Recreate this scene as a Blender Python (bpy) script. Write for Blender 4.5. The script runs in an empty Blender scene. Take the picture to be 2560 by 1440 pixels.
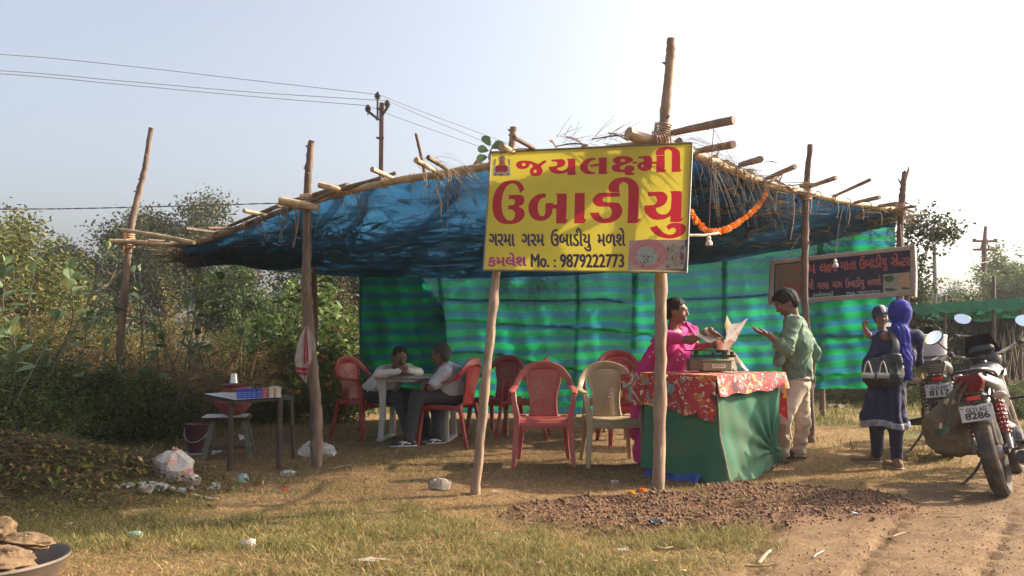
import bpy, math, random
import numpy as np
from math import sin, cos, pi, radians as R
from mathutils import Vector, Matrix
sc = bpy.context.scene
col = sc.collection
rnd = random.Random(7)
# ------------------------------------------------------------------ camera, sky, sun, exposure
CAM_Z = 1.15
FOC = 2100.0
TILT = math.atan(130 / FOC)
cam = bpy.data.cameras.new('camera')
cam.sensor_width = 36.0
cam.lens = 36.0 * FOC / 2560
cam.clip_start = 0.05
cam.clip_end = 3000
camo = bpy.data.objects.new('camera', cam)
col.objects.link(camo)
camo.location = (0, 0, CAM_Z)
camo.rotation_euler = (pi / 2 + TILT, 0, 0)
sc.camera = camo

SUN_EL, SUN_AZ = R(31), R(74)          # azimuth clockwise from +Y (camera looks along +Y)
world = bpy.data.worlds.new('World')
sc.world = world
world.use_nodes = True
wn = world.node_tree
sky = wn.nodes.new('ShaderNodeTexSky')
sky.sky_type = 'NISHITA'
sky.sun_disc = False
sky.sun_elevation = SUN_EL
sky.sun_rotation = SUN_AZ
sky.altitude = 20
sky.air_density = 0.9
sky.dust_density = 7.5
sky.ozone_density = 1.0
hs = wn.nodes.new('ShaderNodeHueSaturation')             # hazy morning air: the blue is washed out
hs.inputs['Saturation'].default_value = 0.62
wn.links.new(sky.outputs[0], hs.inputs['Color'])
wn.links.new(hs.outputs[0], wn.nodes['Background'].inputs[0])
wn.nodes['Background'].inputs[1].default_value = 0.15
sl = bpy.data.lights.new('sun', 'SUN')
sl.energy = 4.6
sl.angle = R(0.6)
sl.color = (1.0, 0.84, 0.64)
so = bpy.data.objects.new('sun', sl)
col.objects.link(so)
so.rotation_euler = (pi / 2 - SUN_EL, 0, pi - SUN_AZ)
so.location = (30, 8, 20)
sc.view_settings.view_transform = 'Standard'
sc.view_settings.look = 'None'
sc.view_settings.exposure = 1.15
sc.view_settings.gamma = 1.0
sc.view_settings.use_curve_mapping = False
sc.render.engine = 'CYCLES'
sc.cycles.use_denoising = True
sc.cycles.max_bounces = 8
sc.cycles.transparent_max_bounces = 24
sc.cycles.volume_bounces = 0
sc.cycles.caustics_reflective = False
sc.cycles.caustics_refractive = False
sc.cycles.sample_clamp_indirect = 6

# ------------------------------------------------------------------ helpers
def P(px, py, d):
    """point of the scene seen at photo pixel (px,py), d metres ahead of the camera"""
    a = (px - 1280) / FOC
    b = (720 - py) / FOC
    D = np.array((a, cos(TILT) - b * sin(TILT), sin(TILT) + b * cos(TILT)))
    return np.array((0, 0, CAM_Z)) + D * (d / D[1])

def G(px, py, z=0.0):
    q = P(px, py, 1.0) - np.array((0, 0, CAM_Z))
    return np.array((0, 0, CAM_Z)) + q * ((z - CAM_Z) / q[2])

def V(*a):
    return np.array(a, float)

def nrm(a):
    a = np.asarray(a, float)
    return a / (np.linalg.norm(a) + 1e-12)

def frames(pts):
    pts = [np.asarray(p, float) for p in pts]
    n = len(pts)
    T = [nrm(pts[min(i + 1, n - 1)] - pts[max(i - 1, 0)]) for i in range(n)]
    up = V(0, 0, 1) if abs(T[0][2]) < 0.9 else V(1, 0, 0)
    A = nrm(np.cross(T[0], up))
    out = []
    for t in T:
        A = nrm(A - t * np.dot(A, t))
        out.append((t, A, np.cross(t, A)))
    return out

def spline(pts, k=6):
    """Catmull-Rom through the points"""
    pts = [np.asarray(p, float) for p in pts]
    if len(pts) < 3:
        return pts
    q = [2 * pts[0] - pts[1]] + pts + [2 * pts[-1] - pts[-2]]
    out = []
    for i in range(1, len(q) - 2):
        for j in range(k):
            t = j / k
            out.append(0.5 * ((2 * q[i]) + (q[i + 1] - q[i - 1]) * t + (2 * q[i - 1] - 5 * q[i] + 4 * q[i + 1] - q[i + 2]) * t * t
                              + (3 * q[i] - q[i - 1] - 3 * q[i + 1] + q[i + 2]) * t ** 3))
    out.append(pts[-1])
    return out

class MB:
    """collects pieces of one mesh"""
    def __init__(s):
        s.v, s.f, s.c = [], [], []
    def add(s, vs, fs, c=None):
        o = len(s.v)
        s.v.extend([tuple(map(float, v)) for v in vs])
        s.f.extend([tuple(int(i) + o for i in f) for f in fs])
        if c is not None:
            s.c.extend([c] * len(fs))
        return s
    def box(s, c, size, X=(1, 0, 0), Y=(0, 1, 0), Z=(0, 0, 1), bev=0.0):
        c = np.asarray(c, float)
        X, Y, Z = np.asarray(X, float), np.asarray(Y, float), np.asarray(Z, float)
        hx, hy, hz = [q / 2 for q in size]
        if bev <= 0:
            vs = [c + X * (hx * a) + Y * (hy * b) + Z * (hz * e) for e in (-1, 1) for b in (-1, 1) for a in (-1, 1)]
            return s.add(vs, [(0, 2, 3, 1), (4, 5, 7, 6), (0, 1, 5, 4), (2, 6, 7, 3), (0, 4, 6, 2), (1, 3, 7, 5)])
        b = min(bev, hx * .9, hy * .9, hz * .9)
        ring = []
        for zz, ins in ((-hz, b), (-hz + b, 0), (hz - b, 0), (hz, b)):
            x, y = hx - ins, hy - ins
            r = []
            for sx, sy in ((1, 1), (-1, 1), (-1, -1), (1, -1)):
                p1 = (sx * x, sy * (y - (b if not ins else b * .4)))
                p2 = (sx * (x - (b if not ins else b * .4)), sy * y)
                r += [p1, p2] if sx * sy > 0 else [p2, p1]
            ring.append([c + X * a + Y * q + Z * zz for a, q in r])
        vs = [p for r in ring for p in r]
        fs = [tuple(range(7, -1, -1)), tuple(range(24, 32))]
        for k in range(3):
            for i in range(8):
                j = (i + 1) % 8
                fs.append((k * 8 + i, k * 8 + j, k * 8 + 8 + j, k * 8 + 8 + i))
        return s.add(vs, fs)
    def tube(s, pts, rad, n=8, cap=True, flat=1.0, wob=0.0, seed=0):
        pts = [np.asarray(p, float) for p in pts]
        if not hasattr(rad, '__len__'):
            rad = [rad] * len(pts)
        if len(rad) != len(pts):
            rad = np.interp(np.linspace(0, 1, len(pts)), np.linspace(0, 1, len(rad)), rad)
        rg = random.Random(seed)
        vs, fs = [], []
        for (t, a, b), p, r in zip(frames(pts), pts, rad):
            w = [1 + wob * rg.uniform(-1, 1) for _ in range(n)]
            for i in range(n):
                an = 2 * pi * i / n
                vs.append(p + (a * cos(an) + b * sin(an) * flat) * r * w[i])
        m = len(pts)
        for k in range(m - 1):
            for i in range(n):
                j = (i + 1) % n
                fs.append((k * n + i, k * n + j, (k + 1) * n + j, (k + 1) * n + i))
        if cap:
            fs.append(tuple(range(n - 1, -1, -1)))
            fs.append(tuple((m - 1) * n + i for i in range(n)))
        return s.add(vs, fs)
    def lathe(s, prof, c=(0, 0, 0), n=24, Z=(0, 0, 1), cap=False, sx=1, sy=1, wob=0, seed=1):
        Z = nrm(Z)
        up = V(1, 0, 0) if abs(Z[0]) < .9 else V(0, 1, 0)
        A = nrm(up - Z * np.dot(up, Z)); B = np.cross(Z, A)
        c = np.asarray(c, float)
        rg = random.Random(seed)
        vs, fs = [], []
        for r, z in prof:
            for i in range(n):
                an = 2 * pi * i / n
                rr = r * (1 + wob * rg.uniform(-1, 1))
                vs.append(c + A * (rr * cos(an) * sx) + B * (rr * sin(an) * sy) + Z * z)
        m = len(prof)
        for k in range(m - 1):
            for i in range(n):
                j = (i + 1) % n
                fs.append((k * n + i, k * n + j, (k + 1) * n + j, (k + 1) * n + i))
        if cap:
            fs.append(tuple(range(n - 1, -1, -1)))
            fs.append(tuple((m - 1) * n + i for i in range(n)))
        return s.add(vs, fs)
    def ell(s, c, r, n=12, m=8, wob=0, seed=3, rot=None):
        c = np.asarray(c, float)
        if not hasattr(r, '__len__'):
            r = (r, r, r)
        rg = random.Random(seed)
        vs, fs = [], []
        for k in range(m + 1):
            th = pi * k / m
            for i in range(n):
                an = 2 * pi * i / n
                w = 1 + wob * rg.uniform(-1, 1)
                q = V(r[0] * sin(th) * cos(an), r[1] * sin(th) * sin(an), -r[2] * cos(th)) * w
                if rot is not None:
                    q = rot @ q
                vs.append(c + q)
        for k in range(m):
            for i in range(n):
                j = (i + 1) % n
                fs.append((k * n + i, k * n + j, (k + 1) * n + j, (k + 1) * n + i))
        return s.add(vs, fs)
    def grid(s, fn, nu, nv, hole=None):
        vs = [fn(i / nu, j / nv) for j in range(nv + 1) for i in range(nu + 1)]
        fs = [(j * (nu + 1) + i, j * (nu + 1) + i + 1, (j + 1) * (nu + 1) + i + 1, (j + 1) * (nu + 1) + i)
              for j in range(nv) for i in range(nu) if hole is None or not hole(i, j)]
        return s.add(vs, fs)
    def ribbon(s, pts, dirs, w, t):
        """box section swept along pts; dirs = width direction; w,t per point or constant"""
        m = len(pts)
        w = [w] * m if not hasattr(w, '__len__') else list(np.interp(np.linspace(0, 1, m), np.linspace(0, 1, len(w)), w))
        fr = frames(pts)
        vs, fs = [], []
        for i, p in enumerate(pts):
            T = fr[i][0]
            d = np.asarray(dirs[i] if isinstance(dirs, list) else dirs, float)
            d = nrm(d - T * np.dot(d, T)); n = np.cross(T, d)
            for a, b in ((-1, -.7), (-.8, -1), (.8, -1), (1, -.7), (1, .7), (.8, 1), (-.8, 1), (-1, .7)):
                vs.append(np.asarray(p) + d * (a * w[i] / 2) + n * (b * t / 2))
        for k in range(m - 1):
            for i in range(8):
                j = (i + 1) % 8
                fs.append((k * 8 + i, k * 8 + j, (k + 1) * 8 + j, (k + 1) * 8 + i))
        fs.append(tuple(range(7, -1, -1)))
        fs.append(tuple((m - 1) * 8 + i for i in range(8)))
        return s.add(vs, fs)
    def build(s, name, mat, parent=None, smooth=True, rel=False, ang=40):
        return mesh(name, s.v, s.f, mat, parent, smooth, rel, ang=ang)

def mesh(name, v, f, mat, parent=None, smooth=True, rel=False, colors=None, ang=40, mats=None, fmat=None):
    """ONE mesh object; rel: vertices are in world space and the parent is unrotated"""
    v = np.asarray(v, np.float32).reshape(-1, 3)
    loc = None
    if parent is not None and rel:
        v = v - np.asarray(parent.location, np.float32)
    elif parent is None:
        lo, hi = v.min(0), v.max(0)
        loc = V((lo[0] + hi[0]) / 2, (lo[1] + hi[1]) / 2, lo[2])
        v = v - loc.astype(np.float32)
    me = bpy.data.meshes.new(name)
    if isinstance(f, np.ndarray):
        k = f.shape[1]
        me.vertices.add(len(v)); me.vertices.foreach_set('co', v.ravel())
        me.loops.add(f.size); me.loops.foreach_set('vertex_index', f.ravel().astype(np.int32))
        me.polygons.add(len(f)); me.polygons.foreach_set('loop_start', np.arange(0, f.size, k, dtype=np.int32))
        me.update(calc_edges=True)
    else:
        me.from_pydata(v.tolist(), [], f)
    if mats:
        for m in mats: me.materials.append(m)
        if fmat is not None: me.polygons.foreach_set('material_index', np.asarray(fmat, np.int32))
    elif mat is not None:
        me.materials.append(mat)
    if smooth:
        me.polygons.foreach_set('use_smooth', [True] * len(me.polygons))
        if ang and len(me.polygons) < 60000:
            try: me.set_sharp_from_angle(angle=R(ang))
            except Exception: pass
    if colors is not None:
        ca = me.color_attributes.new('Col', 'FLOAT_COLOR', 'POINT')
        ca.data.foreach_set('color', np.asarray(colors, np.float32).ravel())
    o = bpy.data.objects.new(name, me)
    col.objects.link(o)
    if parent is not None: o.parent = parent
    elif loc is not None: o.location = loc
    return o

def tag(o, label=None, cat=None, group=None, kind=None):
    if label: o['label'] = label
    if cat: o['category'] = cat
    if group: o['group'] = group
    if kind: o['kind'] = kind
    return o

def thing(name, label, cat, loc=(0, 0, 0), rz=0, group=None, rot=None):
    o = bpy.data.objects.new(name, None)
    o.empty_display_size = 0.1
    col.objects.link(o)
    o.location = [float(q) for q in loc]
    o.rotation_euler = rot if rot is not None else (0, 0, rz)
    return tag(o, label, cat, group)

KIDS = {}
def dup(o, parent=None):
    c = o.copy(); col.objects.link(c)
    if parent is not None: c.parent = parent
    for ch in list(o.children): dup(ch, c)
    return c

def place_copy(o, loc, rz, label, group=None, scale=None, rot=None):
    c = dup(o)
    c.location = [float(q) for q in loc]
    c.rotation_euler = rot if rot is not None else (0, 0, rz)
    if scale: c.scale = (scale,) * 3 if not hasattr(scale, '__len__') else scale
    c['label'] = label
    if group: c['group'] = group
    return c

# ------------------------------------------------------------------ materials
def nodemat(name):
    m = bpy.data.materials.new(name); m.use_nodes = True
    nt = m.node_tree
    b = nt.nodes['Principled BSDF']
    return m, nt, b

def N(nt, kind, **kw):
    n = nt.nodes.new(kind)
    for k, v in kw.items():
        if k[0] == 'i': n.inputs[int(k[1:])].default_value = v
        else: setattr(n, k, v)
    return n

def ramp(nt, fac, stops, interp='LINEAR'):
    r = nt.nodes.new('ShaderNodeValToRGB')
    r.color_ramp.interpolation = interp
    el = r.color_ramp.elements
    while len(el) < len(stops): el.new(0.5)
    for e, (p, c) in zip(el, stops):
        e.position = p
        e.color = (*c, 1) if len(c) == 3 else c
    nt.links.new(fac, r.inputs[0])
    return r.outputs[0]

def mix(nt, fac, a, b, mode='MIX'):
    m = nt.nodes.new('ShaderNodeMix'); m.data_type = 'RGBA'; m.blend_type = mode
    for sck, val in ((m.inputs[0], fac), (m.inputs[6], a), (m.inputs[7], b)):
        if hasattr(val, 'links'): nt.links.new(val, sck)
        elif hasattr(val, '__len__'): sck.default_value = (*val, 1) if len(val) == 3 else val
        else: sck.default_value = val
    return m.outputs[2]

def coords(nt, scale=(1, 1, 1), which='Object'):
    tc = nt.nodes.new('ShaderNodeTexCoord'); mp = nt.nodes.new('ShaderNodeMapping')
    mp.inputs['Scale'].default_value = scale
    nt.links.new(tc.outputs[which], mp.inputs[0])
    return mp.outputs[0]

def noise(nt, vec, scale, detail=4, rough=0.6, dist=0.0):
    n = nt.nodes.new('ShaderNodeTexNoise')
    n.inputs['Scale'].default_value = scale; n.inputs['Detail'].default_value = detail
    n.inputs['Roughness'].default_value = rough; n.inputs['Distortion'].default_value = dist
    nt.links.new(vec, n.inputs['Vector'])
    return n.outputs[0]

def bump(nt, h, strength, dist, b):
    n = nt.nodes.new('ShaderNodeBump')
    n.inputs['Strength'].default_value = strength; n.inputs['Distance'].default_value = dist
    nt.links.new(h, n.inputs['Height']); nt.links.new(n.outputs[0], b.inputs['Normal'])

_MC = {}
def mat(name, c1, c2=None, rough=0.6, scale=8.0, stretch=(1, 1, 1), bmp=0.0, bd=0.01, metal=0.0, spec=0.5,
        dirt=None, dirt_amt=0.35, transl=0.0, coat=0.0, detail=4):
    """general procedural surface: two tones by noise, optional dirt patches, bump, translucency"""
    if name in _MC: return _MC[name]
    m, nt, b = nodemat(name)
    vec = coords(nt, stretch)
    n1 = noise(nt, vec, scale, detail)
    c2 = c2 or tuple(q * 0.72 for q in c1)
    colr = ramp(nt, n1, [(0.3, c2), (0.7, c1)])
    if dirt:
        n2 = noise(nt, coords(nt, (1, 1, 1)), scale * 0.45 + 1.3, 6, 0.7)
        f = ramp(nt, n2, [(0.45, (0, 0, 0)), (0.75, (dirt_amt * 2, ) * 3)])
        colr = mix(nt, f, colr, dirt)
    nt.links.new(colr, b.inputs['Base Color'])
    b.inputs['Metallic'].default_value = metal
    b.inputs['Specular IOR Level'].default_value = spec
    b.inputs['Coat Weight'].default_value = coat
    rr = nt.nodes.new('ShaderNodeMapRange'); rr.inputs[3].default_value = max(0.03, rough - 0.1); rr.inputs[4].default_value = min(1, rough + 0.12)
    nt.links.new(n1, rr.inputs[0]); nt.links.new(rr.outputs[0], b.inputs['Roughness'])
    if bmp: bump(nt, n1, bmp, bd, b)
    if transl:
        tr = nt.nodes.new('ShaderNodeBsdfTranslucent'); nt.links.new(colr, tr.inputs[0])
        mx = nt.nodes.new('ShaderNodeMixShader'); mx.inputs[0].default_value = transl
        nt.links.new(b.outputs[0], mx.inputs[1]); nt.links.new(tr.outputs[0], mx.inputs[2])
        nt.links.new(mx.outputs[0], nt.nodes['Material Output'].inputs[0])
    _MC[name] = m
    return m

def leafmat(name, transl=0.4, rough=0.6, gain=1.0):
    """colour comes from the leaf's own vertex colour"""
    m, nt, b = nodemat(name)
    a = nt.nodes.new('ShaderNodeVertexColor'); a.layer_name = 'Col'
    n = noise(nt, coords(nt), 30, 3)
    c = mix(nt, 1.0, a.outputs[0], ramp(nt, n, [(0.3, (0.75 * gain,) * 3), (0.7, (1.15 * gain,) * 3)]), 'MULTIPLY')
    nt.links.new(c, b.inputs['Base Color'])
    b.inputs['Roughness'].default_value = rough
    b.inputs['Specular IOR Level'].default_value = 0.25
    tr = nt.nodes.new('ShaderNodeBsdfTranslucent'); nt.links.new(c, tr.inputs[0])
    mx = nt.nodes.new('ShaderNodeMixShader'); mx.inputs[0].default_value = transl
    nt.links.new(b.outputs[0], mx.inputs[1]); nt.links.new(tr.outputs[0], mx.inputs[2])
    nt.links.new(mx.outputs[0], nt.nodes['Material Output'].inputs[0])
    return m

BARK = mat('bark', (0.23, 0.16, 0.115), (0.10, 0.068, 0.05), 0.9, 6, (3, 3, 0.5), 0.7, 0.02, dirt=(0.07, 0.05, 0.04))
BARKPALE = mat('pale_bark', (0.36, 0.25, 0.165), (0.19, 0.125, 0.085), 0.85, 7, (3, 3, 0.4), 0.6, 0.015, dirt=(0.09, 0.06, 0.045))
BAMBOO = mat('bamboo', (0.50, 0.36, 0.20), (0.30, 0.20, 0.11), 0.6, 5, (2, 2, 2), 0.3, 0.008, dirt=(0.14, 0.10, 0.06), dirt_amt=0.4)
TWIG = mat('twig', (0.14, 0.10, 0.075), (0.06, 0.045, 0.035), 0.9, 9)
CORD = mat('cord', (0.42, 0.33, 0.22), (0.22, 0.16, 0.10), 0.95, 30)
DARKIRON = mat('rusty_iron', (0.20, 0.085, 0.05), (0.10, 0.045, 0.03), 0.8, 8, bmp=0.3)

# ------------------------------------------------------------------ smooth value noise in numpy
_VT = {}
def vnoise(x, y, seed=0, freq=1.0, octs=4, gain=0.5):
    out = 0; amp = 1; tot = 0
    for o in range(octs):
        sd = seed + o * 17
        if sd not in _VT: _VT[sd] = np.random.RandomState(sd).rand(256, 256)
        t = _VT[sd]
        X = x * freq; Y = y * freq
        xi = np.floor(X).astype(int); yi = np.floor(Y).astype(int)
        fx = X - xi; fy = Y - yi
        fx = fx * fx * (3 - 2 * fx); fy = fy * fy * (3 - 2 * fy)
        a = t[xi % 256, yi % 256]; b = t[(xi + 1) % 256, yi % 256]
        c = t[xi % 256, (yi + 1) % 256]; d = t[(xi + 1) % 256, (yi + 1) % 256]
        out = out + amp * ((a * (1 - fx) + b * fx) * (1 - fy) + (c * (1 - fx) + d * fx) * fy)
        tot += amp; amp *= gain; freq *= 2.03
    return out / tot
# ------------------------------------------------------------------ smooth bodies: blended tapered limbs -> one surface
def C_(a, b, ra, rb=None, k=None, sq=None):
    return ('c', V(*a), V(*b), ra, ra if rb is None else rb, k, sq)
def E_(c, r, rot=None, k=None):
    return ('e', V(*c), V(*r), rot, k)

def surf(prims, res=0.01, k=0.03, disp=None, cuts=(), pad=0.03):
    lo = np.full(3, 1e9); hi = np.full(3, -1e9); bb = []
    for p in prims:
        if p[0] == 'c':
            r = max(p[3], p[4]); l = np.minimum(p[1] - p[3], p[2] - p[4]); h = np.maximum(p[1] + p[3], p[2] + p[4])
        else:
            r = max(p[2]); l = p[1] - r; h = p[1] + r
        bb.append((l, h)); lo = np.minimum(lo, l); hi = np.maximum(hi, h)
    lo = lo - pad - res * 2; hi = hi + pad + res * 2
    n = np.ceil((hi - lo) / res).astype(int) + 1
    ax = [lo[i] + res * np.arange(n[i]) for i in range(3)]
    D = np.full(tuple(n), 0.5, np.float32)
    for p, (l, h) in zip(prims, bb):
        kk = (p[5] if p[0] == 'c' else p[4])
        kk = k if kk is None else kk
        m = kk * 1.5 + pad + res * 2
        s = []
        for i in range(3):
            a = max(0, int((l[i] - m - lo[i]) / res)); b = min(n[i], int((h[i] + m - lo[i]) / res) + 2)
            s.append(slice(a, b))
        s = tuple(s)
        X = ax[0][s[0]][:, None, None]; Y = ax[1][s[1]][None, :, None]; Z = ax[2][s[2]][None, None, :]
        if p[0] == 'c':
            a, b, ra, rb = p[1], p[2], p[3], p[4]
            ba = b - a; L = max(1e-9, ba @ ba)
            px, py, pz = X - a[0], Y - a[1], Z - a[2]
            t = np.clip((px * ba[0] + py * ba[1] + pz * ba[2]) / L, 0, 1)
            qx, qy, qz = px - t * ba[0], py - t * ba[1], pz - t * ba[2]
            if p[6] is not None:                       # squash: (axis, factor)
                ax_, fac = p[6]; ax_ = nrm(ax_)
                dq = (qx * ax_[0] + qy * ax_[1] + qz * ax_[2]) * (1 / fac - 1)
                qx, qy, qz = qx + dq * ax_[0], qy + dq * ax_[1], qz + dq * ax_[2]
            d = np.sqrt(qx * qx + qy * qy + qz * qz) - (ra + (rb - ra) * t)
            if p[6] is not None: d = d * min(1.0, max(p[6][1], .5))
        else:
            c, r, rot = p[1], p[2], p[3]
            qx, qy, qz = X - c[0] + 0 * Y + 0 * Z, Y - c[1] + 0 * X + 0 * Z, Z - c[2] + 0 * X + 0 * Y
            if rot is not None:                        # rows of rot = local axes
                qx, qy, qz = (rot[0][0] * qx + rot[0][1] * qy + rot[0][2] * qz, rot[1][0] * qx + rot[1][1] * qy + rot[1][2] * qz,
                              rot[2][0] * qx + rot[2][1] * qy + rot[2][2] * qz)
            k0 = np.sqrt((qx / r[0]) ** 2 + (qy / r[1]) ** 2 + (qz / r[2]) ** 2)
            k1 = np.sqrt((qx / r[0] ** 2) ** 2 + (qy / r[1] ** 2) ** 2 + (qz / r[2] ** 2) ** 2) + 1e-9
            d = k0 * (k0 - 1) / k1
        A = D[s]
        if kk > 0:
            h_ = np.clip(0.5 + 0.5 * (A - d) / kk, 0, 1)
            D[s] = A * (1 - h_) + d * h_ - kk * h_ * (1 - h_)
        else:
            D[s] = np.minimum(A, d)
    X = ax[0][:, None, None]; Y = ax[1][None, :, None]; Z = ax[2][None, None, :]
    if disp is not None:
        D = D + disp(X, Y, Z).astype(np.float32)
    for c in cuts:                                     # c(X,Y,Z) > 0 is removed
        D = np.maximum(D, c(X, Y, Z) + 0 * D)
    D[0] = D[-1] = 0.1; D[:, 0] = D[:, -1] = 0.1; D[:, :, 0] = D[:, :, -1] = 0.1
    S = D < 0
    cnt = np.zeros(tuple(q - 1 for q in S.shape), np.int8)
    for i in (0, 1):
        for j in (0, 1):
            for l in (0, 1):
                cnt += S[i:i + S.shape[0] - 1, j:j + S.shape[1] - 1, l:l + S.shape[2] - 1]
    act = (cnt > 0) & (cnt < 8)
    idx = np.full(act.shape, -1, np.int64); ci = np.argwhere(act); idx[act] = np.arange(len(ci))
    if len(ci) == 0:
        return np.zeros((0, 3)), np.zeros((0, 4), int)
    acc = np.zeros((len(ci), 3)); w = np.zeros(len(ci))
    cor = [(i, j, l) for i in (0, 1) for j in (0, 1) for l in (0, 1)]
    for a in cor:
        for ax_i in range(3):
            if a[ax_i]: continue
            b = list(a); b[ax_i] = 1
            da = D[ci[:, 0] + a[0], ci[:, 1] + a[1], ci[:, 2] + a[2]]
            db = D[ci[:, 0] + b[0], ci[:, 1] + b[1], ci[:, 2] + b[2]]
            m = (da < 0) != (db < 0)
            t = da / np.where(m, da - db, 1)
            q = np.zeros((len(ci), 3)); q += a; q[:, ax_i] += t
            acc += q * m[:, None]; w += m
    verts = (ci + acc / w[:, None]) * res + lo
    faces = []
    for ax_i in range(3):
        o = [i for i in range(3) if i != ax_i]
        sl0 = [slice(1, -1)] * 3; sl1 = [slice(1, -1)] * 3
        sl0[ax_i] = slice(0, -1); sl1[ax_i] = slice(1, None)
        A = S[tuple(sl0)]; B = S[tuple(sl1)]
        e = np.argwhere(A != B); inside = A[e[:, 0], e[:, 1], e[:, 2]]
        base = e.copy(); base[:, o[0]] += 1; base[:, o[1]] += 1
        def cell(d0, d1):
            q = base.copy(); q[:, o[0]] += d0; q[:, o[1]] += d1
            return idx[q[:, 0], q[:, 1], q[:, 2]]
        quad = np.stack([cell(-1, -1), cell(0, -1), cell(0, 0), cell(-1, 0)], 1)
        flip = inside if ax_i != 1 else ~inside
        quad[~flip] = quad[~flip][:, ::-1]
        faces.append(quad)
    F = np.concatenate(faces); F = F[(F >= 0).all(1)]
    return verts, F

def join(parts):
    vs, fs, o = [], [], 0
    for v, f in parts:
        vs.append(v); fs.append(f + o); o += len(v)
    return np.concatenate(vs), np.concatenate(fs)

def folds(seed, amp, freq, stretch=(1, 1, 1), n=5):
    rs = np.random.RandomState(seed)
    W = [(nrm(rs.randn(3) * np.array(stretch)) * freq * rs.uniform(.6, 1.8), rs.uniform(0, 6.28), rs.uniform(.5, 1)) for _ in range(n)]
    def f(X, Y, Z):
        o = 0
        wx = X + .05 * np.sin(Z * 9 + seed) + .03 * np.sin(Y * 21 + Z * 15); wy = Y + .05 * np.sin(Z * 11 + X * 13); wz = Z + .04 * np.sin(X * 19 + Y * 17 + seed)
        for i, (w, ph, a) in enumerate(W):
            s = np.sin(w[0] * wx + w[1] * wy + w[2] * wz + ph)
            m = np.clip(.35 + np.sin(X * (7 + 3 * i) + ph) * .5 + np.sin(Z * (9 + 2 * i) + ph * 2 + Y * 8) * .5, 0, 1)
            o = o + a * m * ((1 - np.abs(s)) ** 2.2 * 2.4 - .5)
        return -amp * o / n ** .75
    return f

def axes(fwd, tilt_roll=0.0):
    """head frame from the viewing direction: rows right, forward, up"""
    f = nrm(fwd); r = nrm(np.cross(f, (0, 0, 1))); u = np.cross(r, f)
    c, s = cos(tilt_roll), sin(tilt_roll)
    r2 = r * c + u * s; u2 = u * c - r * s
    return np.array([r2, f, u2])

def head_prims(c, A, s=1.0, female=False):
    """face with brow, nose, lips, chin and ears; c = centre of the skull, A = rows right, forward, up"""
    L = lambda x, y, z: c + s * (A[0] * x + A[1] * y + A[2] * z)
    E = lambda x, y, z, r, k=None: E_(L(x, y, z), [q * s for q in r], A, k)
    j = 0.92 if female else 1.0
    pr = [E(0, -.012, .028, (.074, .093, .084), .02), E(0, .028, -.01, (.062, .066, .075), .03),
          E(0, .030, -.062, (.050 * j, .052, .052), .03), E(0, .070, -.100, (.021, .019, .015), .02),
          E(0, .080, .030, (.050, .020, .014), .015),
          E(.036, .070, -.030, (.022, .020, .022), .02), E(-.036, .070, -.030, (.022, .020, .022), .02),
          C_(L(0, .092, .018), L(0, .110, -.022), .008 * s, .012 * s, .012 * s), E(.011, .101, -.028, (.008, .008, .006), .006), E(-.011, .101, -.028, (.008, .008, .006), .006),
          E(0, .093, -.056, (.024, .010, .0055), .005), E(0, .090, -.069, (.020, .011, .0065), .005),
          E(.077, -.004, -.008, (.009, .018, .030), .006), E(-.077, -.004, -.008, (.009, .018, .030), .006)]
    return pr

def eye_cut(c, A, s=1.0):
    def f(X, Y, Z):
        o = -1.0
        for sx in (-.030, .030):
            q = c + s * (A[0] * sx + A[1] * .098 + A[2] * .010)
            d = .020 * s - np.sqrt((X - q[0]) ** 2 + (Y - q[1]) ** 2 + ((Z - q[2]) * 1.35) ** 2)
            o = np.maximum(o, d)
        return o
    return f

def hand_prims(w, d, palmn, s=1.0, curl=0.5, spread=1.0, side=1, thumb=0.6):
    """palm and five fingers: w wrist, d pointing direction, palmn palm normal (fingers curl towards it)"""
    d = nrm(d); pn = nrm(palmn - d * np.dot(palmn, d)); sd = np.cross(d, pn) * side
    out = [C_(w, w + d * .04 * s, .022 * s, .026 * s, .015, (pn, .62)),
           C_(w + d * .045 * s + sd * .016 * s, w + d * .078 * s + sd * .020 * s, .021 * s, .017 * s, .012, (pn, .6)),
           C_(w + d * .045 * s - sd * .016 * s, w + d * .072 * s - sd * .022 * s, .021 * s, .016 * s, .012, (pn, .6))]
    for i, (off, ln, r) in enumerate(((.031, .070, .0083), (.011, .079, .0086), (-.010, .074, .0083), (-.030, .058, .0075))):
        p = w + d * (.086 - abs(off - .008) * .25) * s + sd * off * s
        a = sd * (off * 3.2 * spread)
        dirn = nrm(d + a); cur = curl * (1 + .12 * i)
        for q, fr in enumerate((.44, .30, .26)):
            t = cur * (.45 if q == 0 else .75)
            nd = nrm(dirn * cos(t) + pn * sin(t)); pn2 = nrm(pn - nd * np.dot(pn, nd))
            e = p + nd * ln * fr * s
            out.append(C_(p, e, r * s * (1 - .08 * q), r * s * (.92 - .08 * q), .004))
            p, dirn = e, nd
            pn = pn if q < 0 else pn
            if pn2 @ pn2 > .01: pn_keep = pn2
    tb = w + d * .025 * s + sd * .026 * s
    t1 = tb + nrm(d * .75 + sd * .75 + pn * .35 * thumb) * .036 * s
    t2 = t1 + nrm(d + sd * .25 + pn * .6 * thumb) * .028 * s
    t3 = t2 + nrm(d + pn * .5 * thumb) * .024 * s
    out += [C_(tb, t1, .0135 * s, .0105 * s, .012), C_(t1, t2, .0105 * s, .0095 * s, .004), C_(t2, t3, .0095 * s, .008 * s, .004)]
    return out

def part_np(name, vf, m, parent, smooth=True, subname=None):
    v, f = vf
    return mesh(name, v, np.asarray(f), m, parent, smooth, rel=True, ang=0)

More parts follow.
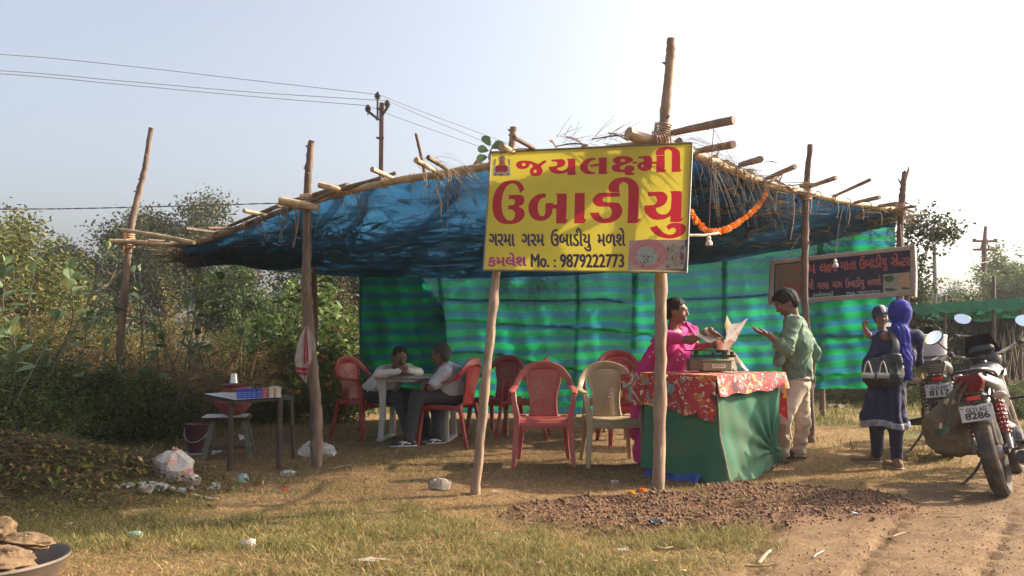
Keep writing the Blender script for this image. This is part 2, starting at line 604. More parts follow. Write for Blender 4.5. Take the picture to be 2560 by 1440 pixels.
SKIN = mat('brown_skin', (0.185, 0.088, 0.050), (0.15, 0.072, 0.041), 0.6, 12, bmp=0.05, bd=.003)
SKINP = mat('light_brown_skin', (0.33, 0.17, 0.105), (0.28, 0.14, 0.085), 0.5, 12, bmp=0.05, bd=.003)
HAIR = mat('black_hair', (0.020, 0.016, 0.014), (0.007, 0.006, 0.005), 0.75, 90, (1, 1, 0.3), 0.9, 0.006, spec=.2)
GREYHAIR = mat('greying_hair', (0.045, 0.042, 0.04), (0.015, 0.013, 0.012), 0.75, 70, bmp=0.5, bd=.004)
EYEW = mat('eye_white', (0.6, 0.56, 0.52), (0.55, 0.5, 0.47), 0.25, 8)
EYED = mat('dark_iris', (0.02, 0.012, 0.008), (0.012, 0.008, 0.006), 0.15, 8)
LIPS = mat('lips', (0.23, 0.075, 0.06), (0.19, 0.06, 0.05), 0.5, 8)

def eyes(c, A, s, root, down=0.0):
    for sx in (-.029, .029):
        q = c + s * (A[0] * sx + A[1] * .0755 + A[2] * .009)
        w = MB().ell(q, .0135 * s, 12, 8)
        o = w.build('eye', EYEW, root, rel=True)
        MB().ell(q + s * (A[1] * .0085 - A[2] * .003 * down), (.0062 * s,) * 3, 10, 6).build('iris', EYED, o, rel=False) if False else None
        g = MB().ell(q + s * (A[1] * .0090 - A[2] * .003 * down), .0062 * s, 10, 6)
        mesh('iris', np.array(g.v) - np.asarray(root.location), g.f, EYED, o)
    b = MB()
    for sg in (-1, 1):
        pts = [c + s * (A[0] * sg * (.012 + .036 * t) + A[1] * (.094 - .018 * t * t) + A[2] * (.031 + .006 * sin(pi * t))) for t in np.linspace(0, 1, 6)]
        b.tube(pts, [.0028 * s, .0036 * s, .0018 * s], 6)
    b.build('eyebrows', HAIR, root, rel=True)
    l = MB(); l.ell(c + s * (A[1] * .0955 - A[2] * .0565), (.021 * s, .0085 * s, .0042 * s), 12, 6, rot=A.T)
    l.ell(c + s * (A[1] * .0935 - A[2] * .0685), (.017 * s, .0085 * s, .0052 * s), 12, 6, rot=A.T)
    l.build('lips', LIPS, root, rel=True)

def frame3(side, front, up):
    up = nrm(up); s = nrm(side - up * np.dot(side, up)); f = nrm(front - up * np.dot(front, up) - s * np.dot(front, s)); return np.array([s, f, up])

def torso(hip, chest, neck, wid, dep, side, front, fat=1.0):
    """pelvis, belly, ribs and shoulders as blended volumes"""
    hip, chest, neck = V(*hip), V(*chest), V(*neck)
    up = nrm(chest - hip); side = nrm(side); front = nrm(front)
    Rm = np.array([side, front, up])
    mid = (hip + chest) / 2; Rm = frame3(side, front, up)
    return [E_(hip, (wid * .80, dep * .95, .11), Rm, .05), E_(mid, (wid * .74 * fat, dep * .95 * fat, .17), Rm, .06),
            E_(chest, (wid * .80, dep * .95, .15), Rm, .06),
            C_(neck - side * wid * .72 - up * .045, neck + side * wid * .72 - up * .045, .052, .052, .05),
            C_(chest, neck, .09, .055, .05)]
# ------------------------------------------------------------------ ground: one sheet, fine near the stall, to the horizon
def axis(pairs):
    out = []
    for a, b, st in pairs:
        out.append(np.arange(a, b - 1e-6, st))
    return np.concatenate(out + [[pairs[-1][1]]])
gx = axis([(-600, -100, 50), (-100, -20, 5), (-20, -7, .35), (-7, 6.5, .035), (6.5, 20, .35), (20, 100, 5), (100, 600, 50)])
gy = axis([(-50, 0, 5), (0, 3, .3), (3, 10.5, .035), (10.5, 16, .12), (16, 40, 1), (40, 120, 8), (120, 900, 60)])
GX, GY = np.meshgrid(gx, gy, indexing='xy')

def sst(a, b, x):
    t = np.clip((x - a) / (b - a), 0, 1)
    return t * t * (3 - 2 * t)

def soil_mask(x, y):
    """dug soil lying in front of the serving table: an irregular tongue"""
    n = (vnoise(x, y, 5, 1.6, 3) - .5) * 1.1
    a = np.exp(-(((x - 1.0) / 1.25) ** 2 + ((y - 5.72) / .72) ** 2) ** 1.3)
    b = np.exp(-(((x - 2.05) / .85) ** 2 + ((y - 6.1 + .25 * (x - 2.05)) / .65) ** 2) ** 1.3)
    return np.clip(sst(.33, .62, np.maximum(a, b) + n * .38), 0, 1)

def track_mask(x, y):
    """bare dirt road on the right"""
    n = (vnoise(x, y, 9, .9, 4) - .5)
    edge = 0.30 + (y - 3.6) * 0.76
    e2 = np.where(y > 6.6, edge + (y - 6.6) * 1.8, edge)
    return sst(-.35, .45, x - e2 + n * 1.7)

def bare_mask(x, y):
    """trodden brown floor under the canopy"""
    n = (vnoise(x, y, 19, .8, 3) - .5)
    a = sst(-.25, .55, (y - (5.95 + .10 * np.clip(x, 0, 3) - .12 * sst(-1, -2.6, x))) + n * 1.3) * sst(13.5, 12.2, y)
    return a * sst(-4.2, -3.2, x + n) * sst(2.9, 1.8, x + n)

def green_mask(x, y):
    n = vnoise(x, y, 31, .75, 4)
    p = np.exp(-(((x - 1.35) / .5) ** 2 + ((y - 5.05) / .35) ** 2)) * .5 + np.exp(-(((x + .6) / 1.1) ** 2 + ((y - 5.0) / .7) ** 2)) * .25
    far = sst(13, 18, y) * .35
    return np.clip(sst(.44, .62, n + p + far) , 0, 1)

def height(x, y):
    s = soil_mask(x, y); t = track_mask(x, y)
    z = (vnoise(x, y, 3, .35, 2) - .5) * .05
    z = z + s * (.02 + .085 * (vnoise(x, y, 55, 4.2, 4, .6) - .35))
    z = z + (1 - t) * (vnoise(x, y, 66, 6, 3) - .5) * .028 + t * (vnoise(x, y, 67, 3, 3) - .5) * .016
    # mound of cut brush on the left
    z = z + .36 * np.exp(-(((x + 3.75) / .85) ** 2 + ((y - 6.35) / .6) ** 2)) + .10 * np.exp(-(((x + 2.95) / .4) ** 2 + ((y - 6.9) / .4) ** 2))
    # wheel ruts
    for (x0, k) in ((1.75, .55), (2.35, .62), (1.20, .40)):
        c = x0 + (y - 4.2) * k + .05 * np.sin(y * 2.1 + x0)
        u = (x - c)
        band = np.exp(-(u / .055) ** 2) * sst(6.3, 5.3, y)
        z = z - band * (.022 + .014 * np.sign(np.sin((y * 34 + np.abs(u) * 60))) * (np.abs(u) < .06)) * t
    return z * sst(60, 25, np.abs(x)) * sst(80, 30, y)

GZ = height(GX, GY)
def ground_z(x, y):
    return float(height(np.array([[float(x)]]), np.array([[float(y)]]))[0, 0])
gv = np.stack([GX.ravel(), GY.ravel(), GZ.ravel()], 1)
ny_, nx_ = GX.shape
ii = (np.arange(ny_ - 1)[:, None] * nx_ + np.arange(nx_ - 1)[None, :]).ravel()
gf = np.stack([ii, ii + 1, ii + nx_ + 1, ii + nx_], 1)
gc = np.stack([track_mask(GX, GY).ravel(), green_mask(GX, GY).ravel(), soil_mask(GX, GY).ravel(), bare_mask(GX, GY).ravel()], 1)

def ground_material():
    m, nt, b = nodemat('earth_and_turf')
    a = nt.nodes.new('ShaderNodeVertexColor'); a.layer_name = 'Col'
    sp = nt.nodes.new('ShaderNodeSeparateColor'); nt.links.new(a.outputs[0], sp.inputs[0])
    vec = coords(nt)
    nf = noise(nt, vec, 38, 6, .75); nm = noise(nt, vec, 6, 5, .65); nb = noise(nt, vec, 1.1, 3, .5)
    straw = ramp(nt, nf, [(.30, (.085, .052, .024)), (.52, (.24, .155, .072)), (.72, (.42, .30, .15))])
    turf = ramp(nt, nf, [(.30, (.045, .045, .016)), (.55, (.115, .11, .038)), (.75, (.24, .19, .08))])
    base = mix(nt, sp.outputs[1], straw, turf)
    dirt = ramp(nt, nm, [(.30, (.12, .074, .040)), (.50, (.19, .122, .068)), (.72, (.235, .158, .088))])
    dirt = mix(nt, ramp(nt, nf, [(.36, (.5,) * 3), (.5, (0,) * 3)]), dirt, (.15, .09, .05))
    base = mix(nt, sp.outputs[0], base, dirt)
    bare = ramp(nt, nf, [(.30, (.075, .042, .023)), (.52, (.19, .115, .060)), (.72, (.38, .26, .14))])
    base = mix(nt, mixfac(nt, a.outputs[1], .8), base, bare)
    soil = ramp(nt, nf, [(.32, (.10, .052, .031)), (.68, (.23, .128, .076))])
    base = mix(nt, sp.outputs[2], base, soil)
    base = mix(nt, 1.0, base, ramp(nt, nb, [(.3, (.82,) * 3), (.7, (1.1,) * 3)]), 'MULTIPLY')
    nt.links.new(base, b.inputs['Base Color'])
    b.inputs['Roughness'].default_value = .95; b.inputs['Specular IOR Level'].default_value = .15
    bump(nt, nf, .55, .03, b)
    return m
def mixfac(nt, s, k):
    mm = nt.nodes.new('ShaderNodeMath'); mm.operation = 'MULTIPLY'; mm.inputs[1].default_value = k
    nt.links.new(s, mm.inputs[0]); return mm.outputs[0]
GROUND = mesh('ground', gv, gf, ground_material(), colors=gc, ang=0)
tag(GROUND, 'bare dirt, straw and patchy dry turf around the stall', kind='structure')

# ------------------------------------------------------------------ blades and straw
rs = np.random.RandomState(11)
def blades(name, x, y, hgt, wid, lean, colr, m, label, zoff=0.0, flat=False, nseg=2):
    n = len(x)
    z = height(x[None, :], y[None, :])[0] + zoff
    an = rs.rand(n) * 2 * pi
    dx, dy = np.cos(an), np.sin(an)
    la = rs.rand(n) * 2 * pi if True else an
    lx, ly = np.cos(la) * lean * hgt, np.sin(la) * lean * hgt
    b0 = np.stack([x - dx * wid / 2, y - dy * wid / 2, z - .005], 1); b1 = np.stack([x + dx * wid / 2, y + dy * wid / 2, z - .005], 1)
    up = hgt * (0.12 if flat else 1.0)
    m0 = np.stack([x - dx * wid * .4 + lx * .4, y - dy * wid * .4 + ly * .4, z + up * .6 + (.006 if flat else 0)], 1)
    m1 = np.stack([x + dx * wid * .4 + lx * .4, y + dy * wid * .4 + ly * .4, z + up * .6 + (.006 if flat else 0)], 1)
    t = np.stack([x + lx, y + ly, z + up * (rs.rand(n) * .5 + .6)], 1)
    v = np.stack([b0, b1, m0, m1, t], 1).reshape(-1, 3)
    i = np.arange(n)[:, None] * 5
    f = np.concatenate([i + [0, 1, 3], i + [0, 3, 2], i + [2, 3, 4]])
    c = np.repeat(np.concatenate([colr, np.ones((n, 1))], 1), 5, 0)
    o = mesh(name, v, f, m, colors=c, smooth=False, ang=0)
    return tag(o, label, kind='stuff')
def pal(n, cols, w, jit=.18):
    cols = np.array(cols); k = rs.choice(len(cols), n, p=np.array(w) / sum(w))
    return np.clip(cols[k] * (1 + rs.randn(n, 1) * jit), 0.005, .9)
GRASSM = leafmat('grass_blade', .35, .7)
def scatter(n, x0, x1, d0, d1, keep):
    d = 1 / (1 / d1 + rs.rand(n) * (1 / d0 - 1 / d1)) if False else d0 * (d1 / d0) ** rs.rand(n)
    x = rs.uniform(-1, 1, n)
    px = x0 + (x1 - x0) * rs.rand(n)
    X = (px - 1280) / FOC * d
    p = keep(X, d)
    k = rs.rand(n) < p
    return X[k], d[k]
# living turf in front
def kt(x, y):
    return (1 - track_mask(x, y)) * (1 - soil_mask(x, y) * .93) * (1 - bare_mask(x, y) * .8) * (.08 + .92 * green_mask(x, y)) * sst(.25, .6, vnoise(x, y, 77, 3.5, 3))
X, Y = scatter(400000, -150, 2700, 3.6, 9.0, kt)
blades('grass', X, Y, rs.uniform(.015, .06, len(X)), rs.uniform(.002, .004, len(X)), 1.05,
       pal(len(X), [(.10, .115, .028), (.17, .165, .044), (.30, .24, .085), (.47, .36, .165)], [4, 4, 4, 3]), GRASSM, 'short mixed green and yellowed grass in the foreground')
# dry straw litter
def ks(x, y):
    return (1 - bare_mask(x, y) * .3) * (1 - track_mask(x, y) * .86) * (1 - soil_mask(x, y) * .8) * (.4 + .6 * vnoise(x, y, 78, 2.5, 2))
X, Y = scatter(242000, -150, 2700, 3.6, 14, ks)
blades('dry_grass', X, Y, rs.uniform(.04, .13, len(X)), rs.uniform(.002, .0045, len(X)), 1.0,
       pal(len(X), [(.42, .27, .12), (.30, .17, .07), (.52, .39, .20), (.15, .085, .04)], [4, 4, 2, 3]), GRASSM, 'dead straw and leaf litter lying flat on the ground', flat=True)
# taller tufts further off
def kf(x, y):
    right = sst(2.6, 4.0, x) * sst(7.6, 9.5, y) * sst(.45, .65, vnoise(x, y, 44, 1.2, 3))
    back = sst(12.6, 13.4, y)
    left = sst(-2.2, -3.4, x) * sst(7.0, 8.2, y)
    return np.clip(right + back + left, 0, 1) * (1 - bare_mask(x, y) * .8) * (.3 + .7 * green_mask(x, y))
X, Y = scatter(120000, -300, 2900, 6.8, 34, kf)
blades('tall_grass', X, Y, rs.uniform(.03, .10, len(X)) * (.5 + Y / 12), rs.uniform(.004, .009, len(X)) * (1 + Y / 15), .5,
       pal(len(X), [(.12, .13, .035), (.19, .18, .05), (.30, .25, .10), (.40, .33, .18)], [4, 4, 3, 1]), GRASSM, 'longer rough grass around and behind the stall')
# clods on the dug soil
cx = rs.uniform(-.6, 3.6, 42000); cy = rs.uniform(4.9, 7.2, 42000)
k = rs.rand(42000) < soil_mask(cx, cy) ** 1.5; cx, cy = cx[k], cy[k]
cr = np.clip(rs.lognormal(-5.5, .62, len(cx)), .002, .018)
ico = np.array([(0, 0, 1), (.9, 0, .3), (.3, .85, .35), (-.75, .5, .3), (-.7, -.55, .35), (.3, -.85, .3), (0, 0, -.6)])
icf = np.array([(0, 1, 2), (0, 2, 3), (0, 3, 4), (0, 4, 5), (0, 5, 1), (6, 2, 1), (6, 3, 2), (6, 4, 3), (6, 5, 4), (6, 1, 5)])
jit = ico[None] * (1 + rs.uniform(-.5, .5, (len(cx), 7, 1)))
an = rs.rand(len(cx)) * 6.28
rot = jit.copy(); rot[:, :, 0] = jit[:, :, 0] * np.cos(an)[:, None] - jit[:, :, 1] * np.sin(an)[:, None]
rot[:, :, 1] = jit[:, :, 0] * np.sin(an)[:, None] + jit[:, :, 1] * np.cos(an)[:, None]
cz = height(cx[None], cy[None])[0]
cv = rot * cr[:, None, None] + np.stack([cx, cy, cz + cr * .3], 1)[:, None]
cf = (np.arange(len(cx))[:, None, None] * 7 + icf[None]).reshape(-1, 3)
SOILM = mat('turned_soil', (.175, .092, .052), (.09, .047, .028), .95, 30, bmp=.6, bd=.01)
tag(mesh('soil_clods', cv.reshape(-1, 3), cf, SOILM, smooth=False, ang=0), 'loose brown clods of freshly dug soil', kind='stuff')
# little stones and crumbs on the road
cx = rs.uniform(-2, 5.5, 5000); cy = rs.uniform(3.7, 8, 5000); cr = rs.uniform(.002, .009, 5000)
cz = height(cx[None], cy[None])[0]
jit = ico[None] * (1 + rs.uniform(-.3, .3, (5000, 7, 1)))
cv = jit * cr[:, None, None] + np.stack([cx, cy, cz + cr * .3], 1)[:, None]
cf = (np.arange(5000)[:, None, None] * 7 + icf[None]).reshape(-1, 3)
tag(mesh('pebbles', cv.reshape(-1, 3), cf, mat('pebble', (.30, .21, .14), (.15, .10, .065), .9, 20), smooth=False, ang=0), 'small stones and crumbs scattered over the dirt', kind='stuff')

# ------------------------------------------------------------------ plants
LEAFG = leafmat('leaf_blade', .42, .5)
LEAFD = leafmat('dry_leaf_blade', .35, .8)

def leafcloud(cent, size, cols, wts, seed=0, asp=.5, droop=.3, jit=.2):
    """one small folded leaf (two triangles) per centre -> verts, faces, colours"""
    rg = np.random.RandomState(seed)
    n = len(cent); cent = np.asarray(cent)
    d = rg.randn(n, 3); d[:, 2] = d[:, 2] * .6 - droop
    d /= np.linalg.norm(d, axis=1)[:, None] + 1e-9
    q = rg.randn(n, 3); s = np.cross(d, q); s /= np.linalg.norm(s, axis=1)[:, None] + 1e-9
    nn = np.cross(d, s)
    L = (size * rg.uniform(.6, 1.25, n))[:, None]
    v = np.stack([cent, cent + d * L * .5 + s * L * asp * .5 + nn * L * .1, cent + d * L, cent + d * L * .5 - s * L * asp * .5 + nn * L * .1], 1).reshape(-1, 3)
    i = np.arange(n)[:, None] * 4
    f = np.concatenate([i + [0, 1, 2], i + [0, 2, 3]])
    cols = np.array(cols); kk = rg.choice(len(cols), n, p=np.array(wts) / sum(wts))
    c = np.clip(cols[kk] * (1 + rg.randn(n, 1) * jit), .004, .9)
    return v, f, np.repeat(np.concatenate([c, np.ones((n, 1))], 1), 4, 0)

def branching(seed, h, r0, nmain, levels=3, up=.5, spread=1.0, crook=.25, start=.25, kids=3, shrink=.62, lean=(0, 0)):
    """skeleton: list of (points, radii, level), tips"""
    rg = np.random.RandomState(seed); segs, tips = [], []
    def grow(p, d, L, r, lv):
        pts = [p]; m = 5 if lv == 0 else 4
        q = p; dd = d
        for i in range(m):
            dd = nrm(dd + rg.randn(3) * crook * (.5 if lv == 0 else 1) + V(0, 0, up * .18))
            q = q + dd * L / m; pts.append(q)
        segs.append((pts, list(np.linspace(r, r * .45, len(pts))), lv))
        if lv >= levels: tips.append(pts[-1]); tips.append(pts[-2]); return
        k = nmain if lv == 0 else kids
        for j in range(k):
            t = start + (1 - start) * (j + rg.rand()) / k if lv == 0 else .35 + .65 * (j + rg.rand()) / k
            f = min(t, .999) * (len(pts) - 1); a = int(f); b = pts[a] + (pts[a + 1] - pts[a]) * (f - a)
            ax_ = rg.randn(3); ax_[2] *= .4
            nd = nrm(dd * (.75 - .25 * spread) + nrm(ax_) * spread * .8 + V(0, 0, up * .4))
            grow(b, nd, L * shrink * rg.uniform(.7, 1.15), r * .5 * rg.uniform(.8, 1.1), lv + 1)
        if lv > 0: tips.append(pts[-1])
    grow(V(0, 0, 0), nrm(V(lean[0], lean[1], 1)), h * .55, r0, 0)
    return segs, tips

def make_tree(name, label, cat, seed, h, r0, leaf, nleaf, cols, wts, sig, group=None, kindm=None, asp=.5, bark=BARK, **kw):
    root = thing(name, label, cat, (0, 0, 0), 0, group)
    segs, tips = branching(seed, h, r0, **kw)
    t = MB()
    for pts, rad, lv in segs:
        if lv <= 2: t.tube(pts, rad, 7 if lv == 0 else (5 if lv == 1 else 3), cap=False)
    t.build('trunk', bark, root)
    rg = np.random.RandomState(seed + 1)
    tips = np.array(tips); w = rg.rand(len(tips)) ** 1.4 + .08; w /= w.sum()   # uneven clumps, open gaps
    k = rg.choice(len(tips), nleaf, p=w)
    c = tips[k] + rg.randn(nleaf, 3) * sig * V(1, 1, .7)
    v, f, cc = leafcloud(c, leaf, cols, wts, seed, asp)
    mesh('crown', v, f, LEAFG if kindm is None else kindm, root, smooth=False, colors=cc, ang=0)
    root['_h'] = h
    return root

def make_shrub(name, label, cat, seed, h, w, nst, leaf, nleaf, cols, wts, group=None, asp=.5, twigm=TWIG, low=.1, tw=.008, ntw=0, m=None, sig=.06, extra=None):
    """many stems from one foot, leaves along the side twigs"""
    root = thing(name, label, cat, (0, 0, 0), 0, group)
    rg = np.random.RandomState(seed); t = MB(); cen = []
    for i in range(nst):
        an = rg.rand() * 6.28; rr = rg.rand() ** .6
        base = V(cos(an) * rr * w * .25, sin(an) * rr * w * .25, -.03)
        top = V(cos(an) * rr * w * .55 + rg.randn() * .1, sin(an) * rr * w * .55 + rg.randn() * .1, h * rg.uniform(.55, 1.05) * (1 - .35 * rr))
        midp = (base + top) / 2 + rg.randn(3) * .08 * h * .6
        pts = spline([base, midp, top], 4)
        t.tube(pts, [tw, tw * .4], 4, cap=False)
        for j in range(max(2, int(5 + ntw))):
            q = pts[rg.randint(2, len(pts))]; dd = nrm(rg.randn(3) * V(1, 1, .5) + V(0, 0, .35)) * h * rg.uniform(.08, .24)
            p2 = [q, q + dd * .5 + rg.randn(3) * .02, q + dd]
            t.tube(p2, [tw * .45, tw * .15], 3, cap=False)
            for s_ in np.linspace(.1, 1, 6): cen.append(q + dd * s_)
        for s_ in np.linspace(low, 1, 10): cen.append(pts[min(len(pts) - 1, int(s_ * (len(pts) - 1)))])
    t.build('stems', twigm, root)
    cen = np.array(cen); c = cen[rg.randint(0, len(cen), nleaf)] + rg.randn(nleaf, 3) * sig
    c[:, 2] = np.maximum(c[:, 2], .02)
    v, f, cc = leafcloud(c, leaf, cols, wts, seed, asp)
    mesh('foliage', v, f, m or LEAFG, root, smooth=False, colors=cc, ang=0)
    if extra: extra(root, cen, rg)
    return root

GREENS = [(.030, .058, .013), (.060, .10, .02), (.10, .145, .03), (.16, .18, .04)]
OLIVES = [(.055, .072, .016), (.11, .12, .026), (.175, .17, .04), (.22, .15, .045)]
DRIES = [(.11, .058, .024), (.18, .105, .038), (.25, .16, .055), (.10, .105, .026), (.30, .21, .08)]
def gpos(px, d):
    x = (px - 1280) / FOC * d
    return V(x, d, ground_z(x, d))

# trees beyond the stall ------------------------------------------------------
TG = [(.026, .036, .014), (.05, .06, .02), (.085, .09, .03), (.17, .125, .05)]
def put(root, px, d, rz=0, sc_=1.0):
    p = gpos(px, d); root.location = [float(q) for q in p]; root.rotation_euler = (0, 0, rz); root.scale = (sc_,) * 3
    return root
GT = 'trees standing behind the scrub'
t1 = put(make_tree('tree', 'round bushy tree rising above the scrub behind the left bamboo pole', 'tree', 21, 7.6, .16, .16, 42000, TG, [5, 4, 2, 1.5], .40, GT, nmain=13, levels=3, spread=.95, up=.42), 425, 34)
t2 = put(make_tree('tree', 'dark low tree with drooping twigs, left of the round bushy tree', 'tree', 33, 6.6, .13, .15, 30000, TG, [7, 4, 1, .3], .36, GT, nmain=12, levels=3, spread=1.05, up=.3, start=.15), 245, 31, .4)
t3 = put(make_tree('tree', 'feathery olive tree at the far left edge of the picture', 'tree', 45, 4.4, .09, .13, 17000, OLIVES, [5, 4, 2, 1], .28, GT, nmain=12, levels=3, spread=1.0, up=.4, start=.1), 60, 21, .4)
t4 = put(make_tree('tree', 'dark evergreen clump seen low under the canopy edge', 'tree', 57, 4.8, .12, .13, 16000, GREENS, [6, 3, 1, 1], .28, GT, nmain=10, levels=3, spread=1.05, up=.25, start=.08), 680, 27, 1.0)
place_copy(t4, gpos(560, 36), 2.2, 'shorter dark tree beyond the round bushy tree', GT, 1.05)
place_copy(t2, gpos(820, 30), 4.0, 'low dark tree seen through the gap left of the green net', GT, .9)
t5 = put(make_tree('tree', 'big leaved tree just behind the right end of the green net', 'tree', 63, 5.1, .10, .13, 16000, TG, [6, 4, 1.5, .6], .24, 'trees on the right', nmain=10, levels=3, spread=.95, up=.45, start=.12, asp=.62), 2262, 17.5, .3, .68)
place_copy(t5, gpos(2150, 19), 2.0, 'twin of the big leaved tree, peeping over the canopy rail', 'trees on the right', .80)
place_copy(t2, gpos(2372, 34), 1.2, 'hazy loose tree between the two power poles', 'trees on the right', .58)
place_copy(t1, gpos(2320, 40), 2.2, 'hazy small tree beyond the nearer power pole', 'trees on the right', .5)
t6 = put(make_tree('tree', 'large hazy tree at the right edge behind the far power pole', 'tree', 81, 10.5, .25, .32, 22000, GREENS, [3, 4, 4, 3], .62, 'trees on the right', nmain=13, levels=3, spread=1.0, up=.35, start=.1), 2570, 44, 0, .60)
place_copy(t6, gpos(2480, 50), 2.6, 'paler tree left of the large hazy tree', 'trees on the right', .50)
place_copy(t6, gpos(2640, 36), 4.4, 'lower green tree over the net shelter roof', 'trees on the right', .5)
place_copy(t6, gpos(2440, 42), 5.4, 'low rounded tree above the net shelter', 'trees on the right', .4)
FAR = put(make_tree('tree', 'far hazy tree low on the horizon beyond the canopy', 'tree', 91, 7, .2, .35, 6000, GREENS, [4, 4, 2, 1], .6, 'far trees on the horizon', nmain=10, levels=2, spread=1.1, up=.3, start=.08), 1000, 120)
# (the horizon in the gaps)
for i, (px, d, s) in enumerate(((-60, 90, 1.1), (130, 110, .9), (300, 130, 1.2), (620, 100, .9), (760, 120, 1.1), (2300, 95, 1), (2420, 120, 1.2), (2600, 100, 1.0))):
    place_copy(FAR, gpos(px, d), i * 1.3, ['far tree at the left frame edge', 'far tree between the olive tree and the dark low tree', 'far tree behind the dark low tree', 'far tree under the canopy edge, beyond the scrub', 'far tree above the marigold bush',
               'far tree right of the stall', 'far tree behind the far power pole', 'far tree at the right frame edge'][i], 'far trees on the horizon', s)

# scrub ----------------------------------------------------------------------
GS = 'dry scrub bushes along the left'
A1 = make_shrub('shrub', 'brown dried shrub', 'shrub', 101, 1.75, 1.7, 26, .038, 14000, DRIES, [4, 4, 3, 3, 1], GS, ntw=6, asp=.45, sig=.05)
A2 = make_shrub('shrub', 'olive shrub', 'shrub', 102, 1.9, 1.6, 22, .048, 14000, OLIVES + DRIES[:2], [3, 4, 3, 1, 2, 1], GS, ntw=5, asp=.55, sig=.06)
A3 = make_shrub('shrub', 'green shrub', 'shrub', 103, 1.6, 1.7, 20, .05, 14000, GREENS, [4, 4, 3, 1], GS, ntw=5, asp=.5, sig=.07)
A4 = make_shrub('shrub', 'low shrub', 'shrub', 104, .85, 1.5, 30, .04, 11000, GREENS[:2] + OLIVES[:3], [4, 3, 4, 3, 1], GS, ntw=4, asp=.5, sig=.06)
A5 = make_shrub('shrub', 'bare shrub', 'shrub', 105, 1.7, 1.5, 30, .035, 2600, DRIES, [3, 3, 3, 1, 2], GS, ntw=9, asp=.4, sig=.03, twigm=mat('pale_twig', (.30, .20, .12), (.16, .10, .06), .9, 9))
spots = [
 # src, px, depth, scale, label
 (A2, 40, 11.0, 1.05, 'olive green shrub at the far left, its top against the sky'),
 (A1, 190, 11.6, 1.0, 'brown shrub right behind the left calotropis'),
 (A3, -40, 9.8, .95, 'dark green shrub at the left frame edge'),
 (A2, 300, 12.2, .93, 'olive shrub behind the thin leaning pole'),
 (A5, 400, 11.6, 1.05, 'leafless pale twigged shrub beside the leaning pole'),
 (A1, 520, 12.3, .92, 'rusty brown shrub in the middle of the scrub'),
 (A5, 620, 12.0, .9, 'thin dry shrub behind the water table'),
 (A1, 700, 12.8, .85, 'reddish dry shrub left of the forward canopy post'),
 (A3, 600, 15.0, 1.05, 'bright green shrub behind the dry ones'),
 (A3, 740, 14.6, 1.1, 'green shrub behind the canopy post'),
 (A2, 830, 14.0, 1.1, 'olive shrub left of the net wall'),
 (A1, 90, 13.5, 1.1, 'tall brown shrub far back on the left'),
 (A2, 440, 14.5, 1.05, 'olive shrub under the round bushy tree'),
 (A3, 200, 15.0, 1.1, 'green shrub below the dark low tree'),
 (A1, -110, 12.5, 1.1, 'brown shrub half outside the left frame edge'),
 (A2, 930, 14.4, 1.0, 'shrub showing darkly through the left end of the net'),
 (A3, 1040, 15.2, 1.0, 'shrub behind the shade-toned net panel'),
 (A1, 340, 10.9, .72, 'short brown shrub at the foot of the leaning pole'),
 (A5, 250, 10.4, .8, 'thin bare shrub left of the leaning pole'),
 (A1, 560, 11.2, .62, 'short golden brown shrub behind the bucket'),
 (A5, 480, 10.7, .72, 'short bare twiggy shrub left of the bucket'),
]
seen = set()
spots = [(a, px, d, s * (.86 if 150 < px < 780 and d < 14 else .95), l) for a, px, d, s, l in spots]
for i, (src, px, d, s, lab) in enumerate(spots):
    if src.name not in seen:
        seen.add(src.name); put(src, px, d, i * 1.1, s); src['label'] = lab
    else:
        place_copy(src, gpos(px, d), i * 1.1, lab, GS, s)
GL = 'low green undergrowth clumps'
A4['group'] = GL
for i, (px, d, s, lab) in enumerate([
    (30, 8.6, 1.2, 'dark undergrowth clump at the far left, above the brush pile'), (150, 8.9, 1.15, 'dark green undergrowth clump behind the brush pile'),
    (260, 9.3, 1.05, 'green undergrowth clump left of the leaning pole foot'), (350, 9.6, .9, 'green clump around the foot of the leaning pole'),
    (-70, 8.0, 1.2, 'undergrowth clump half outside the left edge'), (400, 10.2, .85, 'clump between the leaning pole and the bucket'),
    (700, 11.9, .6, 'low clump behind the cups on the water table'), (640, 12.2, .7, 'low clump behind the clay pot'),
    (830, 12.6, .6, 'low weeds at the foot of the marigold bush'), (110, 7.7, .8, 'low weeds over the brush pile')]):
    if i == 0: put(A4, px, d, .3, s); A4['label'] = lab
    else: place_copy(A4, gpos(px, d), i * 1.7, lab, GL, s)
# behind and right of the net
for i, (src, px, d, s, lab) in enumerate([(A1, 2150, 22, .9, 'brown shrub beyond the right end of the net'), (A2, 2290, 15.2, .62, 'small shrub behind the woman in navy'),
    (A4, 2210, 14.8, .8, 'low weeds under the right end of the net'), (A1, 1700, 19, .8, 'brown shrub behind the middle of the net'), (A2, 1300, 19, .8, 'olive shrub behind the net'), (A4, 2100, 15.5, .7, 'low weeds under the hem of the net'),
    (A2, 2680, 15, 1.0, 'shrub just outside the right edge'), (A4, 2540, 12.5, .62, 'green weeds at the right edge behind the near motorcycle'), (A4, 2470, 14.5, .6, 'green weeds between the motorcycle mirrors'), (A4, 2600, 14.8, .8, 'weeds at the right frame edge'), (A4, 2400, 15.8, .6, 'weeds behind the white drum')]):
    place_copy(src, gpos(px, d), i * 2.1, lab, 'shrubs beyond the net', s)
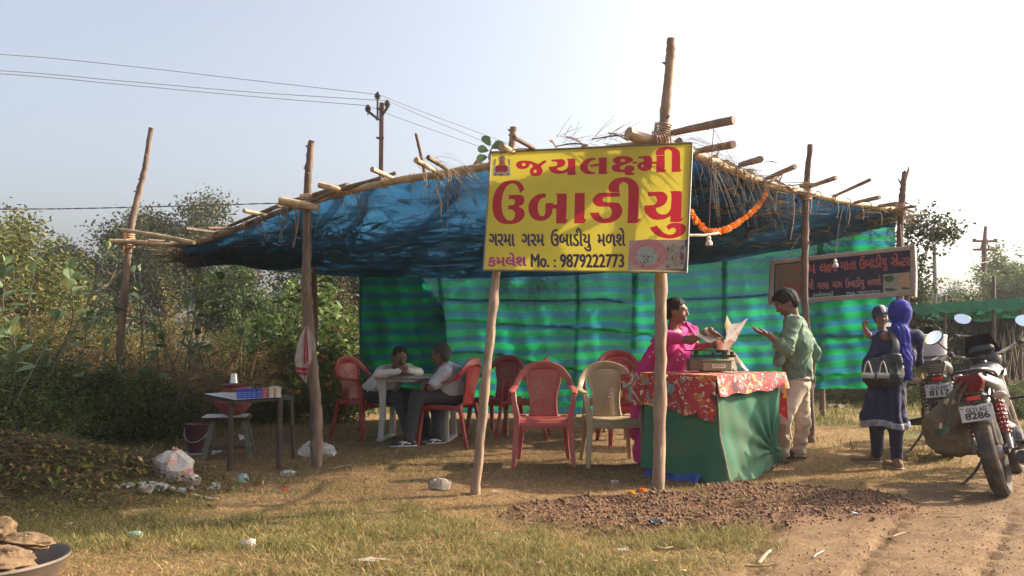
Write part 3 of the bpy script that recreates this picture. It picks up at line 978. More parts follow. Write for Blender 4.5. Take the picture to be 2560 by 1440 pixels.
# broad leaved shrub and marigold bush beside the net
BL = make_shrub('broadleaf_shrub', 'broad leaved green shrub left of the net wall', 'shrub', 110, 2.15, 1.5, 16, .15, 1900, [(.07, .12, .03), (.13, .19, .05), (.22, .26, .08), (.05, .08, .025)], [3, 4, 2, 3], None, ntw=4, asp=.42, sig=.06)
put(BL, 815, 12.6, .5, 1.0)
place_copy(BL, gpos(735, 13.4), 2.0, 'broad leaved shrub behind the forward canopy post', 'broad leaved shrubs', .92)
BL['group'] = 'broad leaved shrubs'
FLO = mat('marigold_petal', (.85, .30, .015), (.70, .17, .008), .6, 60, transl=.25)
FLY = mat('yellow_marigold_petal', (.85, .50, .02), (.7, .36, .01), .6, 60, transl=.25)
def petals(r, seed=0, n=26):
    m = MB(); rg = random.Random(seed)
    for lay, (rr, zz, k) in enumerate(((1, .0, 11), (.75, .28, 9), (.42, .48, 6))):
        for i in range(k):
            a = 2 * pi * (i + .5 * lay) / k + rg.uniform(-.15, .15)
            c, s_ = cos(a), sin(a); w = .30 * r
            p0 = V(0, 0, zz * r * .6); p1 = V(c * rr * r * .65 - s_ * w, s_ * rr * r * .65 + c * w, zz * r + .05 * r)
            p2 = V(c * rr * r, s_ * rr * r, zz * r * .9 - .05 * r); p3 = V(c * rr * r * .65 + s_ * w, s_ * rr * r * .65 - c * w, zz * r + .05 * r)
            m.add([p0, p1, p2, p3], [(0, 1, 2), (0, 2, 3)])
    m.ell((0, 0, .08 * r), (.5 * r, .5 * r, .38 * r), 8, 5)
    return m
def floral(root, cen, rg):
    fm = petals(.042, 2); src = None
    for i in range(15):
        c = cen[rg.randint(0, len(cen))].copy(); c[1] = -abs(c[1]) - .12; c[2] = rg.uniform(.35, 1.1)
        if src is None:
            src = fm.build('flower', FLO, root)
            f = src
        else:
            f = src.copy(); col.objects.link(f); f.parent = root
        f.location = c; f.rotation_euler = (rg.uniform(.2, 1.2), rg.uniform(-.5, .5), rg.rand() * 6)
MG = make_shrub('marigold_bush', 'marigold bush with orange flowers beside the net wall', 'shrub', 120, 1.05, 1.1, 26, .045, 7000, OLIVES + GREENS[1:3], [3, 4, 3, 1, 2, 2], None, ntw=4, sig=.06, extra=floral)
put(MG, 838, 11.9, 0, 1.0)
# calotropis with big pale leaves -------------------------------------------
lf = MB()
for sx in (-1, 1):
    prof = [(0, 0), (.25, .20), (.6, .34), (.87, .24), (1.0, 0)]
    vs = []; fs = []
    for t, w in prof:
        vs += [(0, t, -.10 * t * t), (sx * w * .5, t, .10 * w - .10 * t * t), (sx * w, t, .16 * w - .12 * t * t)]
    for i in range(4):
        for j in range(2):
            a = i * 3 + j
            fs.append((a, a + 1, a + 4, a + 3))
    lf.add(vs, fs)
LFM = [mat('calotropis_leaf', (.20, .27, .13), (.13, .19, .08), .55, 5, transl=.35), mat('calotropis_leaf_yellowing', (.36, .36, .10), (.22, .26, .09), .55, 5, transl=.4), mat('calotropis_leaf_dark', (.10, .16, .065), (.06, .10, .045), .55, 5, transl=.3)]
LSRC = []
def calotropis(px, d, h, seed, nst, npair, L, label, spread=.5):
    root = thing('calotropis_plant', label, 'plant', gpos(px, d), 0, 'calotropis plants with big pale leaves')
    rg = random.Random(seed); st = MB()
    for k in range(nst):
        a = 2 * pi * (k + rg.random() * .6) / nst; hh = h * rg.uniform(.62, 1.0)
        pts = spline([V(0, 0, 0), V(cos(a) * spread * .35 + rg.uniform(-.1, .1), sin(a) * spread * .35, hh * .35), V(cos(a) * spread * .95 + rg.uniform(-.12, .12), sin(a) * spread * .9, hh * .7), V(cos(a) * spread * 1.15, sin(a) * spread * 1.1, hh)], 5)
        st.tube(pts, [.011, .005], 6)
        for j in range(npair):
            t = 1 - (j / npair) ** 1.2 * .5
            q = pts[min(len(pts) - 1, int(t * (len(pts) - 1)))]
            for sgn in (0, pi):
                an = j * pi / 2 + sgn + rg.uniform(-.35, .35) + a
                if rg.random() < .14 and j > 1: continue
                pitch = (1.25 - 1.0 * min(1, j / 4.0)) + rg.uniform(-.3, .25)
                s = L * (.62 + .38 * min(1, (j + .5) / 2.5)) * rg.uniform(.8, 1.15)
                mi = rg.choices((0, 1, 2), (5, 1.5, 3))[0]
                if len(LSRC) < 3:
                    while len(LSRC) < 3:
                        o = lf.build('leaf', LFM[len(LSRC)], root, ang=0); LSRC.append(o.data)
                        o.location = q; o.scale = (s,) * 3; o.rotation_euler = (pitch, rg.uniform(-.4, .4), an + len(LSRC))
                    continue
                o = bpy.data.objects.new('leaf', LSRC[mi]); col.objects.link(o); o.parent = root
                o.location = q; o.scale = (s,) * 3; o.rotation_euler = (pitch, rg.uniform(-.4, .4), an)
    st.build('stems', mat('calotropis_stem', (.12, .10, .065), (.07, .055, .04), .8, 10), root)
calotropis(425, 9.7, 1.95, 1, 6, 6, .155, 'tall calotropis plant with pale broad leaves right of the leaning pole', .5)
calotropis(95, 8.6, 2.15, 2, 7, 7, .17, 'large calotropis plant at the left edge, its leaves against the sky', .55)
calotropis(500, 10.3, 1.75, 3, 4, 5, .14, 'calotropis plant left of the canopy post, before the yellow rope', .45)
calotropis(250, 9.6, 1.35, 4, 4, 5, .14, 'small calotropis plant left of the leaning pole', .5)
calotropis(395, 10.8, 2.15, 5, 3, 5, .15, 'calotropis top showing beside the bamboo ends of the leaning pole', .3)
calotropis(-10, 7.6, 1.75, 6, 5, 6, .17, 'calotropis plant at the far left frame edge', .5)
# brush pile ------------------------------------------------------------------
def brush(name, label, cx_, cy_, rx, ry, n, seed, L, r, cols, hh=.02):
    rg = np.random.RandomState(seed); q = rg.randn(n, 2) * .5
    x = cx_ + q[:, 0] * rx; y = cy_ + q[:, 1] * ry
    z = height(x[None], y[None])[0] + rg.rand(n) * hh
    a = rg.randn(n) * .8 + (0 if rg.rand() < .5 else pi); ln = L * rg.uniform(.4, 1.3, n); el = rg.randn(n) * .22
    d = np.stack([np.cos(a) * np.cos(el), np.sin(a) * np.cos(el), np.sin(el)], 1) * ln[:, None]
    c = np.stack([x, y, z], 1); bend = rg.randn(n, 3) * .09 * ln[:, None]
    p = [c - d / 2, c + bend, c + d / 2]
    w = np.stack([-np.sin(a), np.cos(a), 0 * a], 1) * (r * rg.uniform(.5, 1.4, n))[:, None]; u = V(0, 0, 1) * r
    v = np.stack([p[0] + w, p[0] - w, p[0] + u, p[1] + w, p[1] - w, p[1] + u * 1, p[2] + w * .4, p[2] - w * .4, p[2] + u * .4], 1).reshape(-1, 3)
    i = np.arange(n)[:, None] * 9
    f = np.concatenate([i + [0 + k, (1 + 0) % 3 + 0, 3 + 1] if False else i + np.array(t) for k in (0,) for t in ((0, 1, 4), (0, 4, 3), (1, 2, 5), (1, 5, 4), (2, 0, 3), (2, 3, 5), (3, 4, 7), (3, 7, 6), (4, 5, 8), (4, 8, 7), (5, 3, 6), (5, 6, 8))])
    cc = np.array(cols)[rg.randint(0, len(cols), n)] * (1 + rg.randn(n, 1) * .2)
    cc = np.repeat(np.concatenate([np.clip(cc, .01, .8), np.ones((n, 1))], 1), 9, 0)
    return tag(mesh(name, v, f, GRASSM, colors=cc, smooth=False, ang=0), label, kind='stuff')
brush('brush_pile', 'heap of cut dry stems and twigs on the left', -3.85, 6.35, 1.05, .8, 5500, 1, .34, .0026, [(.09, .062, .036), (.15, .105, .06), (.05, .036, .022), (.07, .075, .025)], .09)
brush('brush_heap', 'smaller heap of yellowish straw near the newspaper', -3.0, 6.85, .5, .45, 1500, 2, .3, .0025, [(.17, .12, .065), (.26, .19, .10), (.09, .062, .036)], .06)
v_, f_, c_ = leafcloud(np.stack([rs.randn(5000) * .6 - 3.7, rs.randn(5000) * .4 + 6.35, rs.rand(5000) * .12], 1) + np.stack([0 * rs.rand(5000)] * 3, 1), .05, OLIVES + DRIES, [3, 3, 2, 1, 3, 3, 2, 2, 1], 5)
v_[:, 2] += height(v_[None, :, 0], v_[None, :, 1])[0]
tag(mesh('pile_leaves', v_, f_, LEAFD, colors=c_, smooth=False, ang=0), 'withered leaves caught in the cut brush', kind='stuff')
# ------------------------------------------------------------------ the canopy stall
STALL = thing('canopy_stall', 'pole and bamboo canopy with blue roof netting and a green and blue striped net wall', 'market stall', G(1645, 1235))
def pole(pts, diam, name='post', m=BARK, seed=0, knots=6, wob=.06):
    """rough trunk: pts = (px,py,depth)"""
    w = [P(*p) if isinstance(p, tuple) else V(*p) for p in pts]
    s = spline(w, 10); n = len(s); rg = random.Random(seed)
    d0 = diam if hasattr(diam, '__len__') else (diam, diam)
    rad = np.interp(np.linspace(0, 1, n), np.linspace(0, 1, len(d0)), d0) / 2
    rad = rad * np.array([1 + rg.uniform(-.05, .05) for _ in range(n)])
    for k in range(knots):
        rad[rg.randrange(2, n - 2)] *= rg.uniform(1.08, 1.22)
    s = [p + V(rg.uniform(-1, 1), rg.uniform(-1, 1), 0) * rad[i] * .10 for i, p in enumerate(s)]
    b = MB().tube(s, rad, 12, wob=wob, seed=seed)
    for k in range(knots):                             # branch stubs
        i = rg.randrange(2, n - 2); a = rg.uniform(0, 6.28); d = V(cos(a), sin(a), rg.uniform(.2, .8))
        b.tube([s[i], s[i] + d * rad[i] * 1.25, s[i] + d * rad[i] * rg.uniform(1.4, 1.7)], [rad[i] * .40, rad[i] * .28, rad[i] * .12], 6)
    return b.build(name, m, STALL, rel=True)
def gl(px, py, d, zz=-.15):
    """foot of a post, slightly in the ground"""
    q = P(px, py, d); q[2] = zz; return q
pole([(1678, 96, 6.3), (1672, 190, 6.3), (1662, 300, 6.3), (1655, 420, 6.32), (1652, 700, 6.34), (1651, 950, 6.32), (1645, 1233, 6.3), gl(1645, 1250, 6.3)], (.062, .078, .085, .09, .10), seed=1, m=BARKPALE)
pole([(1284, 318, 6.60), (1278, 380, 6.60), (1258, 560, 6.60), (1240, 690, 6.58), (1215, 950, 6.4), (1189, 1228, 6.4), gl(1187, 1245, 6.4)], (.055, .06, .068, .078), seed=2, m=BARKPALE)
pole([(779, 352, 7.7), (770, 450, 7.7), (768, 600, 7.72), (766, 720, 7.72), (776, 860, 7.7), (790, 1010, 7.7), (792, 1163, 7.7), gl(792, 1175, 7.7)], (.062, .085, .098, .105), seed=3)
pole([(785, 670, 10.6), (789, 800, 10.6), (784, 930, 10.6), gl(780, 1080, 10.6)], (.06, .07), seed=4)
pole([(378, 320, 9.6), (362, 420, 9.6), (350, 470, 9.6), (333, 540, 9.6), (324, 600, 9.6), (312, 720, 9.6), (301, 860, 9.6), (299, 1000, 9.6), gl(298, 1100, 9.6)], (.055, .072, .085, .085), seed=5)
pole([(2026, 362, 9.5), (2018, 440, 9.5), (2013, 560, 9.5), (2012, 740, 9.5), (2020, 900, 9.5), (2030, 1106, 9.5), gl(2031, 1118, 9.5)], (.06, .078, .084, .09), seed=6)
pole([(2262, 430, 11.4), (2257, 480, 11.4), (2251, 560, 11.4), (2250, 640, 11.4), (2254, 900, 11.4), gl(2256, 1070, 11.4)], (.075, .085, .10), seed=7)
b = MB()
b.tube([P(2258, 455, 11.4), P(2268, 435, 11.4), P(2273, 415, 11.4)], [.03, .02, .006], 7); b.tube([P(2258, 470, 11.4), P(2248, 452, 11.4), P(2244, 444, 11.4)], [.015, .01, .004], 6)
b.tube([P(2260, 440, 11.4), P(2262, 426, 11.4)], [.03, .012], 7)
b.build('forked_tip', BARK, STALL, rel=True)
# silhouettes: posts and crooked branches right behind the net
NET_D = lambda px: 12.2 + (px - 900) / 1335 * .7
wt = lambda px: float(np.interp(px, [900, 1000, 1220, 1500, 1750, 1900, 2050, 2150, 2235], [676, 668, 650, 640, 628, 612, 590, 562, 556]))
wb = lambda px: float(np.interp(px, [900, 1100, 1300, 1440, 1600, 1800, 2000, 2100, 2160, 2235], [1010, 1030, 1033, 1035, 1028, 1000, 975, 970, 972, 968]))
def netoff(px, py):
    v = (py - wt(px) + 6) / (wb(px) - wt(px) + 6)
    sag = .035 * sin(px * .021 + v * 2) + .02 * sin(px * .05 + v * 5 + 1) + .012 * sin(px * .11 - v * 9)
    sag += .05 * v * sin(px * .013 + 2) + .010 * sin(py * .16 + px * .01) + .05 * (vnoise(np.array([px * .01]), np.array([v * 4.]), 4, 1.2, 3)[0] - .5)
    return sag - .03
def dens(pts):
    q = [np.array(p, float) for p in pts]
    return [tuple(q[i] + (q[i + 1] - q[i]) * k / 5) for i in range(len(q) - 1) for k in range(5)] + [tuple(q[-1])]
def bpole(pts, diam, seed, m=BARK, off=.068, name='wall_post'):
    return pole([(x, y, NET_D(x) + netoff(x, y) + off) for x, y in dens(pts)], diam, name, m, seed, 2, .02)
bpole([(1443, 690), (1446, 760), (1441, 860), (1437, 960), (1436, 1048)], (.06, .07), 11)
bpole([(1587, 640), (1589, 760), (1583, 900), (1580, 1040)], (.10, .09), 12)
bpole([(1812, 600), (1811, 760), (1816, 900), (1818, 1040)], (.085, .085), 13)
bpole([(2052, 590), (2046, 760), (2052, 900), (2057, 1043)], (.10, .09), 14)
bpole([(903, 672), (901, 800), (904, 960), (904, 1058)], (.045, .05), 15, off=.0)
bpole([(1040, 335), (1052, 385), (1070, 470), (1092, 620), (1108, 800), (1120, 1052)], (.045, .06, .07), 16)
def branch(pts, diam, seed, name='wall_branch'):
    return pole([(x, y, NET_D(x) + netoff(x, y) + .026) for x, y in dens(pts)], diam, name, BARK, seed, 2, .02)
branch([(1105, 800), (1160, 800), (1230, 806), (1310, 812), (1380, 815), (1440, 818)], (.02, .03, .04), 21)
branch([(1090, 745), (1180, 752), (1270, 750), (1370, 752), (1445, 750), (1510, 748), (1560, 756)], (.03, .035, .03), 22)
branch([(1100, 885), (1160, 878), (1230, 882), (1320, 900), (1400, 918), (1470, 926)], (.03, .045, .03), 23)
branch([(1440, 818), (1510, 822), (1560, 832), (1640, 832), (1700, 826)], (.04, .03, .02), 24)
branch([(1700, 748), (1800, 745), (1900, 738), (1940, 734)], (.025, .035, .03), 25)
branch([(1820, 838), (1900, 836), (1960, 832), (2050, 835), (2150, 838), (2200, 836)], (.04, .04, .03), 26)
branch([(1580, 924), (1660, 930), (1800, 922), (1900, 928), (2050, 934), (2180, 930)], (.02, .03, .025), 27)
branch([(1095, 770), (1104, 790), (1112, 800), (1104, 830)], (.03, .06, .03), 28)

def beam(pts, diam, name='bamboo_beam', m=BAMBOO, seed=0, nodes=.34, n=10):
    w = spline([P(*p) if isinstance(p, tuple) else V(*p) for p in pts], 14)
    rg = random.Random(seed); L = np.concatenate([[0], np.cumsum([np.linalg.norm(w[i + 1] - w[i]) for i in range(len(w) - 1)])])
    d0 = diam if hasattr(diam, '__len__') else (diam, diam)
    ss, rr = [], []
    tot = L[-1]; q = 0; marks = []
    nx = nodes * rg.uniform(.4, 1)
    while nx < tot:
        marks.append(nx); nx += nodes * rg.uniform(.8, 1.2)
    ts = sorted(set(list(np.linspace(0, tot, max(6, int(tot / .12)))) + [m_ + e for m_ in marks for e in (-.012, 0, .012) if 0 < m_ + e < tot]))
    W = np.array(w)
    for t in ts:
        ss.append(V(*[np.interp(t, L, W[:, i]) for i in range(3)]))
        r = np.interp(t / tot, np.linspace(0, 1, len(d0)), d0) / 2
        rr.append(r * (1.14 if any(abs(t - m_) < .004 for m_ in marks) else 1))
    return MB().tube(ss, rr, n, wob=.05, seed=seed).build(name, m, STALL, rel=True)
RAIL = [P(300, 606, 9.62), P(340, 609, 9.6), P(480, 608, 9.0), P(560, 585, 8.7), P(640, 552, 8.4), P(720, 522, 8.0), P(790, 502, 7.7), P(870, 478, 7.35), P(1000, 450, 6.95), P(1110, 434, 6.85), P(1225, 415, 6.74),
        P(1450, 384, 6.55), P(1650, 356, 6.3)]
RAILR = [P(1650, 356, 6.3), P(1740, 386, 6.85), P(1830, 424, 7.6), P(1920, 460, 8.4), P(2014, 481, 9.5), P(2110, 504, 10.2), P(2240, 524, 11.4)]
OFF = V(0, 0, 0)
beam(RAIL[5:13], (.055, .062, .07), seed=1)
beam(RAIL[0:8], (.04, .06, .05), seed=2, m=BARK, nodes=.5)
beam([p + V(0, -.02, .055) for p in RAIL[3:8]], (.03, .045, .04), seed=3, m=BARK)
beam([P(275, 603, 9.5), P(340, 605, 9.5), P(430, 612, 9.2), P(520, 610, 9.0)], (.055, .04), seed=4)
beam([P(305, 575, 9.45), P(400, 590, 9.1), P(486, 607, 8.8)], (.045, .045), seed=5)
beam([P(700, 502, 7.62), P(760, 512, 7.6), P(798, 520, 7.58)], (.085, .06), seed=6, nodes=.5)
beam(RAILR, (.075, .08, .075, .065, .07), seed=7)
beam([P(798, 462, 7.25), P(850, 476, 7.3), P(900, 500, 8.2), P(930, 560, 12)], (.055, .05), seed=8)
beam([P(780, 502, 7.55), P(850, 474, 7.3), P(920, 455, 7.2), P(990, 432, 7.1)], (.035, .045, .03), m=BARK, seed=9, nodes=9)
# rafters: they run back over the roof, their ends stick out past the rails
GRAFT = []
def rafter(x1, y1, d1, x2, y2, d2, w, seed, m=BAMBOO, far=True, nm='rafter'):
    a = P(x1, y1, d1); b_ = P(x2, y2, d2)
    pts = [a, b_]
    if far:
        d = nrm(V(b_[0] - a[0], b_[1] - a[1], 0)); e = b_ + d * 3.2; e[2] = b_[2] - .10
        pts = [a, b_, (b_ + e) / 2 + V(0, 0, .03), e]
    return beam(pts, (w, w * .9, w * .7), nm, m, seed, .3, 9)
for i, (x1, y1, x2, y2, w, m) in enumerate([
    (930, 423, 985, 447, .05, BAMBOO), (1040, 400, 1085, 427, .055, BAMBOO), (1070, 393, 1120, 425, .045, BARK), (610, 527, 668, 538, .05, BAMBOO),
    (465, 571, 545, 582, .04, BARK), (520, 571, 590, 569, .035, BARK), (370, 600, 450, 606, .03, BARK), (692, 514, 730, 522, .03, BARK), (1285, 343, 1340, 374, .045, BARK), (1254, 366, 1285, 380, .055, BAMBOO)]):
    d = float(np.interp(x2, [300, 480, 720, 790, 1000, 1225, 1650], [9.6, 9.0, 8.0, 7.7, 6.95, 6.5, 6.3]))
    a = P(x1, y1, d - .28); b_ = P(x2, y2, d)
    rafter(x1, y1, d - .28, x2, y2, d, w * .88, 30 + i, m, far=False)
for i, (x1, y1, x2, y2, w) in enumerate([(1834, 300, 1662, 336, .075), (1834, 361, 1740, 378, .075), (1901, 398, 1850, 412, .075), (1988, 416, 1912, 448, .06), (2090, 444, 2014, 470, .062),
                                       (2178, 448, 2082, 492, .05), (2199, 493, 2130, 508, .06), (2243, 509, 2190, 516, .065), (2288, 516, 2232, 524, .045)]):
    d = float(np.interp(x2, [1650, 1740, 1830, 1920, 2014, 2110, 2240], [6.3, 6.85, 7.6, 8.4, 9.5, 10.2, 11.4]))
    rafter(x1, y1, d - .38, x2, y2, d, w * .86, 50 + i, BARKPALE, far=False)
beam([P(1570, 333, 6.2), P(1600, 344, 6.25), P(1650, 352, 6.3)], (.10, .085, .05), seed=70, nodes=.6)
# curved bark husks and sticks above the signboard
b = MB()
for i, (x, y, x2, y2, w) in enumerate([(1415, 342, 1460, 362, .05), (1375, 352, 1392, 370, .07), (1390, 366, 1470, 362, .02), (1520, 332, 1570, 352, .04), (1480, 348, 1600, 340, .02), (1250, 384, 1330, 372, .02)]):
    a = P(x, y, 6.35); e = P(x2, y2, 6.4); b = MB()
    b.ribbon(spline([a, (a + e) / 2 + V(0, 0, .015), e], 4), V(.1, .9, .5), [w * .3, w, w * .6], .008); b.build('bark_husk', BARK, STALL, rel=True)
# rope lashings -------------------------------------------------------------
def lash(p, axis, r, turns=5, w=.006, tails=2, seed=0, name='lashing', m=CORD):
    rg = random.Random(seed); A = nrm(axis); X = nrm(np.cross(A, V(.3, 1, .2))); Y = np.cross(A, X)
    pts = [p + (X * cos(t) + Y * sin(t)) * r * rg.uniform(.98, 1.08) + A * ((t / (2 * pi * turns) - .5) * turns * w * 2.4) for t in np.linspace(0, 2 * pi * turns, turns * 12)]
    b = MB().tube(pts, w / 1.3, 5)
    for k in range(tails):
        q = pts[rg.randrange(len(pts))]; L = rg.uniform(.06, .28)
        b.tube(spline([q, q + V(rg.uniform(-.03, .03), -.02, -L * .5), q + V(rg.uniform(-.05, .05), -.01, -L)], 4), [w * .5, w * .3], 4)
    return b.build(name, m, STALL, rel=True)
lash(P(1656, 322, 6.3), V(.2, 0, 1), .058, 5, .007, 3, 1)
lash(P(1652, 350, 6.3), V(1, .3, .2), .062, 6, .009, 3, 2, m=mat('hemp', (.55, .33, .2), (.35, .2, .12), .9, 30))
lash(P(768, 503, 7.7), V(0, 0, 1), .062, 7, .008, 3, 3, m=mat('hemp', (.4, .3, .2)))
lash(P(322, 597, 9.6), V(0, 0, 1), .058, 9, .010, 3, 4, m=mat('hemp', (.4, .3, .2)))
lash(P(2014, 480, 9.5), V(0, 0, 1), .060, 8, .010, 3, 5, m=mat('hemp', (.4, .3, .2)))
lash(P(2252, 524, 11.4), V(0, 0, 1), .062, 7, .010, 3, 6, m=mat('hemp', (.4, .3, .2)))
lash(P(767, 497, 7.7), V(0, 0, 1), .053, 3, .008, 0, 7, m=mat('white_cord', (.6, .58, .54), (.4, .38, .35), .8, 30))
for i, f in enumerate(np.linspace(.08, .97, 15)):
    for rl, r0 in ((RAIL[3:], .042), (RAILR, .045)):
        k = f * (len(rl) - 1); a = int(k); p = rl[a] + (rl[min(a + 1, len(rl) - 1)] - rl[a]) * (k - a)
        ax = rl[min(a + 1, len(rl) - 1)] - rl[a] if a < len(rl) - 1 else rl[-1] - rl[-2]
        lash(p, ax, r0, 2, .005, 2, 20 + i * 2 + (r0 > .043))
# hanging cords on the right
for i, (x, y, x2, y2, d, k) in enumerate([(1985, 475, 1976, 600, 9.2, 0), (2093, 500, 2092, 545, 9.9, 1), (2120, 510, 2121, 560, 10.2, 2), (2154, 514, 2157, 550, 10.5, 3), (2199, 522, 2203, 565, 10.9, 4), (738, 540, 733, 620, 7.9, 5), (1090, 470, 1103, 540, 6.6, 6)]):
    a, e = P(x, y, d), P(x2, y2, d)
    MB().tube(spline([a, (a + e) / 2 + V(.02, 0, 0), e], 5), [.006, .004], 5).build('loose_cord', CORD, STALL, rel=True)

# netting --------------------------------------------------------------------
def netmat(name, stripes, transp=.16, transl=.55, gain=1.0, fold=1.0):
    m, nt, b = nodemat(name)
    vec = coords(nt)
    a = nt.nodes.new('ShaderNodeVertexColor'); a.layer_name = 'Col'      # red channel: height across the cloth's own stripes
    sp = nt.nodes.new('ShaderNodeSeparateColor'); nt.links.new(a.outputs[0], sp.inputs[0])
    wob = noise(nt, coords(nt, (1, 1, 1)), 1.3, 3)
    sv = noise(nt, coords(nt, (1, 1, 30)), 6, 3)
    if stripes:
        ad = nt.nodes.new('ShaderNodeMath'); ad.operation = 'MULTIPLY_ADD'; ad.inputs[1].default_value = .05
        nt.links.new(wob, ad.inputs[0]); nt.links.new(sp.outputs[0], ad.inputs[2])
        mu = nt.nodes.new('ShaderNodeMath'); mu.operation = 'MULTIPLY'; mu.inputs[1].default_value = 2 * pi * stripes; nt.links.new(ad.outputs[0], mu.inputs[0])
        si = nt.nodes.new('ShaderNodeMath'); si.operation = 'SINE'; nt.links.new(mu.outputs[0], si.inputs[0])
        mr = nt.nodes.new('ShaderNodeMapRange'); mr.inputs[1].default_value = -.35; mr.inputs[2].default_value = .35; nt.links.new(si.outputs[0], mr.inputs[0])
        cA = mix(nt, sv, (.006, .31, .085), (.004, .20, .06)); cB = mix(nt, sv, (.016, .165, .24), (.008, .10, .165))
        c = mix(nt, mr.outputs[0], cA, cB)
        c = mix(nt, 1.0, c, ramp(nt, noise(nt, vec, 2.2, 5, .7), [(.3, (.72,) * 3), (.7, (1.12,) * 3)]), 'MULTIPLY')
        c = mix(nt, ramp(nt, noise(nt, vec, 14, 4, .7), [(.6, (0,) * 3), (.8, (.35,) * 3)]), c, (.16, .20, .17))
    else:
        c = ramp(nt, noise(nt, vec, 5, 4), [(.3, (.010, .050, .110)), (.7, (.022, .088, .180))])
        sv = noise(nt, coords(nt, (1, 1, 1)), 9, 5, .7)
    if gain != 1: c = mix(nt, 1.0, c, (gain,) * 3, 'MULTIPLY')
    nt.links.new(c, b.inputs['Base Color']); b.inputs['Roughness'].default_value = .85; b.inputs['Specular IOR Level'].default_value = .08
    mic = noise(nt, vec, 160, 2)
    bump(nt, mic, .25, .003, b)
    tr = nt.nodes.new('ShaderNodeBsdfTranslucent')
    tc_ = mix(nt, 1.0, c, (1.5, 1.5, 1.5), 'MULTIPLY'); nt.links.new(tc_, tr.inputs[0])
    mx = nt.nodes.new('ShaderNodeMixShader'); mx.inputs[0].default_value = transl
    nt.links.new(b.outputs[0], mx.inputs[1]); nt.links.new(tr.outputs[0], mx.inputs[2])
    tp = nt.nodes.new('ShaderNodeBsdfTransparent'); tp.inputs[0].default_value = (.25, .62, .66, 1)
    tf = nt.nodes.new('ShaderNodeMapRange'); tf.inputs[1].default_value = .35; tf.inputs[2].default_value = .7
    tf.inputs[3].default_value = transp * .6; tf.inputs[4].default_value = transp * 1.6; nt.links.new(mic, tf.inputs[0])
    m2 = nt.nodes.new('ShaderNodeMixShader'); nt.links.new(tf.outputs[0], m2.inputs[0])
    nt.links.new(mx.outputs[0], m2.inputs[1]); nt.links.new(tp.outputs[0], m2.inputs[2])
    nt.links.new(m2.outputs[0], nt.nodes['Material Output'].inputs[0])
    return m
WALLNET = netmat('striped_shade_net', 14.5, .16, .60)
ROOFNET = netmat('blue_shade_net', 0, .05, .5)
# wall: hangs from the roof's back edge
nu, nv = 300, 90
vs = []; cs = []
for j in range(nv + 1):
    for i in range(nu + 1):
        px = 899 + (2236 - 899) * i / nu; v = j / nv
        py = wt(px) - 6 + (wb(px) - wt(px) + 6) * v
        d = NET_D(px)
        q = P(px, py, d)
        q[1] += netoff(px, py)
        vs.append(q)
        # own coordinate across the stripes: bands dip from left to right, kinked at each post
        s_ = (q[2] - .2) / 2.6 - (px - 900) / 1335 * .10 + .008 * sin(px * .02) + .010 * sin(px * .0083 + 1)
        if px > 1900: s_ += (px - 1900) * -.00016
        if py < 690 and px > 1850: s_ += (690 - py) * .00028 * (px - 1850) / 300
        cs.append((s_, v, i / nu, 1))
f = [(j * (nu + 1) + i, j * (nu + 1) + i + 1, (j + 1) * (nu + 1) + i + 1, (j + 1) * (nu + 1) + i) for j in range(nv) for i in range(nu)]
mesh('wall_net', vs, np.array(f), WALLNET, STALL, rel=True, colors=cs, ang=0)
# second, doubled layer at the left end (colour darkened to paint in its shade), slanting edge
DBL = netmat('shade_toned_double_net', 14.5, .16, .22, .75)
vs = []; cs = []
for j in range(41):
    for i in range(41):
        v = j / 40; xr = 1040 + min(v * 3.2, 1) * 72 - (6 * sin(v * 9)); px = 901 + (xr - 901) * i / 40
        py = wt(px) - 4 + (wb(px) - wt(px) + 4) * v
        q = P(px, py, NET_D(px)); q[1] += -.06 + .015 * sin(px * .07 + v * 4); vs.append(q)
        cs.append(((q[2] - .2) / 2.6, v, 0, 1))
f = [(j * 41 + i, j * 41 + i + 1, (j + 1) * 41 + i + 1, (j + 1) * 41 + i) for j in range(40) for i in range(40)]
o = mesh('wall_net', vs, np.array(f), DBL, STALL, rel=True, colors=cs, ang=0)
o['label'] = 'doubled net panel, its colour darkened for shade, at the left end of the wall'
# roof netting
fr = spline([P(455, 611, 9.1)] + RAIL[2:] + RAILR[1:], 6); fr = np.array(fr); Lf = np.concatenate([[0], np.cumsum(np.linalg.norm(np.diff(fr, axis=0), axis=1))]); Lf /= Lf[-1]
bk = [P(480, 624, 10.0), P(560, 642, 10.9), P(650, 668, 11.6), P(760, 678, 12.0), P(900, 688, 12.15), P(1220, 690, 12.3), P(1500, 678, 12.45), P(1750, 655, 12.6), P(1900, 630, 12.65), P(2050, 602, 12.75), P(2150, 566, 12.8), P(2238, 556, 12.85)]
bk = np.array(spline(bk, 6)); Lb = np.concatenate([[0], np.cumsum(np.linalg.norm(np.diff(bk, axis=0), axis=1))]); Lb /= Lb[-1]
def bmap(u):   # match the corner of the front with the middle of the back
    return np.interp(u, [0, .25, .56, .8, 1], [0, .22, .60, .86, 1])
def roofp(u, v):
    a = V(*[np.interp(u, Lf, fr[:, k]) for k in range(3)]); e = V(*[np.interp(bmap(u), Lb, bk[:, k]) for k in range(3)])
    q = a + (e - a) * v
    sag = .16 * sin(pi * v) * (.6 + .4 * sin(u * 9 + 1)) + .05 * sin(v * 17 + u * 6) * sin(pi * v)
    sag += .022 * abs(sin(u * 34 + v * 3)) * min(1, v * 5) * (1 - v * .6)
    sag += .05 * (vnoise(np.array([u * 12]), np.array([v * 7]), 8, 1.0, 4)[0] - .4) * min(1, v * 4) * min(1, (1 - v) * 4 + .2)
    q[2] -= sag + .025
    return q
nu, nv = 220, 90
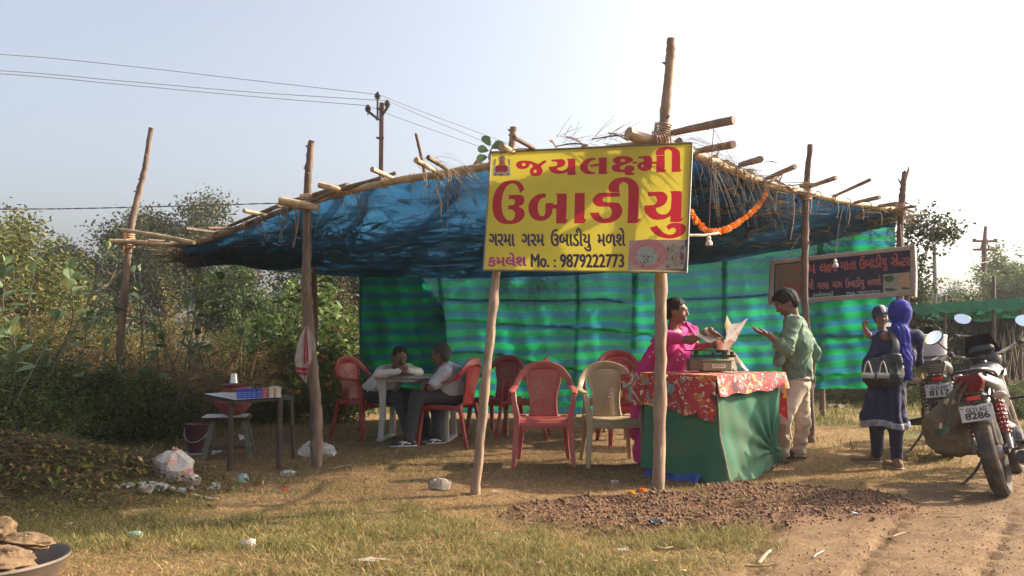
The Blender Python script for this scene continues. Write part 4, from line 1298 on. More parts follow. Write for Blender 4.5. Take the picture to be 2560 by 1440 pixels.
vs = [roofp(i / nu, (j / nv) ** 1.2) for j in range(nv + 1) for i in range(nu + 1)]
f = [(j * (nu + 1) + i, j * (nu + 1) + i + 1, (j + 1) * (nu + 1) + i + 1, (j + 1) * (nu + 1) + i) for j in range(nv) for i in range(nu)]
mesh('roof_net', vs, np.array(f), ROOFNET, STALL, rel=True, colors=[(0, 0, 0, 1)] * len(vs), ang=0)
# selvedge cords along the wall edges
MB().tube([P(2235, y, NET_D(2235) - .02) for y in (556, 650, 760, 870, 968)], .008, 5).build('net_edge_cord', mat('green_cord', (.02, .22, .08), (.015, .12, .05), .6, 20), STALL, rel=True)
MB().tube([P(x, wb(x), NET_D(x) - .05) for x in range(905, 2236, 60)], .006, 4).build('net_edge_cord', mat('green_cord', (.02, .22, .08)), STALL, rel=True)
# long rafters lying on the roof (seen as dark lines through it and shading it)
b = MB()
for i in range(13):
    u = .05 + i * .072
    b.tube([roofp(u, v) + V(0, 0, .07) for v in (.0, .25, .5, .75, 1)], [.028, .022], 7)
b.build('roof_rafters', BARK, STALL, rel=True)
# palm thatch thrown over the roof, thick in the middle, loose at the edges
n = 15000; rg = np.random.RandomState(3)
u = rg.rand(n); v = rg.rand(n) ** .8 * .98 + .02
keep = rg.rand(n) < np.where(u < .52, np.where(v > .1, .24, .04) + .5 * sst(.15, .6, v) , np.where(u < .70, .8, np.where(v > .15, .3, .03))) * np.where((u > .5) & (u < .72), 1.0, .9)
u, v = u[keep], v[keep]; base = np.array([roofp(a, b_) for a, b_ in zip(u[:4200], v[:4200])])
n = 13000; k = rg.randint(0, len(base), n); c = base[k] + rg.randn(n, 3) * V(.16, .16, 0) + V(0, 0, .05)
c[:, 2] += rg.rand(n) * .07
a = rg.rand(n) * 6.28; ln = rg.uniform(.18, .6, n); el = rg.randn(n) * .07
d = np.stack([np.cos(a), np.sin(a), el], 1) * ln[:, None]; w = np.stack([-np.sin(a), np.cos(a), rg.randn(n) * .3], 1) * rg.uniform(.008, .028, n)[:, None]
tv = np.stack([c - d / 2 + w * .3, c - d / 2 - w * .3, c - w + V(0, 0, .01), c + w + V(0, 0, .01), c + d / 2], 1).reshape(-1, 3)
i = np.arange(n)[:, None] * 5
tf = np.concatenate([i + [0, 1, 2], i + [0, 2, 3], i + [3, 2, 4]])
cc = np.array([(.16, .115, .07), (.27, .20, .12), (.10, .075, .05), (.20, .17, .10)])[rg.randint(0, 4, n)]
o = mesh('thatch', tv, tf, GRASSM, STALL, rel=True, colors=np.repeat(np.concatenate([cc, np.ones((n, 1))], 1), 5, 0), smooth=False, ang=0)
o['kind'] = 'stuff'
# drooping palm strips: fans hanging at the rails and over the wall top
def fan(cx_, cy_, d, n, L, seed, ang0=-pi / 2, spread=.9, w=.007, curl=.25, name='palm_frond', m=TWIG):
    rg = random.Random(seed); o_ = P(cx_, cy_, d); b = MB()
    for k in range(n):
        a_ = ang0 + rg.uniform(-spread, spread); l = L * rg.uniform(.5, 1.1); s = o_ + V(rg.uniform(-.12, .12), rg.uniform(-.05, .05), rg.uniform(-.03, .05))
        dr = V(cos(a_), rg.uniform(-.3, .3), sin(a_)); p = [s, s + dr * l * .5, s + dr * l + V(0, 0, -curl * l)]
        b.ribbon(spline(p, 3), V(.3, .9, .1), [w, w * 1.2, w * .2], .0015)
    return b.build(name, m, STALL, rel=True, smooth=False)
PALMD = mat('dead_palm', (.30, .225, .15), (.15, .11, .075), .8, 20)
fan(1748, 385, 6.75, 20, .42, 1, -.9, .65, .010, .5, m=PALMD); fan(1800, 400, 7.2, 18, .42, 2, -.6, .55, .010, .5, m=PALMD)
fan(1850, 425, 7.7, 18, .4, 3, -.7, .6, .010, .5, m=PALMD); fan(1890, 445, 8.1, 22, .45, 4, -.9, .6, .010, .5, m=PALMD); fan(1700, 362, 6.4, 26, .35, 5, -.1, .4, .010, .4, m=PALMD)
fan(1100, 425, 6.65, 22, .38, 6, -1.4, 1.0, .008, .3, m=PALMD); fan(1075, 398, 6.6, 12, .24, 7, -.4, .7, .009, .3, m=PALMD); fan(1150, 425, 6.6, 14, .32, 8, -.3, .6, .008, .4, m=PALMD)
fan(455, 612, 9.2, 30, .42, 9, -1.0, .6, .010, .3); fan(640, 552, 8.3, 14, .2, 10, -1.5, .8, .007, .2, m=PALMD); fan(880, 480, 7.3, 16, .25, 11, -.9, .7, .007, .2, m=PALMD)
fan(730, 525, 7.95, 12, .3, 12, -1.5, .5, .007, .2, m=PALMD); fan(1500, 352, 6.35, 22, .3, 13, .2, .8, .008, .1, m=PALMD); fan(1425, 356, 6.35, 16, .22, 14, .3, 1.0, .008, .1, m=PALMD)
for i, (x, y, n_, L) in enumerate([(1150, 690, 26, .38), (1270, 686, 46, .62), (1345, 690, 50, .65), (1395, 684, 34, .5), (1235, 690, 26, .5), (1620, 668, 14, .3), (1780, 650, 16, .35), (1925, 640, 40, .75), (1990, 610, 40, .8), (2060, 590, 30, .6), (1880, 645, 20, .4), (2110, 575, 18, .5)]):
    fan(x, y, NET_D(x) + .05, n_, L, 30 + i, -pi / 2, .95, .011, .15)
# ------------------------------------------------------------------ lettering
class Plane:
    def __init__(s, a, b, c):
        s.o = a; s.n = nrm(np.cross(b - a, c - a))
        if s.n[1] > 0: s.n = -s.n                       # faces the camera
    def at(s, px, py, off=0.0):
        C0 = V(0, 0, CAM_Z); d = P(px, py, 1.0) - C0
        t = np.dot(s.o + s.n * off - C0, s.n) / np.dot(d, s.n)
        return C0 + d * t
def smooth_poly(txt, tf, k=5):
    """outline: 'x,y' points, 'c' marks a corner; rounded between corners"""
    pts, cor = [], []
    for q in txt.split():
        c = q.endswith('c'); q = q.rstrip('c'); x, y = q.split(',')
        pts.append(V(*tf(float(x), float(y)))); cor.append(c)
    n = len(pts); out = []
    for i in range(n):
        p0, p1, p2, p3 = pts[i - 1], pts[i], pts[(i + 1) % n], pts[(i + 2) % n]
        out.append(p1)
        if cor[i] and cor[(i + 1) % n]: continue
        if cor[i]: p0 = 2 * p1 - p2 if False else p1
        if cor[(i + 1) % n]: p3 = p2
        m1 = (p2 - p0) / 2 if not cor[i] else (p2 - p1) * .9; m2 = (p3 - p1) / 2 if not cor[(i + 1) % n] else (p2 - p1) * .9
        for j in range(1, k):
            t = j / k
            out.append((2 * t ** 3 - 3 * t * t + 1) * p1 + (t ** 3 - 2 * t * t + t) * m1 + (-2 * t ** 3 + 3 * t * t) * p2 + (t ** 3 - t * t) * m2)
    return out
def ell_poly(cx_, cy_, rx, ry, tf, n=20):
    return [V(*tf(cx_ + rx * cos(2 * pi * i / n), cy_ + ry * sin(2 * pi * i / n))) for i in range(n)]
def fill(polys):
    """fill closed 2D outlines, nested ones are holes -> verts2d, faces"""
    cu = bpy.data.curves.new('tmp', 'CURVE'); cu.dimensions = '2D'; cu.fill_mode = 'BOTH'
    for p in polys:
        s = cu.splines.new('POLY'); s.points.add(len(p) - 1); s.use_cyclic_u = True
        for q, a in zip(s.points, p): q.co = (a[0], -a[1], 0, 1)
    o = bpy.data.objects.new('tmp', cu); col.objects.link(o)
    dg = bpy.context.evaluated_depsgraph_get(); me = o.evaluated_get(dg).to_mesh()
    v = [(a.co[0], -a.co[1]) for a in me.vertices]; f = [tuple(q.vertices) for q in me.polygons]
    o.evaluated_get(dg).to_mesh_clear(); bpy.data.objects.remove(o); bpy.data.curves.remove(cu)
    return v, f
def text2d(body):
    cu = bpy.data.curves.new('tmp', 'FONT'); cu.body = body; cu.size = 1; cu.resolution_u = 4
    o = bpy.data.objects.new('tmp', cu); col.objects.link(o)
    dg = bpy.context.evaluated_depsgraph_get(); me = o.evaluated_get(dg).to_mesh()
    v = np.array([(a.co[0], a.co[1]) for a in me.vertices]); f = [tuple(q.vertices) for q in me.polygons]
    o.evaluated_get(dg).to_mesh_clear(); bpy.data.objects.remove(o); bpy.data.curves.remove(cu)
    return v, f
def text_fit(body, x0, y0, x1, y1, h, bold=0.0, up=(0, -1)):
    """text whose baseline runs from (x0,y0) to (x1,y1); h = height of its letters, all in picture units"""
    v, f = text2d(body)
    w0, w1 = v[:, 0].min(), v[:, 0].max(); H = .62
    X = (v[:, 0] - w0) / (w1 - w0); Y = v[:, 1] / H * h
    base = [(x0 + (x1 - x0) * a + up[0] * b, y0 + (y1 - y0) * a + up[1] * b) for a, b in zip(X, Y)]
    vs, fs, lay = [], [], []
    sh = [(0, 0)] if bold <= 0 else [(0, 0), (bold, 0), (-bold, 0), (0, bold * .7), (0, -bold * .7), (bold * .7, bold * .5), (-bold * .7, -bold * .5)]
    for k, (dx, dy) in enumerate(sh):
        o = len(vs); vs += [(a + dx, b + dy) for a, b in base]; lay += [k] * len(base); fs += [tuple(i + o for i in q) for q in f]
    return vs, fs, lay
def lay_text(name, m, parent, plane, items, off=.0016):
    """items = list of (body,x0,y0,x1,y1,h,bold[,up])"""
    for it in items:
        vs, fs, lay = text_fit(*it)
        mesh(name, [plane(x, y, off + .00012 * k) for (x, y), k in zip(vs, lay)], fs, m, parent, smooth=False, rel=True)

Z1 = lambda x, y: (1220 + x / 9.6, 350 + y / 9.6)
Z2 = lambda x, y: (1470 + x / 9.6, 350 + y / 9.6)
Z3 = lambda x, y: (1210 + x / 9.4815, 430 + y / 9.4815)
Z4 = lambda x, y: (1460 + x / 8, 430 + y / 8)
GLY = [
 (Z1, '1360,480c 1415,515c 1265,632c 1300,690 1312,750 1280,820 1210,862 1130,872 1050,845 1005,790 1005,730 1035,680 1085,635c 1050,590 1005,572c 985,625 940,670 870,695 780,697 705,665 670,610 680,560 730,515 810,495 900,492 1000,500 1100,530 1165,562 1210,572c'),
 (Z1, '1525,472c 1750,458 1820,475 1855,530 1845,590 1790,640 1720,660 1658,668c 1680,710 1740,740 1810,735 1870,705 1905,655 1918,600 1920,520 1895,452c 2070,445 2095,465 2098,560 2095,778c 2140,780c 2080,838c 1905,843c 1905,765c 1830,795 1740,812 1630,808 1540,775 1480,725 1455,670 1470,638c 1590,630 1650,605 1668,565 1645,530 1590,518 1525,518c'),
 (Z2, '182,430c 90,428 -20,450 -110,510 -175,590 -190,660 -165,730 -100,785 -10,818 96,825 165,822c 168,770c 110,768 55,750 10,710 -10,650 5,580 45,525 110,485 182,478c'),
 (Z2, '245,428c 420,418 450,450 446,765c 510,763c 435,818c 252,822c 262,618c 62,648c 45,602c 262,562c 262,480'),
 (Z2, '595,500 620,440 700,400 830,385 960,395 1050,430 1082,475 1050,520 960,560 860,600 790,630 760,665 785,700 870,712c 880,670 930,625 1010,608 1085,630 1115,680 1095,735 1045,755c 1075,785 1130,788c 1100,842c 912,845c 870,778c 760,772 650,755 585,715 565,665 600,610 690,572c 630,545'),
 (Z2, '1068,520c 1178,518c 1178,565c 1068,567c'),
 (Z2, '1200,395c 1450,382 1520,410 1543,470 1543,520c 1640,518c 1645,420 1625,378c 1825,375 1842,420 1842,720c 1900,720c 1830,775c 1635,783c 1635,572c 1535,575c 1535,640 1500,700 1420,742 1340,745 1250,720 1190,660 1190,600 1230,550 1290,528 1335,520c 1340,460 1310,440 1200,440c'),
 (Z2, '1640,366c 1625,320 1640,260 1700,200 1800,168 1920,160 2060,175 2160,230 2205,300 2212,400 2210,705c 2275,705c 2200,765c 2005,770c 2012,400 2010,290 1975,245 1925,225 1870,240 1835,290 1850,362c'),
 (Z3, '958,415c 930,340 860,250 770,205 680,192 560,205 440,255 340,350 260,480 215,620 198,780 210,930 250,1060 330,1160 440,1220 570,1238 720,1225 850,1170 940,1080 965,990 940,900 870,845 815,822c 890,790 945,730 960,660 935,590 880,550 820,540 590,545c 588,650c 650,640 710,655 735,710 710,765 650,792 575,788c 572,885c 650,890 715,935 740,1000 720,1080 680,1130 620,1152 550,1135 490,1070 440,960 418,820 420,680 450,520 510,380 590,300 670,270 740,285 800,350 835,420 855,500c'),
 (Z3, '1465,515c 1350,515 1250,545 1150,620 1080,720 1050,830 1065,950 1120,1060 1210,1130 1330,1158 1450,1140 1550,1070 1610,980 1625,870c 1715,870c 1710,1222c 1925,1220c 2010,1125c 1945,1125c 1960,700 1962,560 1920,512 1695,515c 1730,560 1730,770c 1635,770c 1635,732c 1460,738c 1450,960 1425,1030 1375,1045 1320,1020 1285,940 1275,830 1295,720 1345,640 1400,610 1465,608c'),
 (Z3, '2135,500c 2360,498 2390,560 2380,1115c 2450,1115c 2370,1220c 2135,1218c 2155,560'),
 (Z4, '720,412c 350,415 260,445 190,510 172,570 200,640 270,685 340,695 470,695 530,725 560,790 545,860 500,915 430,932 360,915 315,860 300,808c 112,812c 150,900 240,980 350,1020 480,1022 610,985 710,910 765,810 760,720 710,640 640,608 430,605 385,580 385,530 430,498 715,494c'),
 (Z4, '510,402c 488,330 500,260 560,180 660,125 800,105 920,120 1030,190 1085,280 1098,380 1090,700 1080,938c 1150,938c 1070,1022c 867,1022c 885,600 888,340 870,240 800,200 730,230 700,310 718,402c'),
 (Z4, '1280,400c 1540,395 1620,420 1668,490 1665,560 1620,640 1540,690 1435,722c 1460,790 1510,835 1580,850 1660,830 1720,760 1740,660 1745,450 1715,385c 1920,382 1958,420 1955,600 1945,925c 2000,922c 1930,1004c 1725,1004c 1725,880c 1640,930 1530,955 1400,950 1290,890 1215,790 1200,700 1230,665c 1370,662 1440,620 1458,560 1440,500 1390,480 1280,484c'),
 (Z4, '1640,1090c 1700,1165c 1745,1125 1800,1120 1838,1160 1810,1220 1740,1252 1650,1240 1550,1180 1460,1072c 1310,1112c 1380,1210 1500,1290 1640,1330 1790,1325 1930,1280 2020,1200 2045,1130 2010,1060 1930,1024 1830,1016 1740,1026 1680,1055'),
]
HOLES = [(Z1, 858, 590, 48, 36), (Z1, 1130, 752, 38, 42), (Z2, 835, 490, 58, 40), (Z2, 1308, 622, 30, 32)]
letters = [smooth_poly(t, z) for z, t in GLY]; counters = [ell_poly(cx_, cy_, rx, ry, z) for z, cx_, cy_, rx, ry in HOLES]

SIGN = thing('signboard', 'yellow flex signboard with big red Gujarati lettering hung between the two front posts', 'signboard', P(1470, 680, 6.3))
TL, TR, BL = P(1228, 381, 6.50), P(1730, 358, 6.16), P(1209.5, 674.5, 6.48)
SP = Plane(TL, TR, BL); TRc, BRc = (1730, 358), (1716, 680.5)
YEL = mat('yellow_flex', (.66, .54, .055), (.60, .49, .05), .5, 3, transl=.40, bmp=.25, bd=.02, dirt=(.45, .36, .10), dirt_amt=.12)
RED = mat('red_flex_print', (.46, .016, .028), (.42, .013, .025), .45, 3, transl=.34)
INK = mat('purple_black_print', (.045, .02, .06), (.035, .015, .05), .5, 3)
MAG = mat('magenta_print', (.42, .04, .18), (.36, .03, .15), .5, 3)
border = [V(1229.5, 382.5), V(1728.5, 359.8), V(1714.5, 679), V(1211, 673)]
v, f = fill([border] + letters + counters)
mesh('panel', [SP.at(x, y) for x, y in v], f, YEL, SIGN, smooth=False, rel=True)
v, f = fill(letters + counters)
mesh('red_lettering', [SP.at(x, y) for x, y in v], f, RED, SIGN, smooth=False, rel=True)
ZS = lambda x, y: (1180 + x / 4, 340 + y / 4)
def zt(body, x0, y0, x1, y1, h, bold):
    a, b_ = ZS(x0, y0), ZS(x1, y1); return (body, a[0], a[1], b_[0], b_[1], h / 4, bold / 4)
lay_text('small_lettering', INK, SIGN, SP.at, [zt('ગરમા', 172, 1097, 425, 1100, 122, 5), zt('ગરમ', 498, 1100, 720, 1098, 122, 5), zt('ઉબાડીયુ', 792, 1098, 1190, 1100, 122, 5), zt('મળશે', 1258, 1100, 1530, 1098, 122, 5),
                                              zt('Mo.', 592, 1308, 768, 1310, 116, 6), zt(':', 820, 1310, 836, 1310, 100, 4), zt('9879222773', 884, 1312, 1518, 1312, 116, 6)])
lay_text('name_lettering', MAG, SIGN, SP.at, [zt('કમલેશ', 162, 1303, 540, 1298, 92, 6)])
# frame: thin square bars on the back and a white folded edge on the right
b = MB(); cnr = [(1227.5, 380.5), (1730.5, 357.5), (1716.5, 681.5), (1209, 675.5)]
for i in range(4):
    (x0, y0), (x1, y1) = cnr[i], cnr[(i + 1) % 4]
    p, q = SP.at(x0, y0, -.008), SP.at(x1, y1, -.008); b.ribbon([p, q], SP.n, .028, .010)
b.build('frame', mat('painted_steel', (.24, .20, .16), (.16, .12, .10), .6, 8), SIGN, rel=True)
b = MB()
p, q = SP.at(1731.4, 357, -.012), SP.at(1717.4, 682, -.012); b.ribbon([p, q], SP.n, .036, .008)
b.build('white_edge', mat('white_flex_edge', (.8, .78, .7), (.72, .7, .62), .5, 8), SIGN, rel=True)
# printed pictures: food photograph (lower right), seated figure on a lotus (upper left)
def blob_patch(cx_, cy_, rx, ry, n, wob, seed):
    rg = random.Random(seed); return [(cx_ + rx * cos(2 * pi * i / n) * (1 + rg.uniform(-wob, wob)), cy_ + ry * sin(2 * pi * i / n) * (1 + rg.uniform(-wob, wob))) for i in range(n)]
def patch(polys, off, m, nm, parent=SIGN, pl=SP.at):
    V_, F_ = [], []
    for k, p in enumerate(polys):
        o = len(V_); V_ += [pl(x, y, off + .00006 * k) for x, y in p]; F_.append(tuple(range(o, o + len(p))))
    return mesh(nm, V_, F_, m, parent, smooth=False, rel=True)
ZF = lambda x, y: (1560 + x / 14.4, 590 + y / 14.4)
fp = lambda pts: [ZF(*p) for p in pts]
pm = lambda n_, c: mat(n_, c, tuple(q * .8 for q in c), .5, 25, transl=.3)
patch([fp([(190, 150), (2290, 130), (2230, 1270), (135, 1230)])], .0010, pm('print_grey', (.45, .36, .35)), 'food_picture')
patch([fp([(2200, 130), (2290, 130), (2230, 1270), (1250, 1190), (2150, 1190)])], .0013, pm('print_dark', (.10, .10, .16)), 'picture_shadow')
patch([fp(blob_patch(880, 660, 700, 545, 30, .01, 1))], .0014, pm('print_pink', (.58, .26, .25)), 'picture_plate')
patch([fp(blob_patch(820, 720, 400, 350, 26, .02, 2))], .0017, pm('print_pale', (.42, .46, .43)), 'picture_dish')
patch([fp([(1560, 300), (1640, 255), (2150, 270), (2240, 420), (2230, 760), (2150, 1180), (1500, 1150), (1500, 900), (1610, 700), (1560, 500)])], .0019, pm('print_cream', (.43, .42, .36)), 'picture_tray')
rg = random.Random(4); dk = []
for k in range(70):
    if k < 28: x, y = rg.gauss(810, 200), rg.gauss(720, 180)
    else: x, y = rg.uniform(1540, 2160), rg.uniform(300, 1150)
    a = rg.uniform(0, 3.1); l = rg.uniform(30, 85); w = rg.uniform(8, 20)
    dk.append(fp([(x - l * cos(a), y - l * sin(a)), (x + w * sin(a), y - w * cos(a)), (x + l * cos(a), y + l * sin(a)), (x - w * sin(a), y + w * cos(a))]))
patch(dk, .0022, pm('print_black', (.06, .06, .055)), 'picture_marks')
patch([fp(blob_patch(1870, 700, 80, 110, 14, .1, 5)), fp(blob_patch(1900, 410, 85, 75, 12, .1, 6)), fp(blob_patch(1800, 990, 100, 90, 12, .1, 7))], .0065, pm('print_tan', (.45, .34, .26)), 'picture_pieces')
patch([fp(blob_patch(2090, 730, 90, 130, 14, .1, 8))], .0067, pm('print_maroon', (.28, .08, .10)), 'picture_beet')
zf = lambda pts: [Z1(*p) for p in pts]
patch([zf([(125, 640), (520, 640), (540, 865), (115, 865)])], .0010, pm('print_sky', (.45, .58, .60)), 'lotus_picture')
patch([zf(blob_patch(335, 455, 90, 95, 20, .02, 9)), zf([(130, 480), (200, 440), (180, 620), (120, 600)]), zf([(470, 440), (530, 480), (535, 600), (480, 620)])], .0013, pm('print_halo', (.62, .50, .33)), 'lotus_picture_halo')
patch([zf([(300, 480), (370, 480), (410, 560), (420, 650), (250, 650), (260, 560)]), zf(blob_patch(333, 430, 36, 45, 14, .02, 3))], .0018, pm('print_robe', (.55, .25, .18)), 'lotus_picture_figure')
patch([zf(blob_patch(210 + i * 45, 700 - 18 * (i % 2), 38, 85, 12, .05, i)) for i in range(6)] + [zf(blob_patch(180, 820, 30, 22, 9, .1, 3)), zf(blob_patch(470, 815, 30, 25, 9, .1, 4)), zf(blob_patch(315, 830, 70, 22, 12, .05, 4))], .0021, pm('print_lotus', (.62, .05, .10)), 'lotus_picture_petals')

# ------------------------------------------------------------------ dark signboard on the right
SG2 = thing('hanging_signboard', 'dark navy signboard with faded red Gujarati lettering, tilted, behind the right post', 'signboard', P(2110, 765, 9.8))
c4 = [(1925.6, 653), (2283, 616.5), (2284, 739), (1918.8, 765)]
P2 = Plane(P(*c4[0], 9.95), P(*c4[1], 9.72), P(*c4[3], 9.93))
NAVY = mat('navy_flex', (.014, .012, .032), (.02, .017, .04), .75, 4, dirt=(.05, .042, .045), dirt_amt=.15, spec=.15)
inn = [(1935, 659.5), (2277, 622.5), (2278, 727), (1934, 750)]
v = [P2.at(x, y) for x, y in inn]; mesh('panel', v, [(0, 3, 2, 1)], NAVY, SG2, smooth=False, rel=True)
b = MB()
FRM = mat('sun_bleached_flex', (.28, .225, .185), (.19, .15, .12), .8, 6)
for i in range(4):
    p, q = P2.at(*[(c4[i][k] + inn[i][k]) / 2 for k in (0, 1)], -.01), P2.at(*[(c4[(i + 1) % 4][k] + inn[(i + 1) % 4][k]) / 2 for k in (0, 1)], -.01)
    b.ribbon([p + (p - q) * .012, q + (q - p) * .012], SP.n * 0 + nrm(np.cross(q - p, P2.n)), [.050, .046, .050], .035)
b.build('frame', FRM, SG2, rel=True)
b = MB(); p, q = P2.at(2287, 615, -.03), P2.at(2289, 742, -.03); b.ribbon(spline([p, (p + q) / 2 + V(.008, 0, 0), q], 5), V(.55, .8, 0), [.10, .085, .10], .02)
b.build('side_face', mat('bleached_side', (.50, .42, .37), (.42, .34, .30), .7, 6), SG2, rel=True)
ZB = lambda x, y: (1860 + x / 3.657, 560 + y / 3.657)
def z3(body, x0, y0, x1, y1, h, bold):
    a, b_ = ZB(x0, y0), ZB(x1, y1); return (body, a[0], a[1], b_[0], b_[1], h / 3.657, bold / 3.657)
R2 = mat('faded_red_print', (.32, .05, .03), (.24, .035, .025), .5, 9); R1 = mat('faded_red_outline', (.30, .10, .09), (.22, .06, .06), .5, 9)
row1 = [('જય', 470, 462, 655, 450, 84), ('લ', 692, 446, 752, 440, 80), ('મી', 795, 434, 850, 430, 80), ('માતા', 885, 424, 1025, 412, 80), ('ઉબાડીયુ', 1060, 410, 1308, 390, 84), ('સે', 1345, 386, 1412, 380, 80), ('ન', 1410, 388, 1442, 385, 55), ('ટર', 1446, 384, 1515, 378, 76)]
lay_text('title_lettering', R2, SG2, P2.at, [z3(*r, 3.2) for r in row1])
ks = smooth_poly(GLY[4][1], Z2); kx = [p[0] for p in ks]; ky = [p[1] for p in ks]
kmap = lambda p: ZB(750 + (p[0] - min(kx)) / (max(kx) - min(kx)) * 46, 368 + (p[1] - min(ky)) / (max(ky) - min(ky)) * 76)
v, f = fill([[V(*kmap(p)) for p in ks], [V(*kmap(p)) for p in counters[2]]])
mesh('conjunct_letter', [P2.at(x, y, .002) for x, y in v], f, R2, SG2, smooth=False, rel=True)
lay_text('second_lettering', R1, SG2, P2.at, [z3(*r, 2.6) for r in [('લી', 590, 600, 636, 594, 66), ('ગરમા', 668, 598, 775, 592, 60), ('ગરમ', 805, 588, 898, 582, 60), ('ઉબાડીયુ', 928, 582, 1100, 570, 62), ('મળશે.', 1130, 570, 1262, 556, 60)]])
lay_text('contact_lettering', mat('white_print', (.28, .28, .30), (.22, .22, .24), .5, 9), SG2, P2.at, [z3('કમલેશભાઈ', 628, 668, 818, 655, 30, 1.2), z3('Mob.: 9879222773', 940, 648, 1245, 632, 25, 1.2)])
z3p = lambda pts: [ZB(*p) for p in pts]; p2 = P2.at
patch([z3p([(1272, 462), (1526, 436), (1530, 612), (1272, 628)])], .0010, pm('print_field', (.26, .28, .20)), 'pot_picture', SG2, p2)
patch([z3p([(1395, 540), (1528, 530), (1530, 612), (1395, 622)]), z3p([(1275, 560), (1400, 580), (1400, 620), (1275, 626)])], .0014, pm('print_sand', (.36, .30, .23)), 'pot_picture_ground', SG2, p2)
patch([z3p(blob_patch(1465, 520, 58, 52, 18, .04, 1)), z3p([(1430, 455), (1505, 445), (1495, 480), (1440, 485)])], .0018, pm('print_clay', (.48, .27, .16)), 'pot_picture_pot', SG2, p2)
patch([z3p(blob_patch(1325, 500, 46, 34, 14, .2, 2)), z3p(blob_patch(1340, 600, 55, 16, 12, .2, 2)), z3p(blob_patch(1478, 588, 40, 10, 12, .2, 2))], .0020, pm('print_leafdark', (.05, .07, .045)), 'pot_picture_plants', SG2, p2)
patch([z3p([(285, 378), (535, 352), (545, 668), (285, 685)])], .0010, pm('print_umber', (.17, .12, .085)), 'old_picture', SG2, p2)
patch([z3p(blob_patch(410, 440, 60, 60, 16, .05, 2)), z3p([(360, 500), (455, 495), (500, 660), (330, 668)])], .0014, pm('print_ochre', (.20, .12, .06)), 'old_picture_figure', SG2, p2)
patch([z3p([(340, 560), (520, 520), (535, 660), (330, 668)])], .0018, pm('print_brick', (.24, .06, .045)), 'old_picture_robe', SG2, p2)
# hanging wires of the dark board
for k, (x, y, x2, y2) in enumerate([(1960, 655, 2016, 560), (2255, 620, 2251, 560)]):
    MB().tube([P(x, y, 9.9), P(x2, y2, 10.2 if k else 9.6)], .004, 5).build('hanging_wire', CORD, SG2, rel=True)
# ------------------------------------------------------------------ moulded plastic armchairs
def plastic(n, c, c2=None, dust=(.35, .25, .17)):
    return mat(n, c, c2 or tuple(q * .8 for q in c), .45, 5, dirt=dust, dirt_amt=.22, bmp=.06, bd=.004, transl=.06)
def make_chair(name, label, m, holes, seed=0, emboss=None):
    r = thing(name, label, 'chair', (0, 0, 0), 0, 'plastic armchairs')
    zs = .43
    def seat(u, v):
        x = (u - .5) * (.46 - .05 * v); y = -.215 + v * .42
        dish = -.022 * sin(pi * min(1, max(0, u))) * sin(pi * min(1, v * .9 + .1)) - .035 * max(0, (.10 - v) / .10) ** 2
        return V(x, y, zs + dish + .02 * v * 0 - .012 * v)
    b = MB().grid(seat, 14, 14); b.grid(lambda u, v: seat(u, v) - V(0, 0, .012), 14, 14)
    # apron round the seat
    rim = [seat(0, t) for t in np.linspace(1, 0, 8)] + [seat(t, 0) for t in np.linspace(0, 1, 8)] + [seat(1, t) for t in np.linspace(0, 1, 8)]
    b.ribbon([p - V(0, 0, .022) for p in rim], V(0, 0, 1), .05, .010)
    b.build('seat', m, r)
    for sx in (-1, 1):
        # front leg sweeps up into the arm support
        p = spline([V(sx * .268, -.262, 0), V(sx * .250, -.235, .22), V(sx * .240, -.212, .43), V(sx * .262, -.205, .56), V(sx * .272, -.165, .655)], 5)
        bb = MB().ribbon(p, V(1, 0, 0), [.034, .05, .056, .05, .045], .034); bb.box(p[0] + V(0, 0, .004), (.040, .040, .012)); bb.build('leg', m, r)
        p = spline([V(sx * .235, .300, 0), V(sx * .212, .245, .22), V(sx * .195, .205, .43)], 5)
        bb = MB().ribbon(p, V(1, 0, 0), [.034, .045, .06], .034); bb.box(p[0] + V(0, 0, .004), (.038, .038, .012)); bb.build('leg', m, r)
        p = spline([V(sx * .272, -.185, .652), V(sx * .285, -.08, .668), V(sx * .283, .06, .672), V(sx * .262, .175, .700)], 5)
        MB().ribbon(p, V(1, 0, 0), [.046, .062, .058, .05], .018).build('armrest', m, r)
    arch = spline([V(-.262, .170, .695), V(-.235, .225, .760), V(-.165, .272, .845), V(-.08, .292, .882), V(0, .298, .892), V(.08, .292, .882), V(.165, .272, .845), V(.235, .225, .760), V(.262, .170, .695)], 5)
    dirs = [nrm(np.cross(np.cross(f[0], V(0, 1, .3)), f[0]) * 0 + np.cross(f[0], V(0, 1, .25))) for f in frames(arch)]
    MB().ribbon(arch, dirs, [.048, .062, .075, .078, .075, .062, .048], .022).build('backrest_frame', m, r)
    def splat(u, v):
        half = np.interp(v, [0, .25, .5, .75, 1], [.130, .118, .125, .155, .170]); top = .03 * (1 - (2 * u - 1) ** 2)
        x = (2 * u - 1) * half; y = .195 + .085 * v ** .9 - .02 * (1 - (2 * u - 1) ** 2) + .0; z = zs - .01 + v * (.405 + top)
        if emboss: y -= .0035 * emboss(2 * u - 1, v)
        return V(x, y, z)
    nu, nv = (26, 40) if holes else (44, 56)
    b = MB().grid(splat, nu, nv, (lambda i, j: holes and 4 < i < nu - 5 and 7 < j < nv - 7 and ((i % 3 == 0 and j % 2 == 0 and (i // 3 + j // 2) % 2 == 0))) if holes else None)
    o = b.build('backrest', m, r)
    md = o.modifiers.new('thick', 'SOLIDIFY'); md.thickness = .007
    # rib down both sides of the splat
    for sx in (0.0, 1.0):
        MB().tube([splat(sx, t) for t in np.linspace(0, .95, 10)], .011, 6).build('rib', m, r)
    return r
